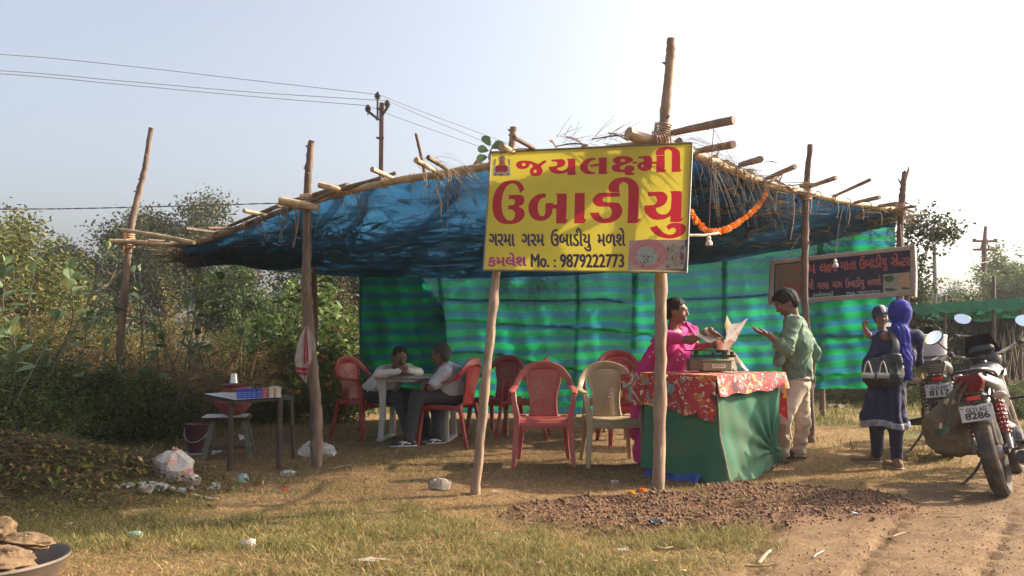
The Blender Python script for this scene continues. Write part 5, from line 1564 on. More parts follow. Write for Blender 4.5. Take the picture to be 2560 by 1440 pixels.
def sunburst(x, v):
    y = (v - .5) * 1.6; out = 0
    for cx_, cy_, n, R_ in ((0, -.05, 14, .45), (-.5, .5, 12, .32), (-.35, -.6, 8, .3), (.45, .45, 10, .3)):
        dx, dy = x - cx_, y - cy_; rr = math.hypot(dx, dy); a = math.atan2(dy, dx)
        if rr < R_: out += (1 if cos(a * n) > 0 else -1) * (1 - rr / R_) * min(1, rr * 6)
    return out * 1.3
PINKM = plastic('faded_red_plastic', (.40, .085, .072), (.34, .065, .055)); CREAMM = plastic('cream_plastic', (.42, .33, .20), (.36, .28, .165)); REDM = plastic('red_plastic', (.33, .014, .017), (.27, .010, .012)); WHITM = plastic('greyish_white_plastic', (.55, .52, .46))
pk = make_chair('armchair', 'faded pinkish red plastic armchair facing the camera, left of the cream one', PINKM, True)
pk.location = (.295, 7.92, ground_z(.3, 7.9)); pk.rotation_euler = (0, 0, R(-2)); pk.scale = (1.02, 1.02, 1.02)
cr_ = make_chair('armchair', 'cream plastic armchair with embossed flowers, facing the camera beside the serving table', CREAMM, False, emboss=sunburst)
cr_.location = (.93, 7.92, ground_z(.93, 7.9)); cr_.rotation_euler = (0, 0, R(5)); cr_.scale = (1.02,) * 3
rd = make_chair('armchair', 'red plastic armchair holding the man with his back turned', REDM, True)
rd.location = (-.68, 9.38, ground_z(-.68, 9.4)); rd.rotation_euler = (0, 0, R(-112)); rd.scale = (1.02,) * 3
def rchair(px, d, rz, label, src=rd, dz=0, s=1.02):
    x = (px - 1280) / FOC * d
    return place_copy(src, (x, d, ground_z(x, d) + dz), R(rz), label, 'plastic armchairs', s)
rchair(912, 10.05, 55, 'red plastic armchair holding the man with the moustache, left of the white table')
rchair(1243, 10.4, -28, 'empty red plastic armchair turned to the camera, half behind the leaning sign post')
rchair(1306, 10.0, -98, 'empty red plastic armchair seen from the side, behind the faded pink one')
rchair(1562, 9.5, 12, 'lower red plastic armchair of the stack behind the cream one')
rchair(1562, 9.53, 12, 'upper red plastic armchair of the stack behind the cream one', dz=.085)
rchair(1530, 10.2, -30, 'pale plastic armchair peeping out left of the red stack', src=cr_, dz=0, s=1.05)
rchair(1893, 9.2, 62, 'cream plastic armchair of which only the back shows between table and man', src=cr_, dz=.06, s=1.05)
# ------------------------------------------------------------------ white plastic table
tb = thing('plastic_table', 'greyish white plastic table between the two seated men', 'table', (-1.08, 9.78, ground_z(-1.08, 9.8)), R(-6))
b = MB(); b.box((0, 0, .72), (.92, .62, .035), bev=.012); b.box((0, 0, .69), (.86, .56, .035)); b.build('tabletop', WHITM, tb)
for sx in (-1, 1):
    for sy in (-1, 1):
        p = spline([V(sx * .37, sy * .23, .68), V(sx * .36, sy * .235, .35), V(sx * .375, sy * .26, .03)], 4)
        MB().ribbon(p, V(1, 0, 0), [.09, .07, .065], .045).build('leg', WHITM, tb)
    b = MB(); b.box((sx * .375, 0, .022), (.075, .64, .04), bev=.012); b.build('foot_bar', WHITM, tb)

# ------------------------------------------------------------------ serving table
K = V(1.635, 6.80, 0); U_ = nrm(V(-.67, .74, 0)); W_ = nrm(V(.74, .67, 0)); LU, LW, TH_ = .86, .98, .865
gk = ground_z(1.8, 7.2)
st = thing('serving_table', 'serving table wrapped in green cloth at the right front of the stall', 'table', K + U_ * LU / 2 + W_ * LW / 2 + V(0, 0, gk))
tw = MB()
cc_ = K + U_ * LU / 2 + W_ * LW / 2
tw.box(cc_ + V(0, 0, gk + TH_ - .02), (LU, LW, .03), U_, W_); tw.build('tabletop', BARK, st, rel=True)
for a in (.08, .92):
    for c in (.06, .94):
        MB().tube([K + U_ * LU * a + W_ * LW * c + V(0, 0, gk - .05), K + U_ * LU * a + W_ * LW * c + V(0, 0, gk + TH_ - .03)], .025, 7).build('leg', BARK, st, rel=True)
GREENC = mat('green_cloth', (.028, .155, .082), (.020, .115, .062), .85, 3, (1, 1, 1), .15, .004, transl=.08, dirt=(.11, .10, .055), dirt_amt=.38)
def skirt(t, v):
    """outer green wrap: runs from the left part of the left face round the corner and along the right face"""
    s = t * (LU * .80 + LW)
    if s < LU * .80: p = K + U_ * (LU * .80 - s); nn = -W_
    else: p = K + W_ * (s - LU * .80); nn = -U_
    z = gk + TH_ - .02 - v * (TH_ - .04)
    s1 = s - LU * .80
    fold = .004 * sin(s * 17 + v * 3) + .003 * sin(s * 31 - v * 5)
    out = .015 + .05 * v ** 1.5 + fold * (.3 + v)
    if s1 > 0:                                          # right face gathers towards a knot at lower right
        q = math.exp(-((s1 - .88 * LW) / .30) ** 2 - ((v - .80) / .35) ** 2)
        rad = math.atan2((.84 - v) * .85, (.90 * LW - s1) + 1e-6)
        out += .030 * sin(rad * 17) * math.exp(-math.hypot(s1 - .9 * LW, (v - .84)) * 2.6) - .03 * q + .10 * max(0, v - .55) * (1 - s1 / LW) + .05 * max(0, v - .6) ** 1
        z += .10 * max(0, (s1 / LW - .45)) * v ** 2 * 1.6
        p = p - W_ * .24 * v ** 1.5 * max(0, s1 / LW - .4)
    else:
        out += .012 * sin((s + v * .5) * 11) * v + .05 * v * max(0, -s1 / LU)
        z += .06 * v ** 3 * (1 - s / (LU * .8)); 
    return p + nn * out + V(0, 0, z - 0)
b = MB().grid(skirt, 150, 60)
b.build('green_skirt', GREENC, st, rel=True, ang=0)
b = MB()                                                # cord down the corner, knot and rag at the foot
cs_ = [skirt(LU * .8 / (LU * .8 + LW) + .002, v) - (U_ + W_) * .010 for v in np.linspace(.15, 1, 12)]
b.tube(cs_, .006, 6); b.tube(spline([cs_[-1], cs_[-1] + V(.03, -.03, -.01), cs_[-1] + V(.08, -.02, .03), cs_[-1] + V(.05, -.03, .09)], 5), .007, 6)
b.build('corner_cord', CORD, st, rel=True)
kn = skirt(.965, .84)
b = MB(); b.ell(kn - U_ * .02, (.035, .03, .03), 10, 8, wob=.1)
for k in range(6): b.tube(spline([kn - U_ * .02, kn + V(.02 * k - .05, -.03, -.05), kn + V(.03 * k - .06, -.05, -.10)], 4), [.02, .012, .006], 6)
b.build('cloth_knot', GREENC, st, rel=True)
b = MB(); b.grid(lambda u, v: K + U_ * (.1 + u * .55) - W_ * (.06 + .05 * v + .01 * sin(u * 20)) + V(0, 0, gk + .005 + .07 * (1 - v) + .01 * sin(u * 31)), 30, 4)
b.build('blue_underlay', mat('blue_tarp', (.015, .06, .28), (.01, .04, .2), .5, 6), st, rel=True, ang=0)
b = MB(); rg = random.Random(2)
b.grid(lambda u, v: P(1650 - 16 * u, 1012 + 50 * v, 7.0) + V(0, .02 * sin(u * 7), 0), 8, 6)
b.build('torn_plastic', mat('green_plastic_scrap', (.03, .36, .12), (.02, .26, .08), .4, 6, transl=.4), st, rel=True, ang=0)
# floral cloth: lies on the table and hangs over both near faces
def floral_mat():
    m, nt, b = nodemat('floral_cloth')
    vec = coords(nt); nz = noise(nt, vec, 4.5, 3, .6)
    base = ramp(nt, noise(nt, vec, 3, 2), [(.4, (.30, .022, .022)), (.6, (.42, .03, .035))])
    def flo(scale, off, lo, hi, colr, base, det=1.5, dist=1.5):
        mp = nt.nodes.new('ShaderNodeMapping'); mp.inputs['Location'].default_value = off; nt.links.new(vec, mp.inputs[0])
        n = noise(nt, mp.outputs[0], scale, det, .55, dist)
        return mix(nt, ramp(nt, n, [(lo, (0, 0, 0)), (hi, (1, 1, 1))]), base, colr)
    c = flo(5, (3, 1, 2), .58, .60, (.50, .12, .03), base)
    c = flo(6.5, (7, 4, 1), .60, .615, (.44, .38, .29), c, 2.5, 2.5)
    c = flo(5.5, (1, 9, 5), .615, .63, (.14, .25, .24), c, 2, 2)
    c = flo(26, (2, 2, 8), .66, .68, (.72, .66, .50), c, 1, 1)
    c = flo(8, (5, 3, 3), .66, .68, (.75, .33, .05), c, 1, .5)
    c = flo(6, (9, 6, 2), .63, .65, (.09, .012, .012), c, 2, 1)
    nt.links.new(c, b.inputs['Base Color']); b.inputs['Roughness'].default_value = .7
    bump(nt, nz, .1, .01, b)
    tr = nt.nodes.new('ShaderNodeBsdfTranslucent'); nt.links.new(c, tr.inputs[0]); mx = nt.nodes.new('ShaderNodeMixShader'); mx.inputs[0].default_value = .12
    nt.links.new(b.outputs[0], mx.inputs[1]); nt.links.new(tr.outputs[0], mx.inputs[2]); nt.links.new(mx.outputs[0], nt.nodes['Material Output'].inputs[0])
    return m
FLOR = floral_mat()
ft = thing('tablecloth', 'red floral cloth spread over the serving table', 'tablecloth', K + V(0, 0, gk + TH_))
zt_ = gk + TH_ + .004
b = MB().grid(lambda u, v: K + U_ * (-.03 + u * (LU + .12)) + W_ * (-.03 + v * (LW + .06)) + V(0, 0, zt_ + .003 * sin(u * 19) * sin(v * 15) - .10 * max(0, u - .8) ** 1), 30, 30)
b.build('cloth_top', FLOR, ft, rel=True, ang=0)
def drop(u, v):        # left-front face
    s = -.03 + u * (LU + .12); L = .36 - .11 * u + .012 * sin(u * 25)
    return K + U_ * s - W_ * (.034 + .012 * sin(s * 30 + v) * v + .020 * v + .02 * v * sin(s * 9)) + V(0, 0, zt_ - L * v - .10 * max(0, u - .8))
b = MB().grid(drop, 70, 16); b.build('cloth_drop', FLOR, ft, rel=True, ang=0)
def drop2(u, v):       # right-front face
    s = -.03 + u * (LW + .08); L = .165 - .03 * u + .010 * sin(u * 21)
    return K + W_ * s - U_ * (.036 + .010 * sin(s * 26 + v) * v + .03 * v) + V(0, 0, zt_ - L * v)
b = MB().grid(drop2, 70, 12); b.build('cloth_drop', FLOR, ft, rel=True, ang=0)
b = MB().grid(lambda u, v: K + W_ * (LW + .035 + .05 * v) + U_ * (-.03 + u * .5) + V(0, 0, zt_ - v * (.42 - .25 * u)), 14, 14); b.build('cloth_drop', FLOR, ft, rel=True, ang=0)
ZT = zt_ + .006
def ontab(px, py):
    return G(px, py, ZT)
# weighing scale
OLV = mat('olive_enamel', (.30, .26, .16), (.20, .17, .10), .5, 9, dirt=(.10, .06, .03), dirt_amt=.4); STEEL = mat('steel', (.72, .70, .67), (.55, .53, .50), .28, 9, metal=.9, bmp=.05); BLK = mat('black_iron', (.035, .03, .028), (.02, .018, .016), .6, 9)
sp_ = ontab(1783, 929)
sca = thing('weighing_scale', 'old beige beam weighing scale standing on the floral cloth', 'weighing scale', sp_, R(4))
b = MB(); b.box((.02, 0, .045), (.27, .13, .09), bev=.012); b.box((.02, -.0, .098), (.29, .14, .016), bev=.005); b.build('base', OLV, sca)
b = MB(); b.box((.03, -.068, .05), (.12, .004, .035)); b.build('name_plate', mat('pale_plate', (.62, .56, .42), (.5, .45, .33), .5, 20), sca)
v, f, _ = text_fit('તોલ', -.02, 0, .075, 0, .02, .0)
mesh('plate_lettering', [V(x, -.0712, .043 - y) for x, y in v], f, BLK, sca, smooth=False)
b = MB(); b.box((-.16, 0, .06), (.13, .11, .10), bev=.006); b.build('pillar_box', mat('rusty_enamel', (.16, .11, .07), (.09, .05, .035), .7, 9), sca)
b = MB(); b.box((0, 0, .135), (.40, .022, .022)); b.box((-.15, .0, .15), (.03, .03, .07)); b.box((.10, 0, .15), (.03, .03, .07)); b.box((.17, 0, .15), (.016, .05, .05)); b.tube([(0, 0, .12), (0, 0, .175)], .012, 6); b.build('beam', BLK, sca)
b = MB(); b.lathe([(0, .180), (.115, .180), (.122, .186), (.118, .190), (0, .186)], (-.13, 0, 0), 24, sx=1.1, sy=.8); b.build('plate', BLK, sca)
b = MB(); b.lathe([(.05, .165), (.055, .185), (.03, .19)], (.075, -.01, 0), 16); b.build('cup', BLK, sca)
for x in (-.09, .12):
    MB().box((x, 0, .007), (.05, .12, .014)).build('foot', BLK, sca)
bw = thing('steel_bowl', 'steel bowl on the weighing scale, lined with newspaper', 'bowl', sp_ + V(.075, -.01, .190))
b = MB(); b.lathe([(.0, 0), (.065, .0), (.085, .03), (.118, .085), (.124, .088), (.120, .082), (.083, .028), (.06, .006), (0, .006)], (0, 0, 0), 30); b.build('bowl', STEEL, bw)
# newspapers
def paper_mat(n, tint, cols=14, pic=(.35, .18, .12)):
    m, nt, b = nodemat(n)
    tc = nt.nodes.new('ShaderNodeVertexColor'); tc.layer_name = 'Col'; sp = nt.nodes.new('ShaderNodeSeparateColor'); nt.links.new(tc.outputs[0], sp.inputs[0])
    cb = nt.nodes.new('ShaderNodeCombineXYZ'); nt.links.new(sp.outputs[0], cb.inputs[0]); nt.links.new(sp.outputs[1], cb.inputs[1])
    def wv(k, axis_, thr):
        mu = nt.nodes.new('ShaderNodeMath'); mu.operation = 'MULTIPLY'; mu.inputs[1].default_value = k; nt.links.new(sp.outputs[axis_], mu.inputs[0])
        s = nt.nodes.new('ShaderNodeMath'); s.operation = 'SINE'; nt.links.new(mu.outputs[0], s.inputs[0])
        g = nt.nodes.new('ShaderNodeMath'); g.operation = 'GREATER_THAN'; g.inputs[1].default_value = thr; nt.links.new(s.outputs[0], g.inputs[0]); return g.outputs[0]
    ink = noise(nt, cb.outputs[0], 90, 1); ink = ramp(nt, ink, [(.42, (0, 0, 0)), (.50, (1, 1, 1))])
    lines = nt.nodes.new('ShaderNodeMath'); lines.operation = 'MULTIPLY'; nt.links.new(wv(170, 1, 0), lines.inputs[0]); nt.links.new(wv(31, 0, -.8), lines.inputs[1])
    l2 = nt.nodes.new('ShaderNodeMath'); l2.operation = 'MULTIPLY'; nt.links.new(lines.outputs[0], l2.inputs[0]); nt.links.new(ink, l2.inputs[1])
    c = mix(nt, mixfac(nt, l2.outputs[0], .55), tint, (.12, .11, .11))
    pn = noise(nt, cb.outputs[0], 2.3, 1); c = mix(nt, ramp(nt, pn, [(.56, (0, 0, 0)), (.575, (.8,) * 3)], 'CONSTANT'), c, ramp(nt, noise(nt, cb.outputs[0], 9, 3), [(.4, pic), (.6, (.6, .45, .35))]))
    nt.links.new(c, b.inputs['Base Color']); b.inputs['Roughness'].default_value = .8
    tr = nt.nodes.new('ShaderNodeBsdfTranslucent'); nt.links.new(c, tr.inputs[0]); mx = nt.nodes.new('ShaderNodeMixShader'); mx.inputs[0].default_value = .35
    nt.links.new(b.outputs[0], mx.inputs[1]); nt.links.new(tr.outputs[0], mx.inputs[2]); nt.links.new(mx.outputs[0], nt.nodes['Material Output'].inputs[0])
    return m
NEWS = paper_mat('newsprint', (.62, .58, .52)); NEWSC = paper_mat('newsprint_colour', (.66, .60, .54), pic=(.5, .12, .08))
def sheet(name, fn, nu, nv, m, label=None, cat=None, group=None, parent=None, us=1, vs_=1):
    b = MB().grid(fn, nu, nv); cs = [(i / nu * us, j / nv * vs_, 0, 1) for j in range(nv + 1) for i in range(nu + 1)]
    o = mesh(name, b.v, b.f, m, parent, colors=cs, rel=parent is not None, ang=0)
    if label: tag(o, label, cat, group)
    return o
dS = 7.28
def quad(c4_, warp=.01, seed=0):
    rg = random.Random(seed); a, b_, c, d = [P(*q) for q in c4_]; ph = rg.uniform(0, 6)
    return lambda u, v: (a * (1 - u) + b_ * u) * (1 - v) + (d * (1 - u) + c * u) * v + V(0, warp * sin(u * 5 + ph + v * 4), warp * sin(u * 7 + v * 3 + ph))
sheet('newspaper', quad([(1813, 852, 7.16), (1833, 822, 7.25), (1870, 797, 7.3), (1842, 850, 7.2)], .008, 1) if False else quad([(1822, 815, 7.26), (1870, 797, 7.34), (1838, 852, 7.24), (1812, 852, 7.2)], .008, 1), 14, 14, NEWSC, 'newspaper sheet standing up on the right side of the steel bowl', 'newspaper', 'newspaper sheets in the bowl')
sheet('newspaper', quad([(1736, 836, 7.24), (1778, 828, 7.36), (1806, 848, 7.28), (1766, 856, 7.20)], .010, 2), 14, 10, NEWS, 'crumpled white newspaper sheet drooping on the left side of the steel bowl', 'newspaper', 'newspaper sheets in the bowl')
sheet('newspaper', quad([(1818, 788, 7.32), (1828, 812, 7.33), (1820, 850, 7.27), (1811, 812, 7.30)], .005, 3), 10, 12, mat('yellow_print', (.72, .58, .08), (.66, .62, .42), .7, 12, transl=.4), 'yellow printed corner of newspaper behind the upright sheet', 'newspaper', 'newspaper sheets in the bowl')
# small dishes and marigolds on the cloth
for i, (px, py, r, z, lab) in enumerate([(1703, 922, .055, .016, 'small black iron pan left on the floral cloth'), (1752, 924, .050, .022, 'black iron weight pan beside the scale, with a marigold in it'), (1662, 922, .04, .012, 'flat dark pan near the post')]):
    q = ontab(px, py); b = MB(); b.lathe([(0, 0), (r, 0), (r * 1.05, z), (r * .95, z), (r * .9, .006), (0, .006)], q, 18); tag(b.build('iron_pan', BLK), lab, 'pan', 'dark pans on the cloth')
brn = MB(); brn.ell(ontab(1686, 921) + V(0, 0, .02), (.03, .025, .025), 10, 8, wob=.08); tag(brn.build('potato', mat('brown_skin_tuber', (.16, .09, .05), (.09, .05, .03), .8, 20)), 'small brown tuber lying between the pans', 'tuber')
fl = petals(.028, 3)
def flower(px, py, z, label, m=FLO, s=1.0, q=None, grp='loose marigold heads'):
    o = fl.build('marigold', m); o.location = [float(t) for t in (G(px, py, z) if q is None else q)]; o.scale = (s,) * 3; o.rotation_euler = (rnd.uniform(-.4, .4), rnd.uniform(-.4, .4), rnd.uniform(0, 6)); return tag(o, label, 'flower', grp)
flower(0, 0, 0, 'orange marigold head on the plate of the scale', q=sp_ + V(-.12, 0, .192), s=1.0)
flower(0, 0, 0, 'orange marigold head in the pan left of the scale', q=ontab(1750, 924) + V(0, 0, .022), s=1.1)
flower(0, 0, 0, 'small orange marigold head lying on the cloth before the pans', q=ontab(1727, 929) + V(0, 0, .004), s=.7)
flower(1608, 1230, ground_z(1.0, 6.2) + .03, 'orange marigold head dropped on the soil left of the post', s=1.25)
flower(1578, 1237, ground_z(.9, 6.2) + .03, 'yellow marigold head dropped on the soil', FLY, s=1.35)
sheet('paper', lambda u, v: ontab(1840, 932) + W_ * (u * .22) + U_ * (v * .14) + V(0, 0, .003 + .004 * sin(u * 6)), 6, 4, NEWS, 'flat sheet of newspaper on the cloth right of the scale', 'newspaper')

# ------------------------------------------------------------------ marigold garland and its stick
gp = [P(1728, 528, 6.25), P(1745, 556, 6.5), P(1768, 577, 6.75), P(1800, 578, 7.1), P(1838, 562, 7.5), P(1880, 530, 7.9), P(1903, 505, 8.1), P(1917, 478, 8.3)]
gar = thing('garland', 'garland of orange marigolds slung from the signboard to the bamboo rail', 'garland', gp[3])
gs = spline(gp, 16); MB().tube(gs, .004, 4).build('string', CORD, gar, rel=True)
L = np.concatenate([[0], np.cumsum([np.linalg.norm(gs[i + 1] - gs[i]) for i in range(len(gs) - 1)])]); G_ = np.array(gs)
FLS = [FLO, mat('marigold_petal_deep', (.72, .14, .006), (.5, .08, .004), .6, 60, transl=.25), mat('marigold_petal_light', (.85, .34, .02), (.7, .2, .01), .6, 60, transl=.25)]
nb = 78; srcs = {}
for i in range(nb):
    t = L[-1] * (i + .5) / nb; q = V(*[np.interp(t, L, G_[:, k]) for k in range(3)]); mi = rnd.choice((0, 0, 1, 2))
    if mi not in srcs:
        o = petals(.030, 5).build('flower', FLS[mi], gar); srcs[mi] = o
    else:
        o = srcs[mi].copy(); col.objects.link(o)
    o.parent = gar; o.location = q - np.asarray(gar.location) + V(rnd.uniform(-.006, .006), 0, rnd.uniform(-.006, .006)); o.rotation_euler = (rnd.uniform(-1.9, 1.9), rnd.uniform(-1.9, 1.9), rnd.uniform(0, 6)); o.scale = (rnd.uniform(.85, 1.15),) * 3
b = MB().tube([P(1722, 588, 6.55), P(1760, 588, 6.7), P(1797, 583, 6.85)], [.012, .010], 7); tag(b.build('garland_stick', BAMBOO), 'thin horizontal stick under the marigold garland', 'stick')
def charm(pts, s, label):
    q = pts[-1]; r = thing('hanging_charm', label, 'ornament', q, 0, 'white hanging charms'); MB().tube(spline(pts, 6), .0035, 5).build('string', mat('red_black_thread', (.16, .04, .04), (.04, .02, .02), .8, 90), r, rel=True)
    b = MB(); b.ell(q + V(0, 0, -.02 * s), (.018 * s, .015 * s, .022 * s), 10, 8); b.ell(q + V(0, 0, -.055 * s), (.027 * s, .022 * s, .022 * s), 10, 8, wob=.12)
    for k in range(4): b.ell(q + V(.02 * s * cos(k * 1.6), .02 * s * sin(k * 1.6), -.068 * s), .010 * s, 6, 5)
    b.build('charm', mat('white_plaster', (.72, .70, .66), (.5, .47, .43), .6, 20), r, rel=True)
charm([P(1784, 322, 6.2), P(1778, 420, 6.35), P(1772, 590, 6.6)], 1.0, 'white charm on a red and black thread below the garland')
MB_ = MB().tube([P(1784, 322, 6.2), P(1830, 400, 7.0), P(1852, 432, 7.6)], .003, 4); tag(MB_.build('thread', CORD), 'thread from the topmost bamboo end down to the rail', 'thread')
charm([P(2111, 508, 9.9), P(2098, 560, 9.7), P(2088, 648, 9.45)], 1.2, 'white charm hanging in front of the dark signboard')
MBt = MB().tube(spline([P(1910, 452, 8.2), P(1960, 465, 8.6), P(2000, 470, 9.3)], 4), .005, 4); tag(MBt.build('thread', CORD), 'cord stretched along the right rail before the second post', 'thread')
# sprig of leaves left of the signboard
sp2 = thing('leafy_sprig', 'sprig of big green leaves behind the top left corner of the yellow board', 'plant', P(1228, 430, 7.0))
q0 = P(1226, 440, 7.0); MB().tube([q0, P(1222, 390, 7.0), P(1232, 362, 7.0)], [.010, .005], 6).build('stem', TWIG, sp2, rel=True)
sm = bpy.data.meshes.get('leaf')
for k, (x, y, a, s) in enumerate([(1228, 372, 1.0, .12), (1222, 378, -1.2, .11), (1226, 366, -.5, .12), (1236, 362, 1.9, .12), (1220, 392, -1.7, .11), (1218, 408, -2.1, .12)]):
    o = bpy.data.objects.new('leaf', LSRC[2]); col.objects.link(o); o.parent = sp2; o.location = P(x, y, 6.98) - np.asarray(sp2.location); o.scale = (s,) * 3; o.rotation_euler = (R(75), a, R(15 * (k % 3 - 1)))

# ------------------------------------------------------------------ towel on the post
TOW = None
def towel_mat():
    m, nt, b = nodemat('towel_cloth'); a = nt.nodes.new('ShaderNodeVertexColor'); a.layer_name = 'Col'; sp = nt.nodes.new('ShaderNodeSeparateColor'); nt.links.new(a.outputs[0], sp.inputs[0])
    f = ramp(nt, sp.outputs[0], [(0, (0, 0, 0)), (.4, (1, 1, 1))], 'CONSTANT')
    c = mix(nt, f, ramp(nt, noise(nt, coords(nt), 12, 4), [(.3, (.36, .30, .25)), (.7, (.50, .43, .37))]), (.38, .03, .05)); nt.links.new(c, b.inputs['Base Color']); b.inputs['Roughness'].default_value = .9
    tr = nt.nodes.new('ShaderNodeBsdfTranslucent'); nt.links.new(c, tr.inputs[0]); mx = nt.nodes.new('ShaderNodeMixShader'); mx.inputs[0].default_value = .25
    nt.links.new(b.outputs[0], mx.inputs[1]); nt.links.new(tr.outputs[0], mx.inputs[2]); nt.links.new(mx.outputs[0], nt.nodes['Material Output'].inputs[0]); return m
def tow(u, v):
    # u across, v down: gathered at the nail, opening below
    L = np.interp(v, [0, .15, .35, .6, .8, 1], [764, 752, 742, 736, 742, 765]); Rr = np.interp(v, [0, .15, .35, .6, .8, 1], [771, 776, 785, 790, 786, 768]); y = 815 + 152 * v - 8 * (1 - u) * v * (v > .5)
    if u > .55: y = 815 + np.interp(v, [0, 1], [0, 150 - 75 * (u - .55) / .45 * (1 - .2 * v)])
    return P(L + (Rr - L) * u, y, 7.60 - .05 * abs(sin(u * 7)) * (.4 + v))
b = MB().grid(tow, 24, 40); cs = [(float((j < 26 and (11 <= i <= 12 or 14 <= i <= 15)) or 29 <= j <= 30 or 32 <= j <= 33), 0, 0, 1) for j in range(41) for i in range(25)]
tag(mesh('towel', b.v, b.f, towel_mat(), colors=[(min(1, c[0]), 0, 0, 1) for c in cs], ang=0), 'white towel with red stripes hanging from the forward left post', 'towel')
# ropes
tag(MB().tube(spline([P(395, 735, 11.5), P(500, 717, 11.3), P(580, 702, 11.1), P(650, 690, 10.9), P(768, 668, 10.0)], 5), .006, 5).build('rope', mat('yellow_rope', (.55, .42, .06), (.4, .3, .05), .7, 60)), 'yellow rope stretched through the scrub to the post', 'rope')

# ------------------------------------------------------------------ water table, pot, bucket
WOOD = mat('weathered_wood', (.065, .045, .033), (.035, .025, .019), .85, 6, (1, 6, 1), .5, .006)
TIN = mat('pale_sheet', (.50, .48, .47), (.38, .36, .35), .4, 4, dirt=(.12, .09, .07), dirt_amt=.3)
wt_c = G(640, 1150)
wtb = thing('water_table', 'rough plank table on thin posts carrying the drinking cups', 'table', wt_c)
q = [P(512, 987, 7.72), P(588, 1003, 7.42), P(735, 993, 7.60), P(700, 984, 8.0), P(560, 983, 8.1)]
b = MB(); b.add(q + [p - V(0, 0, .022) for p in q], [(0, 1, 2, 3, 4), (9, 8, 7, 6, 5), (0, 5, 6, 1), (1, 6, 7, 2), (2, 7, 8, 3), (3, 8, 9, 4), (4, 9, 5, 0)]); b.build('tabletop', WOOD, wtb, smooth=False, rel=True)
q = [P(509, 985.5, 7.70) + V(0, 0, .004), P(587, 1001, 7.41) + V(0, 0, .004), P(706, 994, 7.55) + V(0, 0, .004), P(690, 984, 8.0) + V(0, 0, .004), P(560, 982, 8.1) + V(0, 0, .004)]
b = MB(); b.add(q, [(0, 1, 2, 3, 4)]); b.build('tin_sheet', TIN, wtb, smooth=False, rel=True)
for x, y, x2, y2, d, w in ((577, 1002, 575, 1152, 7.48, .05), (700, 997, 697, 1160, 7.55, .045), (728, 991, 735, 1100, 8.3, .04)):
    e = P(x2, y2, d); e[2] = -.05; MB().tube([P(x, y, d), e], w / 2, 7, wob=.05).build('leg', WOOD, wtb, rel=True)
CUPB = mat('blue_print_cup', (.03, .07, .42), (.02, .05, .30), .5, 9); 
def cup(px, py, d, m, label, s=1.0):
    r = thing('paper_cup', label, 'cup', P(px, py, d), 0, 'stacked cups on the water table')
    b = MB(); b.lathe([(.030 * s, 0), (.035 * s, .086 * s), (.037 * s, .086 * s), (.037 * s, .090 * s), (.033 * s, .090 * s), (.029 * s, .004)], (0, 0, 0), 16, cap=True); b.build('cup_wall', m, r)
    if m is CUPB:
        for z in (.022, .040, .058):
            w = MB(); w.tube([V(cos(a) * (.0305 + z * .06) * s, sin(a) * (.0305 + z * .06) * s, z + .003 * sin(a * 9)) for a in np.linspace(0, 6.28, 40)], .0016, 4); w.build('wave_print', mat('pale_blue_print', (.35, .45, .7), (.3, .4, .6), .5, 9), r)
    return r
PK = mat('pink_print_cup', (.42, .10, .13), (.34, .08, .10), .5, 9); SV = mat('steel_tumbler', (.62, .60, .57), (.5, .48, .45), .3, 9, metal=.7)
for i, (x, m, lab) in enumerate([(600, CUPB, 'first blue printed cup from the left of the row'), (612, CUPB, 'second blue printed cup from the left'), (624, CUPB, 'third blue printed cup from the left'), (636, CUPB, 'fourth blue printed cup from the left'), (650, CUPB, 'rightmost blue printed cup, next to the pink one'),
                               (663, PK, 'pinkish printed cup right of the blue ones'), (679, SV, 'steel tumbler next to the pink cup'), (694, SV, 'steel tumbler at the right end of the row')]):
    cup(x, 998 - (x - 600) * .05, 7.55, m, lab, .98 if i != 6 else 1.0)
cup(618, 992, 7.78, PK, 'pink cup half hidden behind the blue ones', 1.0); cup(687, 990, 7.75, SV, 'steel tumbler standing behind the row', 1.0)
stl = thing('wooden_stool', 'greyish wooden stool carrying the clay pot', 'stool', G(572, 1140) * V(1, 1, 0) + V(0, 0, ground_z(*G(572, 1140)[:2])), R(12))
b = MB(); b.box((0, 0, .40), (.40, .34, .03), bev=.004); b.build('seat', WOOD, stl)
b = MB(); b.box((-.03, -.02, .420), (.42, .36, .006)); b.build('tin_cover', TIN, stl)
for sx in (-1, 1):
    for sy in (-1, 1): MB().ribbon([V(sx * .14, sy * .11, .385), V(sx * .22, sy * .17, .0)], V(1, 0, 0), [.05, .055], .045).build('leg', mat('greenish_wood', (.13, .13, .10), (.07, .07, .055), .85, 6, (1, 1, 4), .4), stl)
    MB().box((sx * .195, 0, .13), (.03, .30, .035)).build('stretcher', WOOD, stl)
MB().box((0, -.155, .12), (.36, .03, .035)).build('stretcher', WOOD, stl)
pq = np.asarray(stl.location) + V(.03, .02, .424)
pot = thing('clay_pot', 'round red clay water pot on the stool behind the cups', 'pot', pq)
CLAY = mat('red_clay', (.24, .045, .03), (.17, .032, .022), .7, 6, bmp=.2, dirt=(.10, .04, .03))
b = MB(); b.lathe([(0, 0), (.07, .0), (.12, .03), (.165, .09), (.175, .14), (.160, .195), (.12, .235), (.09, .25), (.088, .275), (.112, .292), (.116, .30), (.10, .30), (.08, .28)], (0, 0, 0), 30)
for z in (.10, .12, .165): b.lathe([(.172, z - .004), (.182, z), (.172, z + .004)], (0, 0, 0), 30)
b.build('pot_body', CLAY, pot)
b = MB(); b.lathe([(0, .312), (.10, .308), (.125, .303), (.128, .298), (.10, .298), (0, .300)], (0, 0, 0), 26); b.build('lid', mat('dark_clay', (.13, .03, .025), (.08, .02, .018), .6, 8), pot)
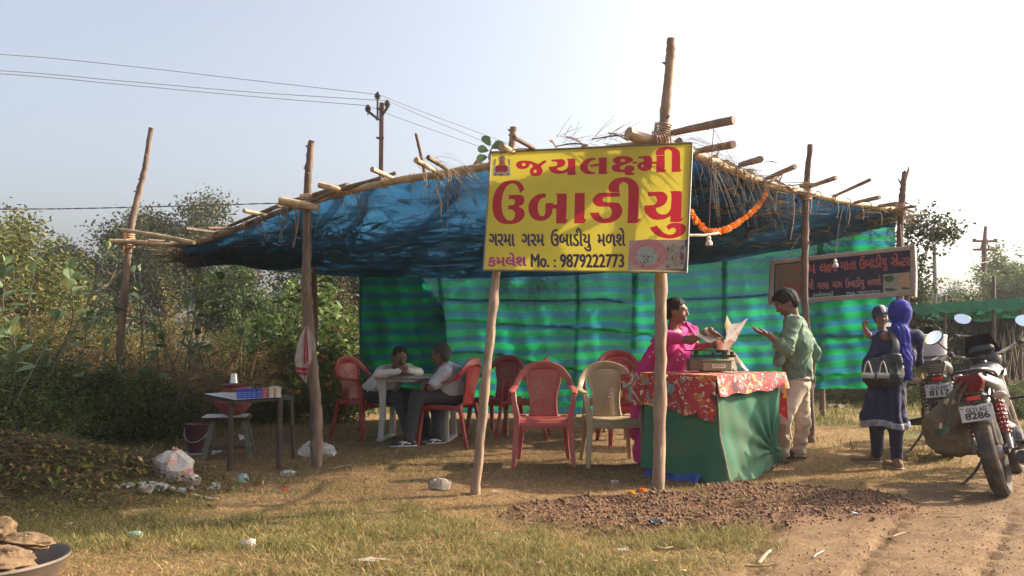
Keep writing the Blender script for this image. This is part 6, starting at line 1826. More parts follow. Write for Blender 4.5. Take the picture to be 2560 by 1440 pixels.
gl_ = thing('steel_glass', 'steel drinking glass upside down on the clay pot lid', 'glass', pq + V(.0, 0, .313)); b = MB(); b.lathe([(.042, 0), (.030, .09), (.028, .098), (0, .098)], (0, 0, 0), 20); b.lathe([(.044, 0), (.046, .003), (.042, .006)], (0, 0, 0), 20); b.build('tumbler', SV, gl_)
bq = G(492, 1130); bq[2] = ground_z(bq[0], bq[1]) + .02
bk_ = thing('bucket', 'dark maroon plastic bucket with a wire handle on a pale tray', 'bucket', bq)
b = MB(); b.lathe([(0, 0), (.088, 0), (.092, .01), (.122, .265), (.130, .268), (.132, .285), (.124, .288), (.119, .27), (.088, .012), (0, .012)], (0, 0, 0), 30); b.lathe([(.110, .155), (.113, .158), (.111, .161)], (0, 0, 0), 30); b.build('pail', mat('maroon_plastic', (.085, .018, .028), (.06, .012, .02), .45, 6, dirt=(.12, .08, .06), dirt_amt=.2), bk_)
MB().tube([V(.128 * cos(a), -.128 * abs(sin(a)) * .95 - 0, .25 - .14 * abs(sin(a))) for a in np.linspace(pi, 2 * pi, 18)], .0035, 6).build('handle', mat('wire', (.55, .55, .52), (.4, .4, .38), .4, 9, metal=.6), bk_)
b = MB(); b.box(bq + V(.03, 0, -.012), (.36, .30, .014), bev=.004); tag(b.build('tray', TIN), 'pale flat sheet under the maroon bucket', 'tray')
o = sheet('paper_label', quad([(596, 1086, 7.7), (608, 1088, 7.7), (612, 1097, 7.68), (600, 1100, 7.7)], .002, 3), 2, 2, NEWS); tag(o, 'small white paper tag under the stool', 'paper')

# ------------------------------------------------------------------ litter
def crumple(name, px, py, rx, ry, rz, m, label, cat, seed, amp=.35, d0=None, group=None, nseg=11, facet=True, dz=0):
    q = G(px, py); q[2] = ground_z(q[0], q[1]) + dz
    rg = np.random.RandomState(seed); b = MB().ell((0, 0, 0), (1, 1, 1), nseg, nseg // 2); v = np.array(b.v)
    ds = [nrm(rg.randn(3)) for _ in range(14)]; ph = rg.uniform(0, 6, 14)
    disp_ = sum(np.abs(np.sin(v @ d * rg.uniform(1.5, 5) + p)) for d, p in zip(ds, ph)) / 14 - .6
    v = v * (1 + disp_[:, None] * amp * 3) + rg.randn(*v.shape) * (.04 + amp * .3)
    v[:, 2] = np.maximum(v[:, 2], -.55)
    v = v * V(rx, ry, rz) + q + V(0, 0, rz * .5)
    cs = [(a, b2, 0, 1) for a, b2 in zip((v[:, 0] - q[0]) / rx / 2 + .5, (v[:, 2] - q[2]) / rz / 2 + .5)]
    return tag(mesh(name, v, b.f, m, colors=cs, smooth=not facet, ang=0), label, cat, group)
def ragsheet(name, px, py, w, h, m, label, cat, seed, rz=0, amp=.02, group=None, n=14, lift=.01):
    q = G(px, py); rg = np.random.RandomState(seed); ph = rg.uniform(0, 6, 6); c, s = cos(rz), sin(rz)
    def fn(u, v):
        x = (u - .5) * w * (1 + .2 * sin(v * 5 + ph[0])); y = (v - .5) * h * (1 + .2 * sin(u * 6 + ph[1]))
        X = q[0] + x * c - y * s; Y_ = q[1] + x * s + y * c
        return V(X, Y_, ground_z(X, Y_) + lift + amp * (1 + sin(u * 9 + ph[2] + v * 3) * .6 + abs(sin(v * 11 + ph[3] + u * 6)) + .4 * sin(u * 23 + v * 17)))
    return sheet(name, fn, n, n, m, label, cat, group)
CLEARP = None
def clear_plastic():
    m, nt, b = nodemat('clear_plastic'); b.inputs['Base Color'].default_value = (.75, .77, .78, 1); b.inputs['Roughness'].default_value = .25
    tp = nt.nodes.new('ShaderNodeBsdfTransparent'); mx = nt.nodes.new('ShaderNodeMixShader')
    nt.links.new(ramp(nt, noise(nt, coords(nt), 25, 3), [(.3, (.45,) * 3), (.65, (.80,) * 3)]), mx.inputs[0])
    tr = nt.nodes.new('ShaderNodeBsdfTranslucent'); tr.inputs[0].default_value = (.7, .7, .7, 1); m3 = nt.nodes.new('ShaderNodeMixShader'); m3.inputs[0].default_value = .4
    nt.links.new(b.outputs[0], m3.inputs[1]); nt.links.new(tr.outputs[0], m3.inputs[2]); nt.links.new(m3.outputs[0], mx.inputs[1]); nt.links.new(tp.outputs[0], mx.inputs[2]); nt.links.new(mx.outputs[0], nt.nodes['Material Output'].inputs[0]); return m
CLEARP = clear_plastic()
crumple('newspaper_bundle', 432, 1222, .155, .11, .145, NEWSC, 'big crumpled newspaper bundle lying sunlit on the straw', 'newspaper', 12, .22, nseg=13)
crumple('newspaper_bundle', 480, 1224, .07, .06, .055, NEWS, 'smaller twisted newspaper lump right of the big bundle', 'newspaper', 5, .3)
ragsheet('newspaper_strip', 410, 1244, .36, .09, NEWS, 'torn newspaper strip lying before the big bundle', 'newspaper', 3, .12)
cpq = G(352, 1250); cpo = thing('paper_cup', 'cream paper cup lying on its side left of the newspaper', 'cup', cpq + V(0, 0, ground_z(*cpq[:2]) + .035), 0, None, (R(90), 0, R(70)))
MB().lathe([(.024, 0), (.033, .075), (.035, .076), (.031, .074), (.022, .004)], (0, 0, 0), 18, cap=False).build('cup_wall', mat('cream_card', (.62, .55, .45), (.52, .46, .37), .7, 20), cpo)
ragsheet('plastic_scrap', 318, 1248, .10, .06, NEWS, 'white scrap beside the fallen cup', 'litter', 8, .4, .012, 'scraps of litter')
ragsheet('plastic_scrap', 292, 1253, .05, .04, NEWS, 'leftmost small white scrap near the brush', 'litter', 9, .1, .010, 'scraps of litter')
MINT = mat('mint_tissue', (.42, .60, .50), (.34, .50, .42), .8, 20, transl=.3)
crumple('tissue', 606, 1208, .045, .03, .045, MINT, 'pale green crumpled tissue standing right of the newspaper', 'tissue', 21, .35)
crumple('tissue', 338, 1335, .052, .03, .022, MINT, 'pale green crumpled tissue in the foreground grass', 'tissue', 22, .25)
crumple('plastic_cup', 535, 1228, .055, .04, .035, CLEARP, 'crushed clear plastic cup beside the newspaper', 'cup', 23, .3)
crumple('plastic_bag', 792, 1140, .17, .11, .10, CLEARP, 'crumpled translucent plastic bag at the foot of the left post', 'plastic bag', 24, .25, nseg=14)
crumple('plastic_bag', 722, 1188, .06, .04, .03, CLEARP, 'small clear plastic wrapper on the straw below the bag', 'wrapper', 25, .3)
crumple('paper_scrap', 1098, 1222, .085, .05, .06, mat('dusty_paper', (.42, .36, .29), (.32, .27, .21), .8, 14, transl=.2), 'dusty crumpled paper left of the leaning sign post', 'paper', 26, .25)
crumple('paper_scrap', 622, 1360, .045, .035, .03, NEWS, 'crumpled printed paper in the foreground grass', 'paper', 27, .35)
crumple('plastic_scrap', 1537, 1206, .035, .03, .018, CLEARP, 'clear wrapper on the shaded ground before the cream chair', 'wrapper', 28, .35)
ragsheet('foil_wrapper', 1640, 1325, .10, .04, mat('foil', (.35, .42, .45), (.05, .06, .08), .25, 30, metal=.5), 'shiny dark foil wrapper on the edge of the soil', 'wrapper', 29, -.3, .010)
ragsheet('paper_scrap', 1560, 1382, .06, .03, NEWS, 'white shred of paper in the grass below the soil', 'paper', 30, .5, .006, 'white shreds in the grass')
ragsheet('paper_scrap', 510, 1184, .05, .03, MINT, 'tiny pale scrap behind the newspaper bundle', 'paper', 31, .5, .008)
for i, (px, py, w, lab) in enumerate([(930, 1412, .05, 'small grey scrap at the lower middle edge'), (1350, 1418, .04, 'pinkish scrap at the bottom of the picture'), (1637, 1412, .03, 'pink petal like scrap in the foreground'), (2138, 1297, .035, 'bluish scrap at the right end of the soil'), (175, 1312, .05, 'beige crumpled scrap near the basin'), (1712, 1434, .03, 'yellow leaf at the bottom edge')]):
    ragsheet('litter_scrap', px, py, w, w * .6, [NEWS, mat('pink_scrap', (.6, .35, .3)), mat('pink_scrap', (.6, .35, .3)), mat('blue_scrap', (.35, .45, .6)), NEWS, mat('yellow_leaf', (.6, .52, .12))][i], lab, 'litter', 40 + i, i, .004, 'tiny scraps', 6, .015)
ragsheet('litter_scrap', 712, 1229, .04, .03, mat('orange_scrap', (.7, .12, .04)), 'small orange red scrap on the sunlit straw', 'litter', 61, .3, .012)
ragsheet('litter_scrap', 2095, 1024, .30, .10, mat('pale_litter', (.5, .42, .40), (.35, .22, .22)), 'pale strewn litter on the ground under the right hem of the net', 'litter', 62, .1, .03)
ragsheet('litter_scrap', 1240, 1083 + 150, .05, .03, NEWS, 'tiny white scrap beside the foot of the leaning sign post', 'litter', 63, .6, .008)
ragsheet('litter_scrap', 2030, 1262, .04, .03, mat('dry_leaf', (.35, .26, .15)), 'curled dry leaf at the end of the dug soil', 'leaf', 64, .6, .012)
ragsheet('litter_scrap', 930, 1405, .16, .03, NEWS, 'torn pale paper strip flattened in the grass near the bottom edge', 'litter', 65, .1, .004)
# sticks and stalks lying about
def stick(pts, r, m, label, nm='stick', cat='stick'):
    p = []
    for x, y in pts:
        q = G(x, y); q[2] = ground_z(q[0], q[1]) + r + .006; p.append(q)
    return tag(MB().tube(spline(p, 4), [r, r * .7], 6, wob=.1).build(nm, m), label, cat)
STRAW = mat('straw', (.36, .27, .15), (.24, .17, .09), .85, 20)
stick([(1862, 1413), (1905, 1416), (1952, 1414)], .007, STRAW, 'pale dry stalk lying at the bottom right of the grass')
stick([(1896, 1407), (1912, 1395), (1926, 1380)], .010, mat('spotted_husk', (.38, .31, .21), (.18, .13, .08), .8, 50), 'short split husk standing off the pale stalk', 'husk', 'husk')
stick([(1636, 1366), (1655, 1374), (1682, 1372)], .009, STRAW, 'pale twig below the soil heap')
stick([(830, 1175), (870, 1164), (925, 1163)], .006, STRAW, 'long thin straw in the sunlit strip')
stick([(1297, 1307), (1340, 1312), (1400, 1319)], .004, STRAW, 'thin yellow straw along the edge of the soil')
stick([(478, 1244), (510, 1250), (545, 1251)], .010, mat('beige_strip', (.55, .42, .28), (.4, .3, .2), .8, 20), 'flat beige stalk right of the newspaper')
stick([(0, 1131), (40, 1134), (85, 1140)], .016, STRAW, 'pale branch sticking out of the brush pile')
stick([(2340, 1150 + 142), (2360, 1293), (2410, 1291)], .006, STRAW, 'bleached stalk lying across the dirt track')
stick([(2232, 1338), (2262, 1330), (2280, 1332)], .005, STRAW, 'small bleached stalk on the dirt track')
stick([(2034, 1397), (2042, 1388), (2060, 1378)], .004, mat('blue_scrap2', (.25, .32, .33), (.15, .2, .2), .6, 20), 'bluish rag shred on the dirt', 'rag', 'rag')
stick([(2168, 1350), (2176, 1360), (2172, 1368)], .004, STRAW, 'curled straw on the dirt')
# fallen branches of the brush pile
for i, pp in enumerate([[(-10, 1225), (120, 1205), (260, 1215)], [(30, 1170), (150, 1152), (300, 1180)], [(150, 1250), (260, 1235), (330, 1210)]]):
    stick(pp, .010, TWIG, ['lowest bare branch lying on the brush pile', 'upper bare branch lying on the brush pile', 'bare branch at the right end of the brush pile'][i], 'fallen_branch', 'branch')

# ------------------------------------------------------------------ basin in the corner
bc = P(-22, 1402, 3.55)
bs = thing('mud_basin', 'dark round basin at the bottom left corner holding cakes of dung or mud', 'basin', (bc[0], bc[1], bc[2] - .16))
b = MB(); b.lathe([(0, 0), (.16, 0), (.24, .07), (.285, .155), (.296, .165), (.293, .175), (.275, .165), (.23, .08), (.15, .012), (0, .012)], (0, 0, 0), 44); b.build('basin_wall', mat('dark_basin', (.11, .08, .062), (.06, .045, .035), .6, 6, dirt=(.2, .15, .1), dirt_amt=.3), bs)
st_ = MB(); st_.box((bc[0], bc[1], (bc[2] - .16) / 2 - .02), (.34, .34, bc[2] - .12), bev=.03); 
tag(st_.build('stone_block', mat('stone', (.20, .16, .12), (.12, .09, .07), .9, 9, bmp=.4)), 'rough block carrying the basin', 'block')
DUNG = mat('dry_dung', (.15, .088, .040), (.07, .04, .02), .95, 14, bmp=.9, bd=.02, dirt=(.28, .19, .10), dirt_amt=.3, detail=8)
def cake(c, r, name, label, seed, tilt=0):
    rot = np.array(Matrix.Rotation(tilt, 3, 'Y')); b = MB().ell((0, 0, 0), (1, 1, 1), 60, 36); v = np.array(b.v); rg = np.random.RandomState(seed)
    d = 0
    for k in range(26):
        w = rg.randn(3) * (1.5 + k * .55); d = d + np.sin(v @ w + rg.uniform(0, 6)) / (1 + k * .35)
    v = v * (1 + .10 * d[:, None]) + rg.randn(*v.shape) * .018
    v = (v * V(*r)) @ rot.T + np.asarray(c)
    return tag(mesh(name, v, b.f, DUNG, ang=0), label, 'dung cake', 'cakes in the basin')
cake(P(22, 1404, 3.5) + V(-.02, 0, 0), (.115, .11, .05), 'dung_cake', 'large rounded brown cake heaped in the basin', 2, .1)
cake(P(64, 1352, 3.68), (.125, .09, .024), 'dung_cake', 'flat brown cake laid across the back rim of the basin', 5, .10)
cake(P(-10, 1330, 3.66), (.075, .07, .05), 'dung_cake', 'rough brown lump at the left edge above the basin', 8)
# ------------------------------------------------------------------ people
def clothm(n, c, c2=None, **k):
    return mat(n, c, c2 or tuple(q * .82 for q in c), .85, 6, bmp=.12, bd=.006, **k)
WX, WY, WZ = V(1, 0, 0), V(0, 1, 0), V(0, 0, 1)

def sketch_person(name, label, foot, cat='person'):
    return thing(name, label, cat, foot)

def finish_body(root, body, hd, hands, res=.010, cut=None, skin=SKIN):
    parts = [surf(body, res, .03)]
    hc, hA, hs, fem = hd
    hp = head_prims(hc, hA, hs, fem)
    parts.append(surf(hp, .0042 * hs, .014, cuts=[]) if cut is None else surf(hp, .0042 * hs, .014))
    for h in hands: parts.append(surf(h, .0036, .006))
    o = part_np('body', join(parts), skin, root)
    eyes(hc, hA, hs, root)
    return o
def hair_cap(root, c, A, s, m=HAIR, front=.055, low=-.02, thick=.013, back=-.09, seed=0, extra=(), amp=.006):
    pr = [E_(c + s * (A[1] * -.012 + A[2] * .030), ((.074 + thick) * s, (.093 + thick) * s, (.084 + thick) * s), A, .02),
          E_(c + s * (A[1] * -.050 + A[2] * -.025), ((.060 + thick) * s, .050 * s, .060 * s), A, .03)] + list(extra)
    def cutf(X, Y, Z):
        qx, qy, qz = X - c[0], Y - c[1], Z - c[2]
        f = (qx * A[1][0] + qy * A[1][1] + qz * A[1][2]) / s; u = (qx * A[2][0] + qy * A[2][1] + qz * A[2][2]) / s; r = (qx * A[0][0] + qy * A[0][1] + qz * A[0][2]) / s
        face = np.minimum(f - (front - .10 * np.clip((.085 - u), 0, .2)) + .006 * np.sin(r * 160), (.073 - u) + .010 * np.cos(r * 60) + 0 * f)          # forehead line
        side = np.minimum(np.minimum(f + .02, .012 - u), 1)
        neck = low - .02 - u + .35 * (f + .09) * 0 - .045
        return np.maximum(np.maximum(face, side) , neck) * s
    fd = folds(seed, amp * s, 95 / s, (1, 1, 1), 7)
    return part_np('hair', surf(pr, .0045 * s, .012, disp=fd, cuts=[cutf]), m, root)
def cut_plane(p, n):
    p, n = np.asarray(p, float), nrm(n)
    return lambda X, Y, Z: (X - p[0]) * n[0] + (Y - p[1]) * n[1] + (Z - p[2]) * n[2]
def cut_ball(c, r):
    return lambda X, Y, Z: r - np.sqrt((X - c[0]) ** 2 + (Y - c[1]) ** 2 + (Z - c[2]) ** 2)
def shoe(root, heel, toe, m, name='shoe', hgt=.075, sole=None, w=.045):
    d = nrm(toe - heel); L = np.linalg.norm(toe - heel)
    pr = [C_(heel + d * .03 + WZ * .045, heel + d * .05 + WZ * hgt, .036, .036, .02), C_(heel + d * .03 + WZ * .03, toe - d * .05 + WZ * .027, .036, .042, .02, (WZ, .75)), E_(toe - d * .05 + WZ * .026, (.045, .055, .028), np.array([np.cross(d, WZ), d, WZ]), .02)]
    o = part_np(name, surf(pr, .006, .02, cuts=[cut_plane(heel + WZ * .006, -WZ)]), m, root)
    if sole is not None:
        pr = [C_(heel + d * .02 + WZ * .012, toe - d * .045 + WZ * .012, .041, .048, .01, (WZ, .5))]
        v, f = surf(pr, .006, .01, cuts=[cut_plane(heel + WZ * .018, WZ), cut_plane(heel + WZ * .001, -WZ)])
        mesh('sole', v - np.asarray(root.location), np.asarray(f), sole, o, ang=0)
    return o

# === woman in the pink sari ==================================================
ft_ = V(1.27, 7.92, ground_z(1.27, 7.92))
w1 = sketch_person('person', 'woman in a bright pink sari behind the serving table, reaching over the scale', ft_)
hc = P(1690, 778, 7.62); A = axes((.90, -.42, -.10))
neck = P(1680, 832, 7.68); sR = P(1664, 843, 7.52); sL = P(1716, 828, 7.88); elR = P(1727, 850, 7.34); wrR = P(1774, 826, 7.27); elL = P(1742, 868, 7.85); wrL = P(1782, 862, 7.55)
hip = P(1650, 960, 7.85); chest = P(1676, 880, 7.76)
side1 = nrm(sL - sR); fr1 = nrm(np.cross(WZ, side1) * -1)
fr1 = nrm(V(.8, -.5, 0))
hR = hand_prims(wrR, nrm(V(.85, -.05, -.42)), V(-.25, .0, -1), 1.05, .55, 1, 1); hL = hand_prims(wrL, V(.8, -.5, .1), V(0, 0, -1), 1.0, .5, 1, -1)
body = [C_(neck - WZ * .02, hc - A[1] * .015 - WZ * .05, .048, .046), C_(sR, elR, .047, .036), C_(elR, wrR + (wrR - elR) * .06, .036, .025), C_(sL, elL, .045, .036), C_(elL, wrL, .036, .025), E_(chest, (.15, .10, .16), np.array([side1, fr1, WZ])), C_(sR, sL, .05), C_(hip + WZ * .12, chest, .115, .12),
        C_(ft_ + V(.05, -.05, .05), ft_ + V(.05, -.02, .4), .04, .05)]
finish_body(w1, body, (hc, A, 1.0, True), [hR, hL])
bl = [C_(sR - side1 * .0, sR + (elR - sR) * .62, .060, .052, .03), C_(sL, sL + (elL - sL) * .6, .058, .050, .03), E_(chest + WZ * .02, (.165, .118, .155), np.array([side1, fr1, WZ]), .04), C_(sR + WZ * .0, sL, .058, .058, .04)]
PINK = clothm('pink_silk', (.62, .035, .24), (.50, .022, .18), transl=.12)
part_np('blouse', surf(bl, .009, .03, disp=folds(3, .006, 38), cuts=[cut_ball(neck + WZ * .035 + fr1 * .03, .075), cut_plane(sR + (elR - sR) * .58, elR - sR) if False else cut_ball(elR, .055)]), PINK, w1)
ft2 = P(1614, 1178, 7.75); ft2[2] = ground_z(ft2[0], ft2[1])
sk = [C_(hip + WZ * .05, hip - WZ * .25, .150, .165, .06), C_(hip - WZ * .2, ft2 + V(.06, .06, .12), .165, .150, .06), C_(ft2 + V(.06, .06, .14), ft2 + V(.07, .06, .05), .150, .158, .04), C_(hip, chest - WZ * .02, .135, .13, .05)]
def pleats(X, Y, Z):
    a = np.arctan2(Y - 7.85, X - 1.3); return -.010 * (1 - np.abs(np.sin(a * 9 + Z * 1.5))) * np.clip((1.0 - Z), 0, 1) - .004 * np.sin(a * 23 + Z * 6)
sari = surf(sk, .010, .04, disp=pleats, cuts=[cut_plane(ft2 + WZ * .035, -WZ)])
# end of the sari over the left shoulder and down the back, plus the fold across the chest
pl_ = [C_(sL + WZ * .035 - side1 * .02, chest - fr1 * .12 + WZ * .08, .06, .07, .03), C_(P(1656, 835, 7.62), P(1628, 900, 7.78), .055, .075, .04), C_(P(1628, 900, 7.78), P(1612, 945, 7.85), .08, .10, .04), C_(P(1612, 945, 7.85), P(1600, 1080, 7.9), .10, .10, .05),
       C_(sL + fr1 * .06, chest + fr1 * .10 - WZ * .02, .055, .09, .04), C_(chest + fr1 * .10 - side1 * .05 - WZ * .05, hip + fr1 * .09 - side1 * .06, .085, .11, .05)]
part_np('sari', join([sari, surf(pl_, .009, .04, disp=folds(8, .020, 34, (1, 1, .25), 7), cuts=[cut_ball(neck + WZ * .05 + fr1 * .05, .08), cut_ball(hc, .10)])]), PINK, w1)
b = MB(); rg = random.Random(3)                          # embroidery sprigs on the sari end
hair_cap(w1, hc, A, 1.0, front=.045, extra=(C_(hc - A[1] * .10 - A[2] * .01, hc - A[1] * .105 - A[2] * .05, .030, .030, .02),), seed=4)
b = MB(); b.tube([hc + A[0] * 0 + A[1] * .094 + A[2] * .052, hc + A[1] * .096 + A[2] * .050], .006, 8); b.build('forehead_mark', mat('red_powder', (.4, .02, .02), (.35, .02, .02), .6, 9), w1, rel=True)
b = MB()
for k in range(3):
    c = wrR - nrm(wrR - elR) * (.012 + k * .009); ax = nrm(wrR - elR); X_ = nrm(np.cross(ax, WZ)); Y_ = np.cross(ax, X_); b.tube([c + (X_ * cos(t) + Y_ * sin(t)) * .032 for t in np.linspace(0, 6.283, 24)], .0028, 5)
b.build('bangles', mat('pale_bangle', (.75, .68, .6), (.6, .5, .4), .3, 9), w1, rel=True)
b = MB(); c0 = neck + fr1 * .03
b.tube([c0 + side1 * .06 * sin(t) + fr1 * (.025 + .035 * cos(t)) - WZ * (.02 + .05 * cos(t)) for t in np.linspace(-1.6, 1.6, 20)], .003, 5); b.build('necklace', mat('gold', (.55, .35, .08), (.4, .25, .05), .35, 9, metal=.8), w1, rel=True)
EMB = mat('pale_embroidery', (.85, .68, .70), (.75, .55, .6), .7, 9)
for (px, py, d) in ((1628, 858, 7.68), (1632, 880, 7.68), (1624, 892, 7.70), (1700, 885, 7.6), (1708, 898, 7.58), (1694, 900, 7.6), (1640, 866, 7.66), (1690, 870, 7.62)):
    b = MB()
    for k in range(6):
        a = k * 1.05; q = P(px, py, d - .05); b.tube([q, q + V(cos(a) * .011, -.003, sin(a) * .011)], [.003, .001], 4)
    b.build('embroidery', EMB, w1, rel=True)

# === man in the green shirt ==================================================
fL, fR = G(1952, 1158), G(1990, 1156) + V(.05, .12, 0)
fL[2] = ground_z(fL[0], fL[1]); fR[2] = ground_z(fR[0], fR[1])
w2 = sketch_person('person', 'man in a green shirt and cream trousers looking down at his hand', fL)
hc = P(1966, 757, 7.86); A = axes((-.86, .02, -.55)); fw = nrm(V(-.86, .42, 0)); sd = nrm(np.cross(fw, WZ))      # sd = his right, away from the camera
neck = P(1985, 800, 7.9); hip = P(1993, 965, 7.98); chest = P(1992, 850, 7.95)
shL = neck - sd * .175 - WZ * .035 + fw * -.01; shR = neck + sd * .185 - WZ * .04
elL_, wrL_ = P(1963, 872, 7.68), P(1921, 836, 7.66); elR_, wrR_ = P(2033, 880, 8.12), P(2030, 935, 8.15)
hL = hand_prims(wrL_, nrm(V(-.95, 0, .22)), V(.1, .1, 1), 1.05, .45, 1, -1)
kL, kR = P(1958, 1050, 7.80), P(2008, 1055, 8.05)
aL, aR = fL + V(.03, .03, .09), fR + V(.02, .0, .09)
body = torso(hip, chest, neck, .175, .11, sd, fw) + [C_(neck - WZ * .03, hc - A[2] * .05 - A[1] * .02, .056, .052), C_(shL, elL_, .05, .04), C_(elL_, wrL_, .040, .027), C_(shR, elR_, .05, .04), C_(elR_, wrR_, .04, .028),
        C_(hip - sd * .08, kL, .08, .055), C_(kL, aL, .052, .036), C_(hip + sd * .08, kR, .08, .055), C_(kR, aR, .052, .036), C_(aL, aL + fw * .14 - WZ * .055, .036, .03), C_(aR, aR + fw * .12 - WZ * .055, .036, .03)]
b = [(p if not (p[0] == 'c' and p[5] is not None) else p) for p in body]
hp2 = hand_prims(wrR_, V(-.1, .1, -1), -sd, 1, .5)
finish_body(w2, body, (hc, A, 1.02, False), [hL, hp2])
SH = clothm('green_shirt', (.145, .225, .155), (.115, .185, .125), dirt=(.2, .25, .18), dirt_amt=.1)
sh = [E_(chest - WZ * .01, (.185, .128, .17), np.array([sd, fw, WZ]), .05), C_(chest, hip + WZ * .03, .150, .158, .06, (fw, .85)), C_(shL, shR, .074, .074, .05), C_(neck - WZ * .02, neck + WZ * .018, .064, .058, .02),
      C_(shL, elL_ + (shL - elL_) * .05, .076, .066, .035), C_(elL_, elL_ + (wrL_ - elL_) * .35, .066, .060, .03), C_(shR, elR_, .074, .064, .035), C_(elR_, elR_ + (wrR_ - elR_) * .25, .062, .056, .03),
      C_(chest + fw * .10, P(1945, 905, 7.80), .06, .05, .05)]
def shf(X, Y, Z):
    return folds(11, .022, 24, (1, 1, .8), 7)(X, Y, Z) + folds(12, .010, 55, (1, 1, 1), 5)(X, Y, Z)
part_np('shirt', surf(sh, .0085, .035, disp=shf, cuts=[cut_plane(hip + WZ * .045, -WZ + V(.12, 0, 0)), cut_ball(hc + A[1] * .02, .088), cut_ball(neck + WZ * .055 + fw * .04, .055)]), SH, w2)
cb_ = MB(); cw = [neck + WZ * (.022 + .018 * cos(t)) + (fw * cos(t) + sd * sin(t)) * .066 for t in np.linspace(-2.9, 2.9, 22)]; cb_.ribbon(cw, WZ, .038, .008); cb_.build('collar', SH, w2, rel=True)
c2_ = MB()
for w_, e_ in ((wrL_, elL_),):
    q = e_ + (w_ - e_) * .36; ax = nrm(w_ - e_); X_ = nrm(np.cross(ax, WZ)); Y_ = np.cross(ax, X_); c2_.ribbon([q + (X_ * cos(t) + Y_ * sin(t)) * .060 for t in np.linspace(0, 6.283, 20)], ax, .045, .010)
c2_.build('rolled_cuff', SH, w2, rel=True)
TR = clothm('cream_cotton', (.56, .47, .36), (.47, .385, .29), dirt=(.35, .28, .2), dirt_amt=.12)
tr = [E_(hip + WZ * .02, (.155, .125, .12), np.array([sd, fw, WZ]), .05), C_(hip - sd * .075, kL, .100, .070, .035), C_(kL, aL + WZ * .0, .068, .060, .03), C_(hip + sd * .08, kR, .100, .070, .035), C_(kR, aR, .068, .060, .03)]
def trf(X, Y, Z):
    return folds(21, .015, 30, (.7, .7, 1.3), 7)(X, Y, Z) * np.clip(1.25 - Z, .3, 1) + .007 * np.sin(Z * 62 + X * 22 + Y * 15) * np.clip(.55 - Z, 0, .5) * 2
part_np('trousers', surf(tr, .0085, .03, disp=trf, cuts=[cut_plane(hip + WZ * .09, WZ), cut_plane(aL - WZ * .045, -WZ)]), TR, w2)
part_np('belt_loop_band', surf([C_(hip + WZ * .075 - sd * .02, hip + WZ * .085 + sd * .02, .140, .140, .01, (WZ, .3))], .01, .01), TR, w2)
hair_cap(w2, hc, A, 1.04, front=.060, thick=.020, seed=5, extra=(E_(hc + A[1] * .062 + A[2] * .085, (.055, .040, .028), A, .02),), amp=.010)
# sandals
SAN = mat('brown_leather', (.095, .035, .025), (.05, .02, .015), .5, 12)
for f_, a_ in ((fL, aL), (fR, aR)):
    b = MB(); d = fw; c = f_ + d * .055 + WZ * .012; s_ = nrm(np.cross(d, WZ)); ol = [c + d * (x * .14) + s_ * y * .048 for x, y in ((-1, -.5), (-1.05, 0), (-1, .5), (-.5, .75), (.2, .9), (.8, .9), (1.05, .4), (1.05, -.3), (.8, -.9), (.2, -.95), (-.5, -.75))]
    n_ = len(ol); b.add(ol + [p + WZ * .016 for p in ol], [tuple(range(n_ - 1, -1, -1)), tuple(range(n_, 2 * n_))] + [(i, (i + 1) % n_, (i + 1) % n_ + n_, i + n_) for i in range(n_)])
    b.ribbon([c + d * .02 - s_ * .046 + WZ * .012, c + d * .035 - s_ * .03 + WZ * .055, c + d * .05 + WZ * .066, c + d * .035 + s_ * .03 + WZ * .055, c + d * .02 + s_ * .046 + WZ * .012], d, .07, .006)
    b.build('sandal', SAN, w2, rel=True)
    b = MB(); b.tube([c + d * (.06) - s_ * .045 + WZ * .03, c + d * .05 + WZ * .072, c + d * .06 + s_ * .045 + WZ * .03], .0035, 5); b.build('sandal_trim', mat('pale_trim', (.55, .5, .42), (.4, .36, .3), .6, 9), w2, rel=True)

# === woman in navy with the child ============================================
f1, f2 = G(2188, 1158), G(2243, 1172)
for f_ in (f1, f2): f_[2] = ground_z(f_[0], f_[1])
w3 = sketch_person('person', 'woman in a navy tunic and royal blue headscarf seen from behind, carrying a child', f2)
fw3 = nrm(V(-.12, 1, 0)); sd3 = nrm(np.cross(fw3, WZ))        # her right = to the right of the picture
hc = P(2250, 782, 7.62); A = axes((-.10, 1, -.12))
neck = P(2247, 832, 7.58); hip = P(2212, 990, 7.6); chest = P(2238, 885, 7.6)
shL, shR = P(2206, 848, 7.62), P(2288, 843, 7.58)
elL, wrL = P(2176, 908, 7.58), P(2196, 905, 7.90); elR, wrR = P(2294, 903, 7.74), P(2258, 912, 7.92)
k1, k2 = P(2192, 1060, 7.62), P(2240, 1065, 7.56)
a1, a2 = f1 + V(.02, 0, .09), f2 + V(0, 0, .09)
body = torso(hip, chest, neck, .165, .11, sd3, fw3) + [C_(neck, hc, .05, .05), C_(shL, elL, .045, .036), C_(elL, wrL, .036, .025), C_(shR, elR, .045, .036), C_(elR, wrR, .036, .025), C_(hip - sd3 * .07, k1, .085, .055), C_(k1, a1, .05, .036), C_(hip + sd3 * .07, k2, .085, .055), C_(k2, a2, .05, .036)]
hl = hand_prims(wrL, V(.8, .3, 0), V(0, 1, .3), 1, .6); hr = hand_prims(wrR, V(-.8, .3, 0), V(0, 1, .3), 1, .6, side=-1)
finish_body(w3, body, (hc, A, .98, True), [hl, hr])
NAV = clothm('navy_knit', (.015, .018, .065), (.010, .012, .045))
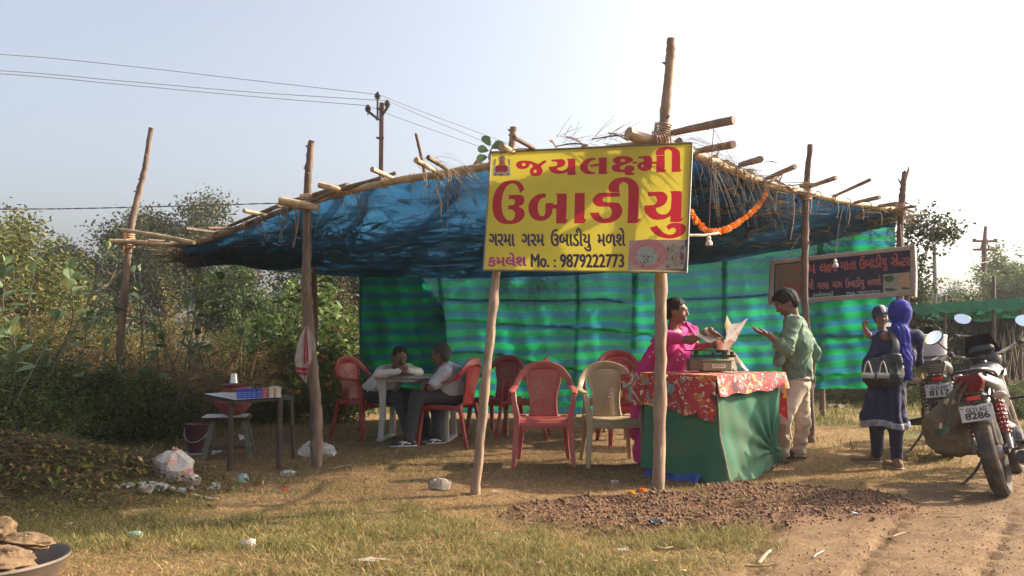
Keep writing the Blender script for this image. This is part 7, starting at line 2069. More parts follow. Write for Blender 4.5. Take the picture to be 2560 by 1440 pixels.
tn = [E_(chest, (.185, .135, .17), np.array([sd3, fw3, WZ]), .05), C_(chest - WZ * .05, hip, .145, .145, .06), C_(shL, shR, .070, .070, .05), C_(shL, elL, .068, .062, .035), C_(elL, wrL, .060, .045, .03), C_(shR, elR, .058, .050, .03), C_(elR, wrR, .048, .04, .02),
      C_(hip, P(2205, 1065, 7.6), .140, .165, .06, (fw3, .75)), C_(hip, P(2235, 1072, 7.58), .125, .145, .06, (fw3, .8)), C_(hip - V(.04, 0, 0), P(2172, 1040, 7.62), .09, .085, .05)]
hemz = P(2200, 1066, 7.6)[2]
def tnf(X, Y, Z):
    a = np.arctan2(Y - 7.6, X - 3.37); return folds(31, .020, 22, (1, 1, .6), 7)(X, Y, Z) - .014 * np.sin(a * 10 + Z * 2) * np.clip(.95 - Z, 0, .8)
hem = [lambda X, Y, Z: hemz + .05 * (X - 3.33) * 0 + .03 * np.sin(X * 14) - Z]
part_np('tunic', surf(tn, .009, .035, disp=tnf, cuts=[lambda X, Y, Z: hemz + .045 + .02 * np.sin(X * 16) - Z + 0 * Y]), NAV, w3)
# checked hem band: slightly wider ring of the same skirt
HEMM = mat('grey_checked_band', (.36, .36, .42), (.10, .10, .16), .8, 110, detail=0)
tn2 = [(p[0], p[1], p[2], p[3] + .006, p[4] + .006, p[5], p[6]) if p[0] == 'c' else p for p in tn[7:]]
part_np('hem_band', surf(tn2, .009, .035, disp=tnf, cuts=[lambda X, Y, Z: hemz - .005 + .02 * np.sin(X * 16) - Z + 0 * Y + 0 * X, lambda X, Y, Z: Z - (hemz + .055 + .02 * np.sin(X * 16)) + 0 * Y]), HEMM, w3)
JEAN = clothm('dark_leggings', (.028, .032, .085), (.018, .02, .055))
lg = [C_(hip - sd3 * .07, k1, .10, .068, .03), C_(k1, a1 + WZ * .0, .066, .048, .03), C_(hip + sd3 * .07, k2, .10, .068, .03), C_(k2, a2, .066, .048, .03)]
part_np('leggings', surf(lg, .009, .02, disp=folds(33, .007, 45, (.6, .6, 1.3), 6)), JEAN, w3)
TAN = mat('tan_suede', (.27, .155, .075), (.19, .105, .05), .85, 14, bmp=.2); SOL = mat('pale_sole', (.45, .42, .38), (.35, .32, .28), .8, 14)
shoe(w3, f1 + V(.055, .02, 0), f1 + V(-.20, .06, 0), TAN, sole=SOL); shoe(w3, f2 + V(.0, -.07, 0), f2 + V(-.04, .16, 0), TAN, sole=SOL)
SCF = clothm('royal_blue_scarf', (.028, .030, .30), (.018, .02, .21), transl=.08)
sc_ = [E_(hc + WZ * .012, (.098, .112, .115), A, .03), C_(hc - WZ * .05 - fw3 * .01, neck - WZ * .0, .070, .072, .04), C_(neck - fw3 * .09, P(2262, 900, 7.44), .050, .060, .04, (fw3, .5)), C_(P(2262, 900, 7.44), P(2268, 940, 7.46), .055, .045, .04, (fw3, .45)), C_(neck - fw3 * .03 - sd3 * .03, neck + sd3 * .04 - WZ * .02, .072, .072, .03)]
part_np('headscarf', surf(sc_, .0075, .03, disp=lambda X, Y, Z: folds(35, .016, 40, (1, 1, .3), 7)(X, Y, Z)), SCF, w3)
# child on her left arm
chc = P(2202, 792, 7.92); CA = axes((-.10, -1, -.12)); cs_ = .78
w4 = thing('person', 'small child in a navy and white cap, carried in the arms and facing the camera', 'child', P(2200, 880, 7.9))
cn = P(2203, 822, 7.93); cst = P(2205, 862, 7.93); cel, cwr = P(2170, 836, 7.84), P(2161, 820, 7.80); csh = P(2184, 835, 7.9)
body = [C_(cn, chc - WZ * .02, .034, .034), E_(cst, (.085, .065, .10)), C_(csh, cel, .030, .026), C_(cel, cwr, .026, .020), C_(P(2222, 838, 7.95), P(2236, 860, 7.92), .03, .025), C_(cst, P(2205, 905, 7.93), .08, .075), C_(P(2195, 905, 7.93), P(2190, 950, 7.95), .045, .035), C_(P(2215, 905, 7.95), P(2222, 950, 7.98), .045, .035)]
fist = hand_prims(cwr, V(-.1, -.1, 1), V(.2, -1, 0), .58, 1.35, 1, 1)
finish_body(w4, body, (chc, CA, cs_, True), [fist], skin=SKINP)
part_np('shirt', surf([E_(cst, (.098, .078, .10), None, .03), C_(csh, csh + (cel - csh) * .55, .042, .038, .02), C_(csh, P(2222, 838, 7.95), .045, .045, .03), C_(cst, P(2205, 905, 7.93), .092, .085, .03)], .007, .02, disp=folds(41, .004, 50), cuts=[cut_ball(cn + WZ * .01, .04)]), clothm('blue_child_shirt', (.035, .13, .30), (.025, .09, .22)), w4)
part_np('cap', surf([E_(chc + WZ * .032, (.078, .092, .080), CA, .02), C_(chc - CA[0] * .062 + WZ * .0, chc - CA[0] * .045 - WZ * .055, .015, .010, .01), C_(chc + CA[0] * .062 + WZ * .0, chc + CA[0] * .045 - WZ * .055, .015, .010, .01)], .006, .015, cuts=[lambda X, Y, Z: np.minimum((Y - chc[1]) * -1 - .02, (chc[2] + .030) - Z + 0 * X)]), clothm('navy_cap', (.03, .032, .085)), w4)
part_np('cap_panel', surf([E_(chc + WZ * .036 + CA[1] * .006, (.048, .090, .078), CA, .02)], .006, .015, cuts=[lambda X, Y, Z: (chc[2] + .034) - Z + 0 * X + 0 * Y, lambda X, Y, Z: (Y - chc[1]) + .01 + 0 * X + 0 * Z]), clothm('white_cap_panel', (.62, .60, .56)), w4)
bb = MB(); bb.grid(lambda u, v: chc + WZ * (.036 - .012 * v - .02 * (2 * u - 1) ** 2 * v) + CA[0] * (.070 * (2 * u - 1)) + CA[1] * (.066 + .048 * v * (1 - (2 * u - 1) ** 2 * .6)), 12, 4); bb.build('cap_brim', clothm('navy_cap', (.03, .03, .08)), w4, rel=True)
# handbag
hb = thing('handbag', 'black leather shoulder bag with silver buckles on the woman in navy', 'handbag', P(2205, 960, 7.40))
BAGM = mat('black_leather', (.014, .013, .015), (.008, .0075, .009), .42, 9, bmp=.3, bd=.008)
bg = [C_(P(2180, 936, 7.42), P(2236, 930, 7.40), .082, .088, .05, (WY, .5)), C_(P(2172, 915, 7.42), P(2240, 895, 7.38), .05, .05, .05, (WY, .55)), C_(P(2176, 948, 7.38), P(2236, 946, 7.37), .06, .06, .04, (WY, .6))]
part_np('bag_body', surf(bg, .008, .04, disp=folds(51, .012, 30, (1, 1, .4), 6)), BAGM, hb)
b = MB(); b.ribbon(spline([P(2232, 905, 7.36), P(2240, 868, 7.40), P(2232, 838, 7.48), P(2222, 818, 7.58)], 6), WX, [.075, .06, .05, .05], .012); b.build('strap', BAGM, hb, rel=True)
SLV = mat('dull_silver', (.50, .46, .40), (.36, .33, .28), .4, 12, metal=.7)
for x in (2170, 2208):
    b = MB(); q = P(x, 938, 7.28); b.ribbon([q - V(.052, -.004, 0), q + V(.052, .0, -.006)], WZ, .048, .016)
    b.tube(spline([q + V(-.036, 0, .01), q + V(-.018, 0, .085), q + V(0, -.002, .12), q + V(.018, 0, .085), q + V(.036, 0, .01)], 4), .006, 6); b.build('buckle', SLV, hb, rel=True)

# === man with the moustache ==================================================
w5 = sketch_person('person', 'man with glasses and moustache in a whitish shirt', (-1.66, 10.0, ground_z(-1.66, 10)))
hc = P(999, 893, 9.56); A = axes((.42, -.88, -.25), .1); fw5 = nrm(V(.78, -.62, 0)); sd5 = nrm(np.cross(fw5, WZ))
hip = V(-1.63, 10.0, .52); neck = P(988, 925, 9.72); chest = P(970, 948, 9.80)
shR, shL = P(956, 925, 9.60), P(1020, 922, 9.95); elR, elL = P(948, 950, 9.35), P(1046, 944, 9.80)
elR[2] = elL[2] = .775; wrR = P(994, 940, 9.36); wrL = P(1018, 934, 9.50)
wrR[2] = .80; wrL[2] = .81
hR = hand_prims(wrR, nrm(V(.75, .3, .12)), V(.2, .8, .2), 1.0, .95, 1, 1); hL = hand_prims(wrL, nrm(V(-.7, -.1, .18)), V(0, -.9, -.2), 1.0, .95, 1, -1)
k1, k2 = P(1000, 1000, 9.55), P(1048, 992, 9.85); a1, a2 = V(-1.12, 9.35, .09), V(-.98, 9.75, .09)
body = torso(hip, chest, neck, .175, .12, sd5, fw5) + [C_(neck, hc, .055, .052), C_(shR, elR, .048, .038), C_(elR, wrR, .038, .027), C_(shL, elL, .048, .038), C_(elL, wrL, .038, .027), C_(hip + sd5 * .08, k1, .08, .058), C_(k1, a1, .05, .036), C_(hip - sd5 * .08, k2, .08, .058), C_(k2, a2, .05, .036)]
finish_body(w5, body, (hc, A, 1.03, False), [hR, hL])
WSH = clothm('whitish_shirt', (.64, .61, .56), (.55, .52, .48))
sh = [E_(chest, (.195, .14, .18), frame3(sd5, fw5, neck - hip), .05), C_(chest, hip + WZ * .0, .155, .165, .06), C_(shR - WZ * .02, shL - WZ * .02, .066, .066, .05), C_(shR - WZ * .02, elR, .064, .050, .03), C_(elR, wrR, .048, .038, .02), C_(shL, elL, .064, .050, .03), C_(elL, wrL, .048, .038, .02), C_(neck - WZ * .03, neck + WZ * .01, .068, .062, .02)]
part_np('shirt', surf(sh, .009, .035, disp=folds(61, .018, 28, (1, 1, .8), 7), cuts=[cut_ball(hc, .095), cut_ball(neck + fw5 * .05 + WZ * .03, .05)]), WSH, w5)
c_ = MB(); cw = [neck + WZ * (.018 + .016 * cos(t)) + (fw5 * cos(t) + sd5 * sin(t)) * .070 for t in np.linspace(.35, 5.93, 20)]; c_.ribbon(cw, WZ, .04, .008); c_.build('collar', WSH, w5, rel=True)
DKT = clothm('black_trousers', (.022, .020, .020), (.014, .013, .013))
part_np('trousers', surf([E_(hip, (.17, .14, .13), None, .05), C_(hip + sd5 * .08, k1, .10, .08, .03), C_(k1, a1, .078, .065, .03), C_(hip - sd5 * .08, k2, .10, .08, .03), C_(k2, a2, .078, .065, .03)], .010, .03, disp=folds(62, .008, 30)), DKT, w5)
hair_cap(w5, hc, A, 1.03, front=.050, thick=.012, seed=6)
def glasses(root, c, A, s):
    b = MB()
    for sx in (-1, 1):
        q = c + s * (A[0] * .031 * sx + A[1] * .104 + A[2] * .006)
        b.tube([q + s * (A[0] * .024 * cos(t) + A[2] * .016 * sin(t)) for t in np.linspace(0, 6.283, 18)], .0022, 5)
        b.tube([q + A[0] * .024 * sx * s, c + s * (A[0] * .078 * sx + A[1] * .01 + A[2] * .012)], .002, 5)
    b.tube([c + s * (A[0] * -.008 + A[1] * .108 + A[2] * .010), c + s * (A[0] * .008 + A[1] * .108 + A[2] * .010)], .002, 5)
    b.build('spectacles', mat('dark_frame', (.03, .02, .02), (.02, .015, .015), .3, 9), root, rel=True)
glasses(w5, hc, A, 1.03)
b = MB(); b.tube([hc + 1.03 * (A[0] * x + A[1] * (.104 - 8 * x * x) + A[2] * (-.045 - .3 * abs(x))) for x in np.linspace(-.032, .032, 9)], [.003, .007, .0075, .007, .003], 7); b.build('moustache', HAIR, w5, rel=True)
for a_, d_ in ((a1, V(.9, -.3, 0)), (a2, V(.9, -.2, 0))): shoe(w5, a_ * V(1, 1, 0) - nrm(d_) * .06 + V(0, 0, ground_z(a_[0], a_[1])), a_ * V(1, 1, 0) + nrm(d_) * .19 + V(0, 0, ground_z(a_[0], a_[1])), BLK)

# === man with his back turned ================================================
w6 = sketch_person('person', 'grey haired man in a light shirt, his back half turned, at the white table', (-.74, 9.4, ground_z(-.74, 9.4)))
hc = P(1103, 886, 9.30); A = axes((-.90, .30, -.12)); fw6 = nrm(V(-.88, .40, 0)); sd6 = nrm(np.cross(fw6, WZ))
hip = V(-.70, 9.40, .54); neck = P(1113, 917, 9.34); chest = P(1124, 948, 9.38)
shL, shR = P(1113, 932, 9.14), P(1128, 926, 9.56); elL, wrL = P(1078, 968, 9.12), P(1062, 952, 9.45); elR, wrR = P(1095, 955, 9.72), P(1060, 944, 9.8)
k1, k2 = P(1042, 995, 9.20), P(1092, 1012, 9.46); a1, a2 = P(1022, 1092, 9.12), P(1096, 1078, 9.42)
for a_ in (a1, a2): a_[2] = ground_z(a_[0], a_[1]) + .09
hl = hand_prims(wrL, V(-.7, .5, 0), V(0, .2, -1), 1, .5); hr = hand_prims(wrR, V(-.9, .0, 0), V(0, .2, -1), 1, .5, side=-1)
body = torso(hip, chest, neck, .175, .125, sd6, fw6) + [C_(neck, hc, .058, .054), C_(shL, elL, .048, .038), C_(elL, wrL, .038, .027), C_(shR, elR, .048, .038), C_(elR, wrR, .038, .027), C_(hip - sd6 * .08, k1, .085, .06), C_(k1, a1, .05, .036), C_(hip + sd6 * .08, k2, .085, .06), C_(k2, a2, .05, .036)]
finish_body(w6, body, (hc, A, 1.03, False), [hl, hr])
LSH = clothm('pale_blue_grey_shirt', (.50, .50, .56), (.42, .42, .48))
sh = [E_(chest, (.20, .15, .18), frame3(sd6, fw6, neck - hip), .05), C_(chest, hip + WZ * .02, .165, .17, .06), C_(shL, shR, .074, .074, .05), C_(shL, shL + (elL - shL) * .72, .076, .068, .035), C_(shR, shR + (elR - shR) * .7, .074, .066, .035), C_(neck - WZ * .03, neck + WZ * .012, .070, .064, .02)]
part_np('shirt', surf(sh, .009, .035, disp=folds(71, .018, 26, (1, 1, .8), 7), cuts=[cut_ball(hc, .092), cut_plane(hip + WZ * .0, -WZ)]), LSH, w6)
c_ = MB(); cw = [neck + WZ * (.018 + .012 * cos(t)) + (fw6 * cos(t) + sd6 * sin(t)) * .070 for t in np.linspace(.35, 5.93, 20)]; c_.ribbon(cw, WZ, .036, .008); c_.build('collar', LSH, w6, rel=True)
part_np('trousers', surf([E_(hip - WZ * .01, (.175, .15, .13), None, .05), C_(hip - sd6 * .08, k1, .105, .082, .03), C_(k1, a1, .078, .062, .03), C_(hip + sd6 * .08, k2, .105, .082, .03), C_(k2, a2, .078, .062, .03)], .010, .03, disp=folds(72, .008, 30)), clothm('charcoal_trousers', (.040, .038, .042), (.028, .026, .03)), w6)
hair_cap(w6, hc, A, 1.03, m=GREYHAIR, front=.055, thick=.010, seed=7, amp=.004)
glasses(w6, hc, A, 1.03)
SHB = mat('black_sneaker', (.02, .02, .022), (.012, .012, .014), .5, 12); WST = mat('white_stripe', (.7, .7, .68), (.6, .6, .58), .5, 9)
for a_, d_ in ((a1, nrm(V(-.98, -.15, 0))), (a2, nrm(V(-.9, -.3, 0)))):
    g = a_ * V(1, 1, 0) + V(0, 0, ground_z(a_[0], a_[1])); h_, t_ = g - d_ * .07, g + d_ * .20; shoe(w6, h_, t_, SHB, sole=WST)
    s_ = nrm(np.cross(d_, WZ)) * (1 if np.cross(d_, WZ)[1] < 0 else -1); b = MB()
    b.ribbon([h_ + s_ * .043 + WZ * .035 + d_ * .05, h_ + s_ * .047 + WZ * .055 + d_ * .12, h_ + s_ * .04 + WZ * .050 + d_ * .17], WZ, .014, .006); b.ribbon([h_ + s_ * .042 + WZ * .07 + d_ * .07, h_ + s_ * .050 + WZ * .025 + d_ * .15], WZ, .014, .006); b.build('shoe_stripe', WST, w6, rel=True)
# ------------------------------------------------------------------ motorcycles (x forward, y left, z up, rear axle above the origin)
RUB = mat('dusty_rubber', (.060, .050, .042), (.028, .025, .023), .85, 14, dirt=(.24, .17, .11), dirt_amt=.35)
BPL = mat('black_plastic', (.022, .022, .024), (.014, .014, .015), .4, 9, dirt=(.16, .12, .09), dirt_amt=.12)
BPT = mat('black_paint', (.014, .014, .018), (.010, .010, .013), .35, 4, coat=.25, dirt=(.06, .05, .04), dirt_amt=.08)
GPL = mat('grey_plastic', (.085, .082, .080), (.06, .058, .056), .6, 9, dirt=(.18, .14, .10), dirt_amt=.3)
CHR = mat('chrome', (.72, .71, .70), (.55, .54, .53), .16, 6, metal=1.0); ALU = mat('dusty_alloy', (.34, .32, .30), (.22, .20, .19), .45, 9, metal=.6, dirt=(.16, .12, .08))
TAILR = mat('red_lens', (.17, .003, .005), (.09, .002, .003), .12, 60, spec=.2); REFL = mat('red_reflector', (.62, .02, .02), (.5, .015, .015), .2, 60, coat=.6); AMB = mat('smoky_lens', (.42, .30, .22), (.30, .20, .15), .2, 16, coat=.6)
PLT = mat('white_plate', (.60, .58, .55), (.50, .48, .45), .5, 5, dirt=(.30, .24, .18), dirt_amt=.15); REDS = mat('red_spring', (.42, .012, .02), (.3, .01, .015), .35, 9); MIR = mat('mirror_glass', (.85, .87, .9), (.84, .86, .9), .03, 2, metal=1.0)
SEATM = mat('black_seat_vinyl', (.03, .028, .028), (.018, .017, .017), .5, 20, bmp=.2, dirt=(.15, .12, .09), dirt_amt=.15)
def wheel(root, x, w, nm):
    o = MB()
    Rr = .305; pr = [(Rr - .085, -w * .30), (Rr - .06, -w * .48), (Rr - .03, -w * .5), (Rr - .010, -w * .36), (Rr, -w * .12), (Rr, w * .12), (Rr - .010, w * .36), (Rr - .03, w * .5), (Rr - .06, w * .48), (Rr - .085, w * .30)]
    o.lathe(pr, (x, 0, .305), 48, (0, 1, 0)); t = o.build(nm, RUB, root)
    b = MB()
    for k in range(60):                                  # tread blocks
        a = 2 * pi * k / 60
        for yy, sk in ((-w * .27, .05), (0, 0), (w * .27, -.05)):
            aa = a + (.5 if yy == 0 else 0) * 2 * pi / 60; n = V(cos(aa), 0, sin(aa)); tt = V(-sin(aa), 0, cos(aa)); b.box(V(x, yy, .305) + n * (.3035 - abs(yy) * .2), (.006, w * .20, .020), n, nrm(V(0, 1, 0) + tt * sk * 8), nrm(tt))
    b.build('tread', RUB, t)
    b = MB(); b.lathe([(.222, -.030), (.232, -.034), (.226, -.018), (.205, -.012), (.205, .012), (.226, .018), (.232, .034), (.222, .030)], (x, 0, .305), 40, (0, 1, 0))
    b.lathe([(.0, -.065), (.035, -.065), (.06, -.03), (.06, .03), (.035, .065), (0, .065)], (x, 0, .305), 20, (0, 1, 0))
    for k in range(5):
        a = 2 * pi * k / 5; n = V(cos(a), 0, sin(a)); b.ribbon([V(x, 0, .305) + n * .05, V(x, 0, .305) + n * .21], V(0, 1, 0), [.05, .035], .030)
    b.build('rim', ALU, t)
def bike(name, label, loc, rz, lean, s, plate_a, plate_b, red_lamp=True, pa=.0, steer=-.0, shock=True):
    r = thing(name, label, 'motorcycle', loc, 0, 'parked motorcycles', rot=None)
    M3 = Matrix.Rotation(rz, 4, 'Z') @ Matrix.Rotation(lean, 4, 'X')
    r.rotation_euler = M3.to_euler(); r.scale = (s,) * 3
    wheel(r, 0, .105, 'rear_tyre'); wheel(r, 1.27, .085, 'front_tyre')
    b = MB(); b.grid(lambda u, v: V(1.27 + .335 * cos(.35 + 2.1 * u), (v - .5) * .12, .305 + .335 * sin(.35 + 2.1 * u) - .03 * abs(2 * v - 1) ** 2), 16, 6); b.build('front_mudguard', BPT, r)
    for sy in (-1, 1):
        MB().tube([V(1.27, sy * .075, .305), V(1.06, sy * .075, .86)], [.022, .016], 8).build('fork', CHR, r)
        MB().ribbon([V(0, sy * .085, .305), V(.48, sy * .085, .33)], V(0, 0, 1), .05, .03).build('swingarm', BPL, r)
        b = MB(); p0, p1 = V(.02, sy * .115, .315), V(.14, sy * .105, .66); d = p1 - p0
        b.tube([p0, p0 + d * .5], .017, 8); b.tube([p0 + d * .45, p1], .010, 8); sh = b.build('shock_absorber', ALU, r)
        X_ = nrm(np.cross(d, V(0, 1, 0))); Y_ = nrm(np.cross(d, X_)); (MB()).tube([p0 + d * (.30 + .65 * t / 50.) + (X_ * cos(t * .95) + Y_ * sin(t * .95)) * .029 for t in range(51)], .0075, 6).build('spring', REDS if red_lamp else BPL, sh)
    # frame, engine, exhaust
    b = MB(); b.tube(spline([V(.12, .0, .68), V(.45, .0, .64), V(.98, 0, .86)], 5), .022, 7); b.tube(spline([V(.98, 0, .86), V(.80, 0, .40), V(.62, 0, .26), V(.40, 0, .28), V(.38, 0, .64)], 5), .018, 7); b.tube([V(.12, .07, .68), V(.48, .07, .42)], .012, 6); b.tube([V(.12, -.07, .68), V(.48, -.07, .42)], .012, 6); b.build('frame', BPL, r)
    b = MB(); b.box((.62, 0, .36), (.30, .24, .20), bev=.04); b.build('engine', BPL, r)
    b = MB(); b.lathe([(0, .16), (.07, .155), (.09, .13), (.092, .11)], (.60, 0, .33), 20, (0, -1, 0)); b.build('engine_cover', GPL, r); b = MB(); b.lathe([(0, .15), (.06, .145), (.075, .12)], (.56, 0, .34), 20, (0, 1, 0)); b.build('engine_cover', GPL, r)
    b = MB()
    for k in range(8): b.box((.70 + k * .008, 0, .47 + k * .020), (.15, .15, .006), (1, 0, -.3), (0, 1, 0), nrm(V(.3, 0, 1)))
    b.build('cylinder_fins', ALU, r)
    b = MB(); b.tube(spline([V(.78, -.06, .45), V(.86, -.10, .30), V(.66, -.14, .18), V(.36, -.155, .19)], 6), .018, 8); b.build('exhaust_pipe', CHR, r)
    b = MB(); b.tube([V(.38, -.16, .19), V(.34, -.165, .20), V(-.02, -.18, .25), V(-.10, -.182, .26)], [.025, .048, .055, .045], 14); b.build('silencer', BPL, r)
    b = MB(); b.ribbon([V(.26, -.205, .255), V(.0, -.215, .295)], V(0, 0, 1), .05, .006); b.build('heat_shield', CHR, r)
    # bodywork
    def tank(u, v):
        a = 2 * pi * u; x = .56 + .50 * v; h = .105 * (sin(pi * min(1, .12 + v * .80)) ** .5); w = .135 * (sin(pi * min(1, .17 + .72 * v)) ** .6)
        return V(x, w * cos(a) * (1 - .1 * (sin(a) < 0)), .80 + .045 * v + h * sin(a) * (1 if sin(a) > 0 else .85))
    b = MB().grid(tank, 28, 18); b.lathe([(0, .012), (.03, .012), (.036, 0)], (.80, 0, .925), 16); b.build('fuel_tank', BPT, r)
    b = MB(); b.ribbon(spline([V(.62, -.137, .80), V(.75, -.146, .83), V(.9, -.138, .84)], 4), V(0, 0, 1), [.012, .05, .012], .004); b.ribbon(spline([V(.62, .137, .80), V(.75, .146, .83), V(.9, .138, .84)], 4), V(0, 0, 1), [.012, .05, .012], .004); b.build('tank_decal', mat('grey_decal', (.35, .35, .37), (.2, .2, .22), .4, 60), r)
    b = MB().grid(lambda u, v: V(-.10 + .70 * v, (.105 + .03 * sin(pi * v)) * sin((u - .5) * pi) ** 1 * (1 if True else 0), .785 + .045 * (1 - v) ** 2 - .03 * v + .035 * cos((u - .5) * pi) ** .6), 14, 16); b.build('seat', SEATM, r)
    for sy in (-1, 1):
        b = MB().grid(lambda u, v: V(-.22 + .72 * v, sy * (.055 + .075 * min(1, v * 3.2) ** .7 + .018 * sin(pi * u)), .80 - .02 * v - (.05 + .16 * min(1, v * 1.2)) * u + .045 * (1 - v) ** 2), 8, 16); b.build('side_panel', BPT if sy > 0 else BPT, r)
        b = MB().tube(spline([V(.28, sy * .125, .80), V(.06, sy * .135, .85), V(-.14, sy * .10, .88), V(-.20, sy * .03, .885), V(-.20, 0, .885)], 5), .012, 8); b.build('grab_rail', BPL if red_lamp else GPL, r)
        b = MB(); b.tube([V(-.20, sy * .05, .70), V(-.20, sy * .12, .695)], .010, 6); o = b.build('indicator_stalk', BPL, r); MB().ell((-.205, sy * .155, .695), (.030, .045, .026), 12, 8).build('indicator', AMB, r)
        b = MB(); b.tube([V(.36, sy * .12, .33), V(.33, sy * .24, .31)], .010, 6); b.tube([V(.33, sy * .15, .32), V(.33, sy * .26, .31)], .020, 8); b.tube([V(.66, sy * .10, .27), V(.66, sy * .26, .27)], .016, 8); b.build('footpeg', RUB, r)
    # tail: lamp, reflector, number plate, mud flap
    b = MB(); ol = [(-1, .25), (-.80, .95), (.80, .95), (1, .25), (.72, -.75), (.40, -1), (-.40, -1), (-.72, -.75)]
    f0 = [V(-.245 + .02 * abs(y), y * .098, .800 + z * .062) for y, z in ol]; f1_ = [p * V(1, .85, 1) + V(-.022, 0, -.001) for p in f0]; f2_ = [p + V(.12, 0, .0) for p in f0]
    n_ = 8; b.add(f2_ + f0 + f1_ + [V(-.275, 0, .80)], [(i, (i + 1) % n_, (i + 1) % n_ + n_, i + n_) for i in range(n_)] + [(i + n_, (i + 1) % n_ + n_, (i + 1) % n_ + 2 * n_, i + 2 * n_) for i in range(n_)] + [(i + 2 * n_, (i + 1) % n_ + 2 * n_, 3 * n_) for i in range(n_)])
    b.build('tail_lamp', TAILR if red_lamp else GPL, r)
    if not red_lamp:
        for k in range(4):
            MB().box((-.275, 0, .815 - k * .018), (.012, .12 - k * .012, .008)).build('lamp_slat', mat('tan_slat', (.32, .26, .2), (.24, .19, .14), .5, 9), r)
    b = MB(); b.box((-.16, 0, .700), (.16, .15, .05), bev=.015); b.build('tail_bracket', BPL, r)
    b = MB(); b.box((-.252, 0, .700), (.010, .088, .032), bev=.003); b.build('reflector', REFL, r)
    px_ = V(-.262, pa, .600); UX, UY, UZ = V(0, -1, 0), V(.22, 0, .97), V(-.97, 0, .22)
    pl = MB().box(px_, (.205, .112, .006), UX, UY, UZ, bev=.002).build('number_plate', PLT, r)
    def ptext(items):
        Vv, Ff = [], []
        for it in items:
            vs, fs, lay = text_fit(*it); o = len(Vv); Vv += [px_ + UX * x - UY * y + UZ * (.0036 + .00012 * k) for (x, y), k in zip(vs, lay)]; Ff += [tuple(i + o for i in q) for q in fs]
        mesh('plate_lettering', Vv, Ff, BLK, pl, smooth=False)
    ptext([(plate_a, -.062, -.008, .062, -.008, .026, .0012), (plate_b, -.074, .040, .074, .040, .038, .0028)])
    b = MB()
    for y in (-1, 1): b.ell(px_ + UX * y * .086 + UY * .038 + UZ * .003, (.006,) * 3, 8, 5)
    b.build('plate_bolt', BPL, pl)
    b = MB().grid(lambda u, v: V(-.255 + .16 * v ** 2 + .045 * abs(2 * u - 1) ** 2, (u - .5) * (.17 - .05 * v), .655 - .30 * v), 10, 12); o = b.build('mud_flap', GPL, r); md = o.modifiers.new('t', 'SOLIDIFY'); md.thickness = .006
    b = MB().grid(lambda u, v: V(.335 * cos(1.0 + 1.35 * v), (u - .5) * .14, .305 + .335 * sin(1.0 + 1.35 * v) - .03 * abs(2 * u - 1) ** 2), 6, 16); b.build('rear_mudguard', BPL, r)
    b = MB(); b.ribbon([V(.02, .065, .36), V(.5, .075, .41)], V(0, 0, 1), .075, .02); b.build('chain_cover', BPL, r)
    b = MB(); b.tube(spline([V(.50, .10, .27), V(.44, .20, .14), V(.38, .285, .012 - .29 * sin(lean) * 0 + (.0 if lean > -.01 else .285 * math.tan(-lean)))], 4), .011, 7); b.box((.38, .29, .012 + (.285 * math.tan(-lean))), (.06, .03, .01)); b.build('side_stand', BPL, r)
    # cockpit
    cs, sn = cos(steer), sin(steer)
    def S(x, y, z): return V(.98 + (x - .98) * cs - y * sn, (x - .98) * sn + y * cs, z)
    b = MB(); HB = spline([S(.80, .36, .99), S(.90, .27, 1.03), S(.98, .12, .98), S(.98, -.12, .98), S(.90, -.27, 1.03), S(.80, -.36, .99)], 5); b.tube(HB, .011, 8); b.build('handlebar', CHR, r)
    for sy in (-1, 1):
        MB().tube([S(.855, sy * .30, 1.02), S(.79, sy * .375, .99)], .019, 10).build('grip', RUB, r)
        MB().tube(spline([S(.885, sy * .27, 1.035), S(.90, sy * .34, 1.03), S(.86, sy * .41, 1.01)], 4), .006, 6).build('lever', ALU, r)
        MB().box(S(.885, sy * .26, 1.03), (.05, .045, .04), bev=.008).build('switch_box', BPL, r)
        MB().tube(spline([S(.89, sy * .25, 1.04), S(.91, sy * .29, 1.10), S(.89, sy * .33, 1.15)], 5), .0065, 7).build('mirror_stem', BPL, r)
        q = S(.885, sy * .345, 1.185); Rm = np.array(Matrix.Rotation(R(-8), 3, 'Z') @ Matrix.Rotation(R(9), 3, 'Y') @ Matrix.Rotation(sy * R(-22), 3, 'X'))
        o = MB().ell(q, (.020, .078, .052), 20, 10, rot=Rm).build('mirror', BPL, r)
        v = [q + Rm @ V(-.0195, .072 * cos(t), .046 * sin(t)) for t in np.linspace(0, 2 * pi, 25)[:-1]]; mesh('mirror_glass', [p + Rm @ V(-.0015, 0, 0) for p in v], [tuple(range(24))[::-1]], MIR, o, smooth=False)
    b = MB(); b.ell((1.06, 0, .95), (.11, .12, .115), 20, 12); b.grid(lambda u, v: V(1.04 + .06 * cos((u - .5) * pi) - .10 * v, .14 * sin((u - .5) * pi * .9) * (1 - .35 * v), .96 + .19 * v), 14, 8); b.build('headlamp_cowl', BPT, r)
    b = MB(); b.box((.96, 0, 1.03), (.08, .19, .06), nrm(V(1, 0, .5)), (0, 1, 0), nrm(V(-.5, 0, 1)), bev=.02); b.build('instruments', BPL, r)
    b = MB(); b.tube(spline([V(.72, -.02, .24), V(.74, -.34, .27), V(.78, -.36, .46), V(.80, -.30, .60), V(.80, -.03, .62)], 5), .012, 8); b.tube(spline([V(.72, .02, .24), V(.74, .34, .27), V(.78, .36, .46), V(.80, .30, .60), V(.80, .03, .62)], 5), .012, 8); b.build('crash_guard', BPL, r)
    return r
b1 = G(2512, 1238); b1[2] = ground_z(b1[0], b1[1])
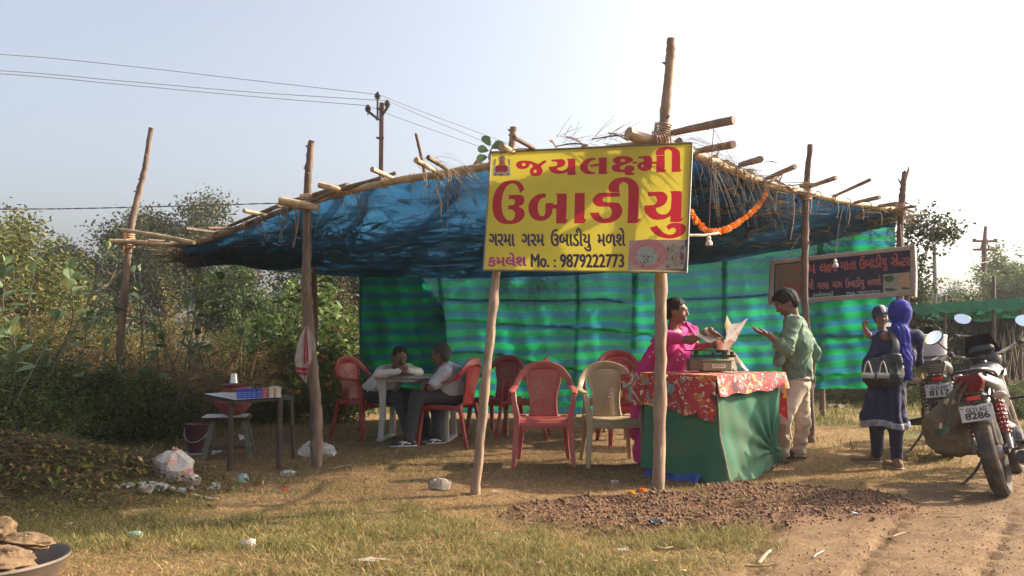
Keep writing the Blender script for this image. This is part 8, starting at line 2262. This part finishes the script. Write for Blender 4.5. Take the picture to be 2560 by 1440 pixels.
BK1 = bike('motorcycle', 'black motorcycle nearest the camera with red spring shock absorber and white number plate', b1, R(90 - 35), R(-12), 1.07, 'GJ.21.AG', '8286', steer=R(22))
b2 = P(2372, 1135, 8.2); b2[2] = ground_z(b2[0], b2[1])
BK2 = bike('motorcycle', 'second black motorcycle standing behind, partly hidden, carrying a white drum', b2, R(90 - 24), R(-7), 1.12, 'GJ.15.AM', '8117', red_lamp=False, steer=R(8))
M_ = BK2.matrix_basis.copy()
def onbike(B, q):
    mw = Matrix.Translation(B.location) @ B.rotation_euler.to_matrix().to_4x4() @ Matrix.Diagonal((*B.scale, 1)); return np.array(mw @ Vector(q))
dq = onbike(BK2, (.10, .0, .85)); dr = thing('plastic_drum', 'white plastic drum standing on the seat of the rear motorcycle', 'drum', dq)
b = MB(); b.lathe([(0, 0), (.13, 0), (.135, .008), (.138, .215), (.142, .218), (.144, .245), (.138, .25), (.10, .254), (0, .255)], (0, 0, 0), 36); b.build('drum_body', mat('white_plastic', (.66, .63, .64), (.58, .55, .56), .5, 4, transl=.1, dirt=(.4, .34, .3), dirt_amt=.12), dr)
txt = text_fit('MAGI', 0, 0, .09, 0, .022, .0008)[:2]
tb_ = mesh('flap_lettering', [V(-.262, .045 - x, .50 - y) for x, y in txt[0]], txt[1], mat('grey_print', (.30, .29, .28), (.24, .23, .22), .6, 9), BK2, smooth=False)
b = MB(); b.box((-.235, 0, .50), (.03, .17, .10)); b.build('flap_backing', BPL, BK2)
# sack on the near bike
sk_ = onbike(BK1, (.02, .30, .60)); sack = thing('saddle_bag', 'dusty khaki cloth bag hanging on the left side of the near motorcycle', 'bag', sk_)
KH = mat('khaki_canvas', (.13, .095, .050), (.08, .058, .032), .9, 7, bmp=.3, bd=.01, dirt=(.25, .19, .11), dirt_amt=.2)
pr = [C_(P(2384, 1005, 6.40), P(2352, 1060, 6.40), .07, .11, .03), C_(P(2342, 1070, 6.40), P(2362, 1105, 6.38), .10, .10, .03), C_(P(2388, 1030, 6.42), P(2388, 1108, 6.42), .07, .10, .02), C_(P(2402, 975, 6.42), P(2380, 1020, 6.42), .035, .07, .03), E_(P(2330, 1100, 6.4), (.05, .05, .07), None, .02)]
part_np('bag_body', surf(pr, .009, .05, disp=folds(81, .034, 16, (1, 1, .6), 8)), KH, sack)
b = MB()
for x in (2372, 2392): b.ribbon(spline([P(x + 30, 955, 6.2), P(x + 8, 990, 6.16), P(x - 5, 1040, 6.12), P(x - 18, 1075, 6.13)], 5), WX, .022, .006)
b.build('strap', mat('olive_strap', (.05, .045, .03), (.03, .028, .018), .9, 20), sack, rel=True)
b = MB(); q = P(2352, 1066, 6.12); b.box(q, (.02, .006, .05)); b.build('buckle', SLV, sack, rel=True)
b = MB(); b.ribbon(spline([P(2336, 1082, 6.13), P(2355, 1080, 6.11), P(2375, 1066, 6.13)], 4), WZ, .05, .006); b.build('cloth_band', mat('dull_green_cloth', (.035, .06, .035), (.02, .04, .02), .9, 20), sack, rel=True)
# ------------------------------------------------------------------ power lines
def insul(root, c, s=1.0):
    b = MB(); b.lathe([(.02 * s, -.14 * s), (.02 * s, -.05 * s), (.075 * s, -.04 * s), (.08 * s, -.02 * s), (.03 * s, 0), (.095 * s, .02 * s), (.10 * s, .045 * s), (.035 * s, .06 * s), (.085 * s, .08 * s), (.085 * s, .105 * s), (.03 * s, .13 * s), (.045 * s, .16 * s), (.0, .18 * s)], c, 14); return b.build('insulator', mat('brown_glaze', (.06, .03, .035), (.04, .02, .025), .3, 9), root, rel=True)
D1 = 26.0
pb = P(951, 900, D1); pb[2] = 0
pl1 = thing('power_pole', 'rusty steel power pole with three insulators above the canopy', 'power pole', pb)
IR = mat('rusty_pole', (.16, .075, .055), (.09, .045, .035), .8, 3, bmp=.2)
t = P(952, 257, D1); MB().box((t + V(pb[0], pb[1], 0)) / 2 - V(0, 0, 0), (.14, .12, t[2]), bev=.01).build('mast', IR, pl1, rel=True)
b = MB(); b.ribbon([P(944, 300, D1 - .1), P(944, 246, D1 - .1)], WX, .06, .04); b.ribbon([P(944, 297, D1 - .1), P(921, 279, D1 - .1)], WZ, .08, .05); b.ribbon([P(950, 297, D1 - .1), P(969, 268, D1 - .1)], WZ, .08, .05); b.ribbon([P(940, 299, D1 - .1), P(956, 299, D1 - .1)], WZ, .05, .05); b.build('bracket', mat('dark_steel', (.05, .045, .05), (.035, .03, .035), .6, 9), pl1, rel=True)
for y in (272, 345): MB().box(P(951, y, D1 - .02), (.24, .16, .04)).build('clamp', DARKIRON, pl1, rel=True)
for x, y in ((944, 244), (920, 276), (968, 264)): insul(pl1, P(x, y, D1 - .1), 1.05)
WIRE = mat('aluminium_wire', (.13, .12, .13), (.10, .09, .10), .6, 9)
def wire(pts, r, label, sag=0.0, g='overhead wires'):
    p = [P(*q) for q in pts]
    if len(p) == 2:
        a, e = p; p = [a + (e - a) * t - V(0, 0, sag * 4 * t * (1 - t)) for t in np.linspace(0, 1, 14)]
    else: p = spline(p, 6)
    tag(MB().tube(p, r, 5).build('power_wire', WIRE), label, 'wire', g)
wire([(-1500, 55, 14), (-60, 132, 20), (300, 163, 22), (640, 202, 24.2), (942, 236, D1 - .1)], .010, 'uppermost wire from the left to the pole top')
wire([(-1500, 105, 14), (-60, 173, 20), (300, 202, 22), (640, 231, 24.2), (966, 252, D1 - .1)], .010, 'middle wire from the left to the right hand insulator')
wire([(-1500, 113, 14), (-60, 181, 20), (300, 211, 22), (640, 242, 24.2), (918, 264, D1 - .1)], .010, 'lowest of the three wires coming from the left')
wire([(946, 236, D1 - .1), (1050, 277, 27.5), (1160, 318, 29), (1275, 360, 30.5), (1500, 440, 34)], .010, 'upper wire running down right from the pole to behind the board')
wire([(970, 252, D1 - .1), (1060, 292, 27.5), (1160, 333, 29), (1230, 362, 30), (1500, 470, 34)], .010, 'middle wire running down right from the pole')
wire([(922, 265, D1 - .1), (1000, 296, 27), (1110, 335, 28.5), (1210, 371, 30), (1500, 480, 34)], .010, 'lower wire running down right from the pole')
a = [P(-1500, 527, 15), P(-60, 523, 15), P(200, 521, 15), P(450, 515, 15), P(700, 508, 15), P(900, 505, 15)]
ws = spline(a, 24); b = MB()
for ph in (0, pi): b.tube([p + V(0, cos(i * .9 + ph), sin(i * .9 + ph)) * .006 for i, p in enumerate(ws)], .007, 5)
tag(b.build('twisted_cable', WIRE), 'twisted service cable crossing low over the scrub on the left', 'cable')
# far poles on the right
D2 = 40.0
pb = P(2460, 800, D2); pb[2] = 0; p2_ = thing('power_pole', 'far double crossarm pylon pole near the right edge', 'power pole', pb, 0, 'far power poles')
MB().tube([pb, P(2460, 620, D2), P(2464, 566, D2)], [.15, .11, .07], 8).build('mast', DARKIRON, p2_, rel=True)
for y, x0, x1 in ((603, 2433, 2492), (624, 2433, 2491)): MB().ribbon([P(x0, y, D2), P(x1, y, D2)], WZ, .10, .12).build('crossarm', DARKIRON, p2_, rel=True)
for x in (2436, 2489, 2464): MB().tube([P(x, 603, D2), P(x, 597, D2)], .09, 6).build('insulator', DARKIRON, p2_, rel=True)
for x in (2451, 2473): MB().tube([P(x, 624, D2), P((x + 2462) / 2, 604, D2)], .03, 5).build('brace', DARKIRON, p2_, rel=True)
D3 = 30.0
pb = P(2338, 800, D3); pb[2] = 0; p3_ = thing('power_pole', 'nearer far pole with two angled insulator arms above the dark signboard end', 'power pole', pb, 0, 'far power poles')
MB().tube([pb, P(2335, 588, D3)], [.075, .06], 8).build('mast', mat('concrete_pole', (.22, .20, .18), (.15, .14, .13), .9, 5), p3_, rel=True)
MB().tube([P(2326, 600, D3), P(2336, 611, D3), P(2350, 598, D3)], .04, 5).build('bracket', DARKIRON, p3_, rel=True)
for x, y in ((2335, 584), (2326, 599), (2350, 597)): MB().ell(P(x, y, D3), (.07, .07, .10), 8, 6).build('insulator', DARKIRON, p3_, rel=True)
wire([(2336, 583, D3), (2390, 606, 35), (2436, 625, D2)], .012, 'faint upper wire between the two far poles', g='far wires')
wire([(2350, 597, D3), (2400, 620, 35), (2460, 645, D2)], .012, 'faint lower wire between the two far poles', g='far wires')
wire([(2338, 680, D3), (2400, 668, 35), (2478, 652, D2)], .012, 'lowest faint wire sloping up to the pylon pole', g='far wires')
# ------------------------------------------------------------------ neighbouring net shelter
D4 = 19.0
sh4 = thing('net_shelter', 'neighbouring shelter of sticks, coloured dark for interior shade, under green shade netting on the right', 'shelter', P(2440, 900, D4) * V(1, 1, 0))
GN = clothm('green_shade_net', (.018, .16, .085), (.012, .10, .055), transl=.35); GNL = clothm('sun_toned_green_net', (.03, .30, .14), (.022, .22, .10), transl=.55)  # second net is a brighter copy: sunlight painted into its green
def sheet4(c4_, nm, m, seed, amp=.08):
    a, b_, c, d = [P(*q) for q in c4_]
    bb = MB().grid(lambda u, v: (a * (1 - u) + b_ * u) * (1 - v) + (d * (1 - u) + c * u) * v - V(0, 0, amp * abs(sin(u * 8 + seed)) * (.3 + v) + .02 * sin(u * 40)), 50, 6); bb.build(nm, m, sh4, rel=True, ang=0)
sheet4([(2262, 766, D4 - 2), (2640, 742, D4 - 2), (2640, 790, D4 + 3.5), (2275, 800, D4 + 3.5)], 'roof_net', GN, 1)
sheet4([(2262, 762, D4 - 2.1), (2640, 738, D4 - 2.1), (2640, 765, D4 - 2.15), (2300, 782, D4 - 2.15)], 'net_valance', GN, 2, .04)
sheet4([(2345, 796, D4 - 1), (2640, 762, D4 - 1), (2640, 772, D4 + .2), (2420, 800, D4 + .2)], 'sun_toned_net_strip', GNL, 3, .03)
for i, x in enumerate((2268, 2360, 2483, 2550, 2600)):
    e = P(x, 900, D4 - 2); e[2] = 0; MB().tube([e, P(x + 2, 690 if x == 2483 else 742, D4 - 2)], .035, 6).build('post', BARK, sh4, rel=True)
DKW = mat('shade_dark_sticks', (.020, .016, .013), (.010, .008, .007), .9, 30)  # near-black wood colour stands in for the shade inside the shelter
rg = random.Random(9)
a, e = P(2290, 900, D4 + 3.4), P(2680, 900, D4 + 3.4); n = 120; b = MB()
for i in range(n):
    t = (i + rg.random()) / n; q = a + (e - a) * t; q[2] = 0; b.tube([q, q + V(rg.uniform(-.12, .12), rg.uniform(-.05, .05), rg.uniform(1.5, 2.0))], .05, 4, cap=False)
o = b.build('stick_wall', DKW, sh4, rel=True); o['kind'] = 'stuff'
b = MB(); b.box((a + e) / 2 * V(1, 1, 0) + V(0, .25, .85), (np.linalg.norm(e - a), .06, 1.7)); b.build('shade_dark_backing', DKW, sh4, rel=True)  # solid sheet in the same dark colour, painting interior shade between sticks
b = MB(); q0, q1 = P(2300, 900, D4 - 1.5) * V(1, 1, 0), P(2300, 900, D4 + 3.4) * V(1, 1, 0); b.box((q0 + q1) / 2 + V(0, 0, .8), (np.linalg.norm(q1 - q0), .05, 1.6), nrm(q1 - q0), nrm(np.cross(WZ, q1 - q0))); b.build('end_wall', DKW, sh4, rel=True)  # end wall shares the painted shade colour
b = MB()
for i in range(40):
    x = rg.uniform(2480, 2640); q = P(x, 900, D4 + rg.uniform(-1, 2.5)); q[2] = 0; b.tube([q, q + V(rg.uniform(-.3, .3), 0, rg.uniform(.6, 1.6))], .02, 4)
o = b.build('stored_poles', BARK, sh4, rel=True); o['kind'] = 'stuff'
# ------------------------------------------------------------------ air: light haze over the whole place
HZ = bpy.data.materials.new('haze'); HZ.use_nodes = True; nt = HZ.node_tree; nt.nodes.clear()
vo = nt.nodes.new('ShaderNodeVolumePrincipled'); vo.inputs['Color'].default_value = (.92, .95, 1, 1); vo.inputs['Density'].default_value = .0009; vo.inputs['Anisotropy'].default_value = .25
ou = nt.nodes.new('ShaderNodeOutputMaterial'); nt.links.new(vo.outputs[0], ou.inputs['Volume'])
hb_ = MB().box((0, 90, 7), (420, 300, 16)); o = mesh('haze', hb_.v, hb_.f, HZ, smooth=False); tag(o, 'thin warm morning haze', kind='stuff')
HAZE_ON = True
if not HAZE_ON: bpy.data.objects.remove(o)
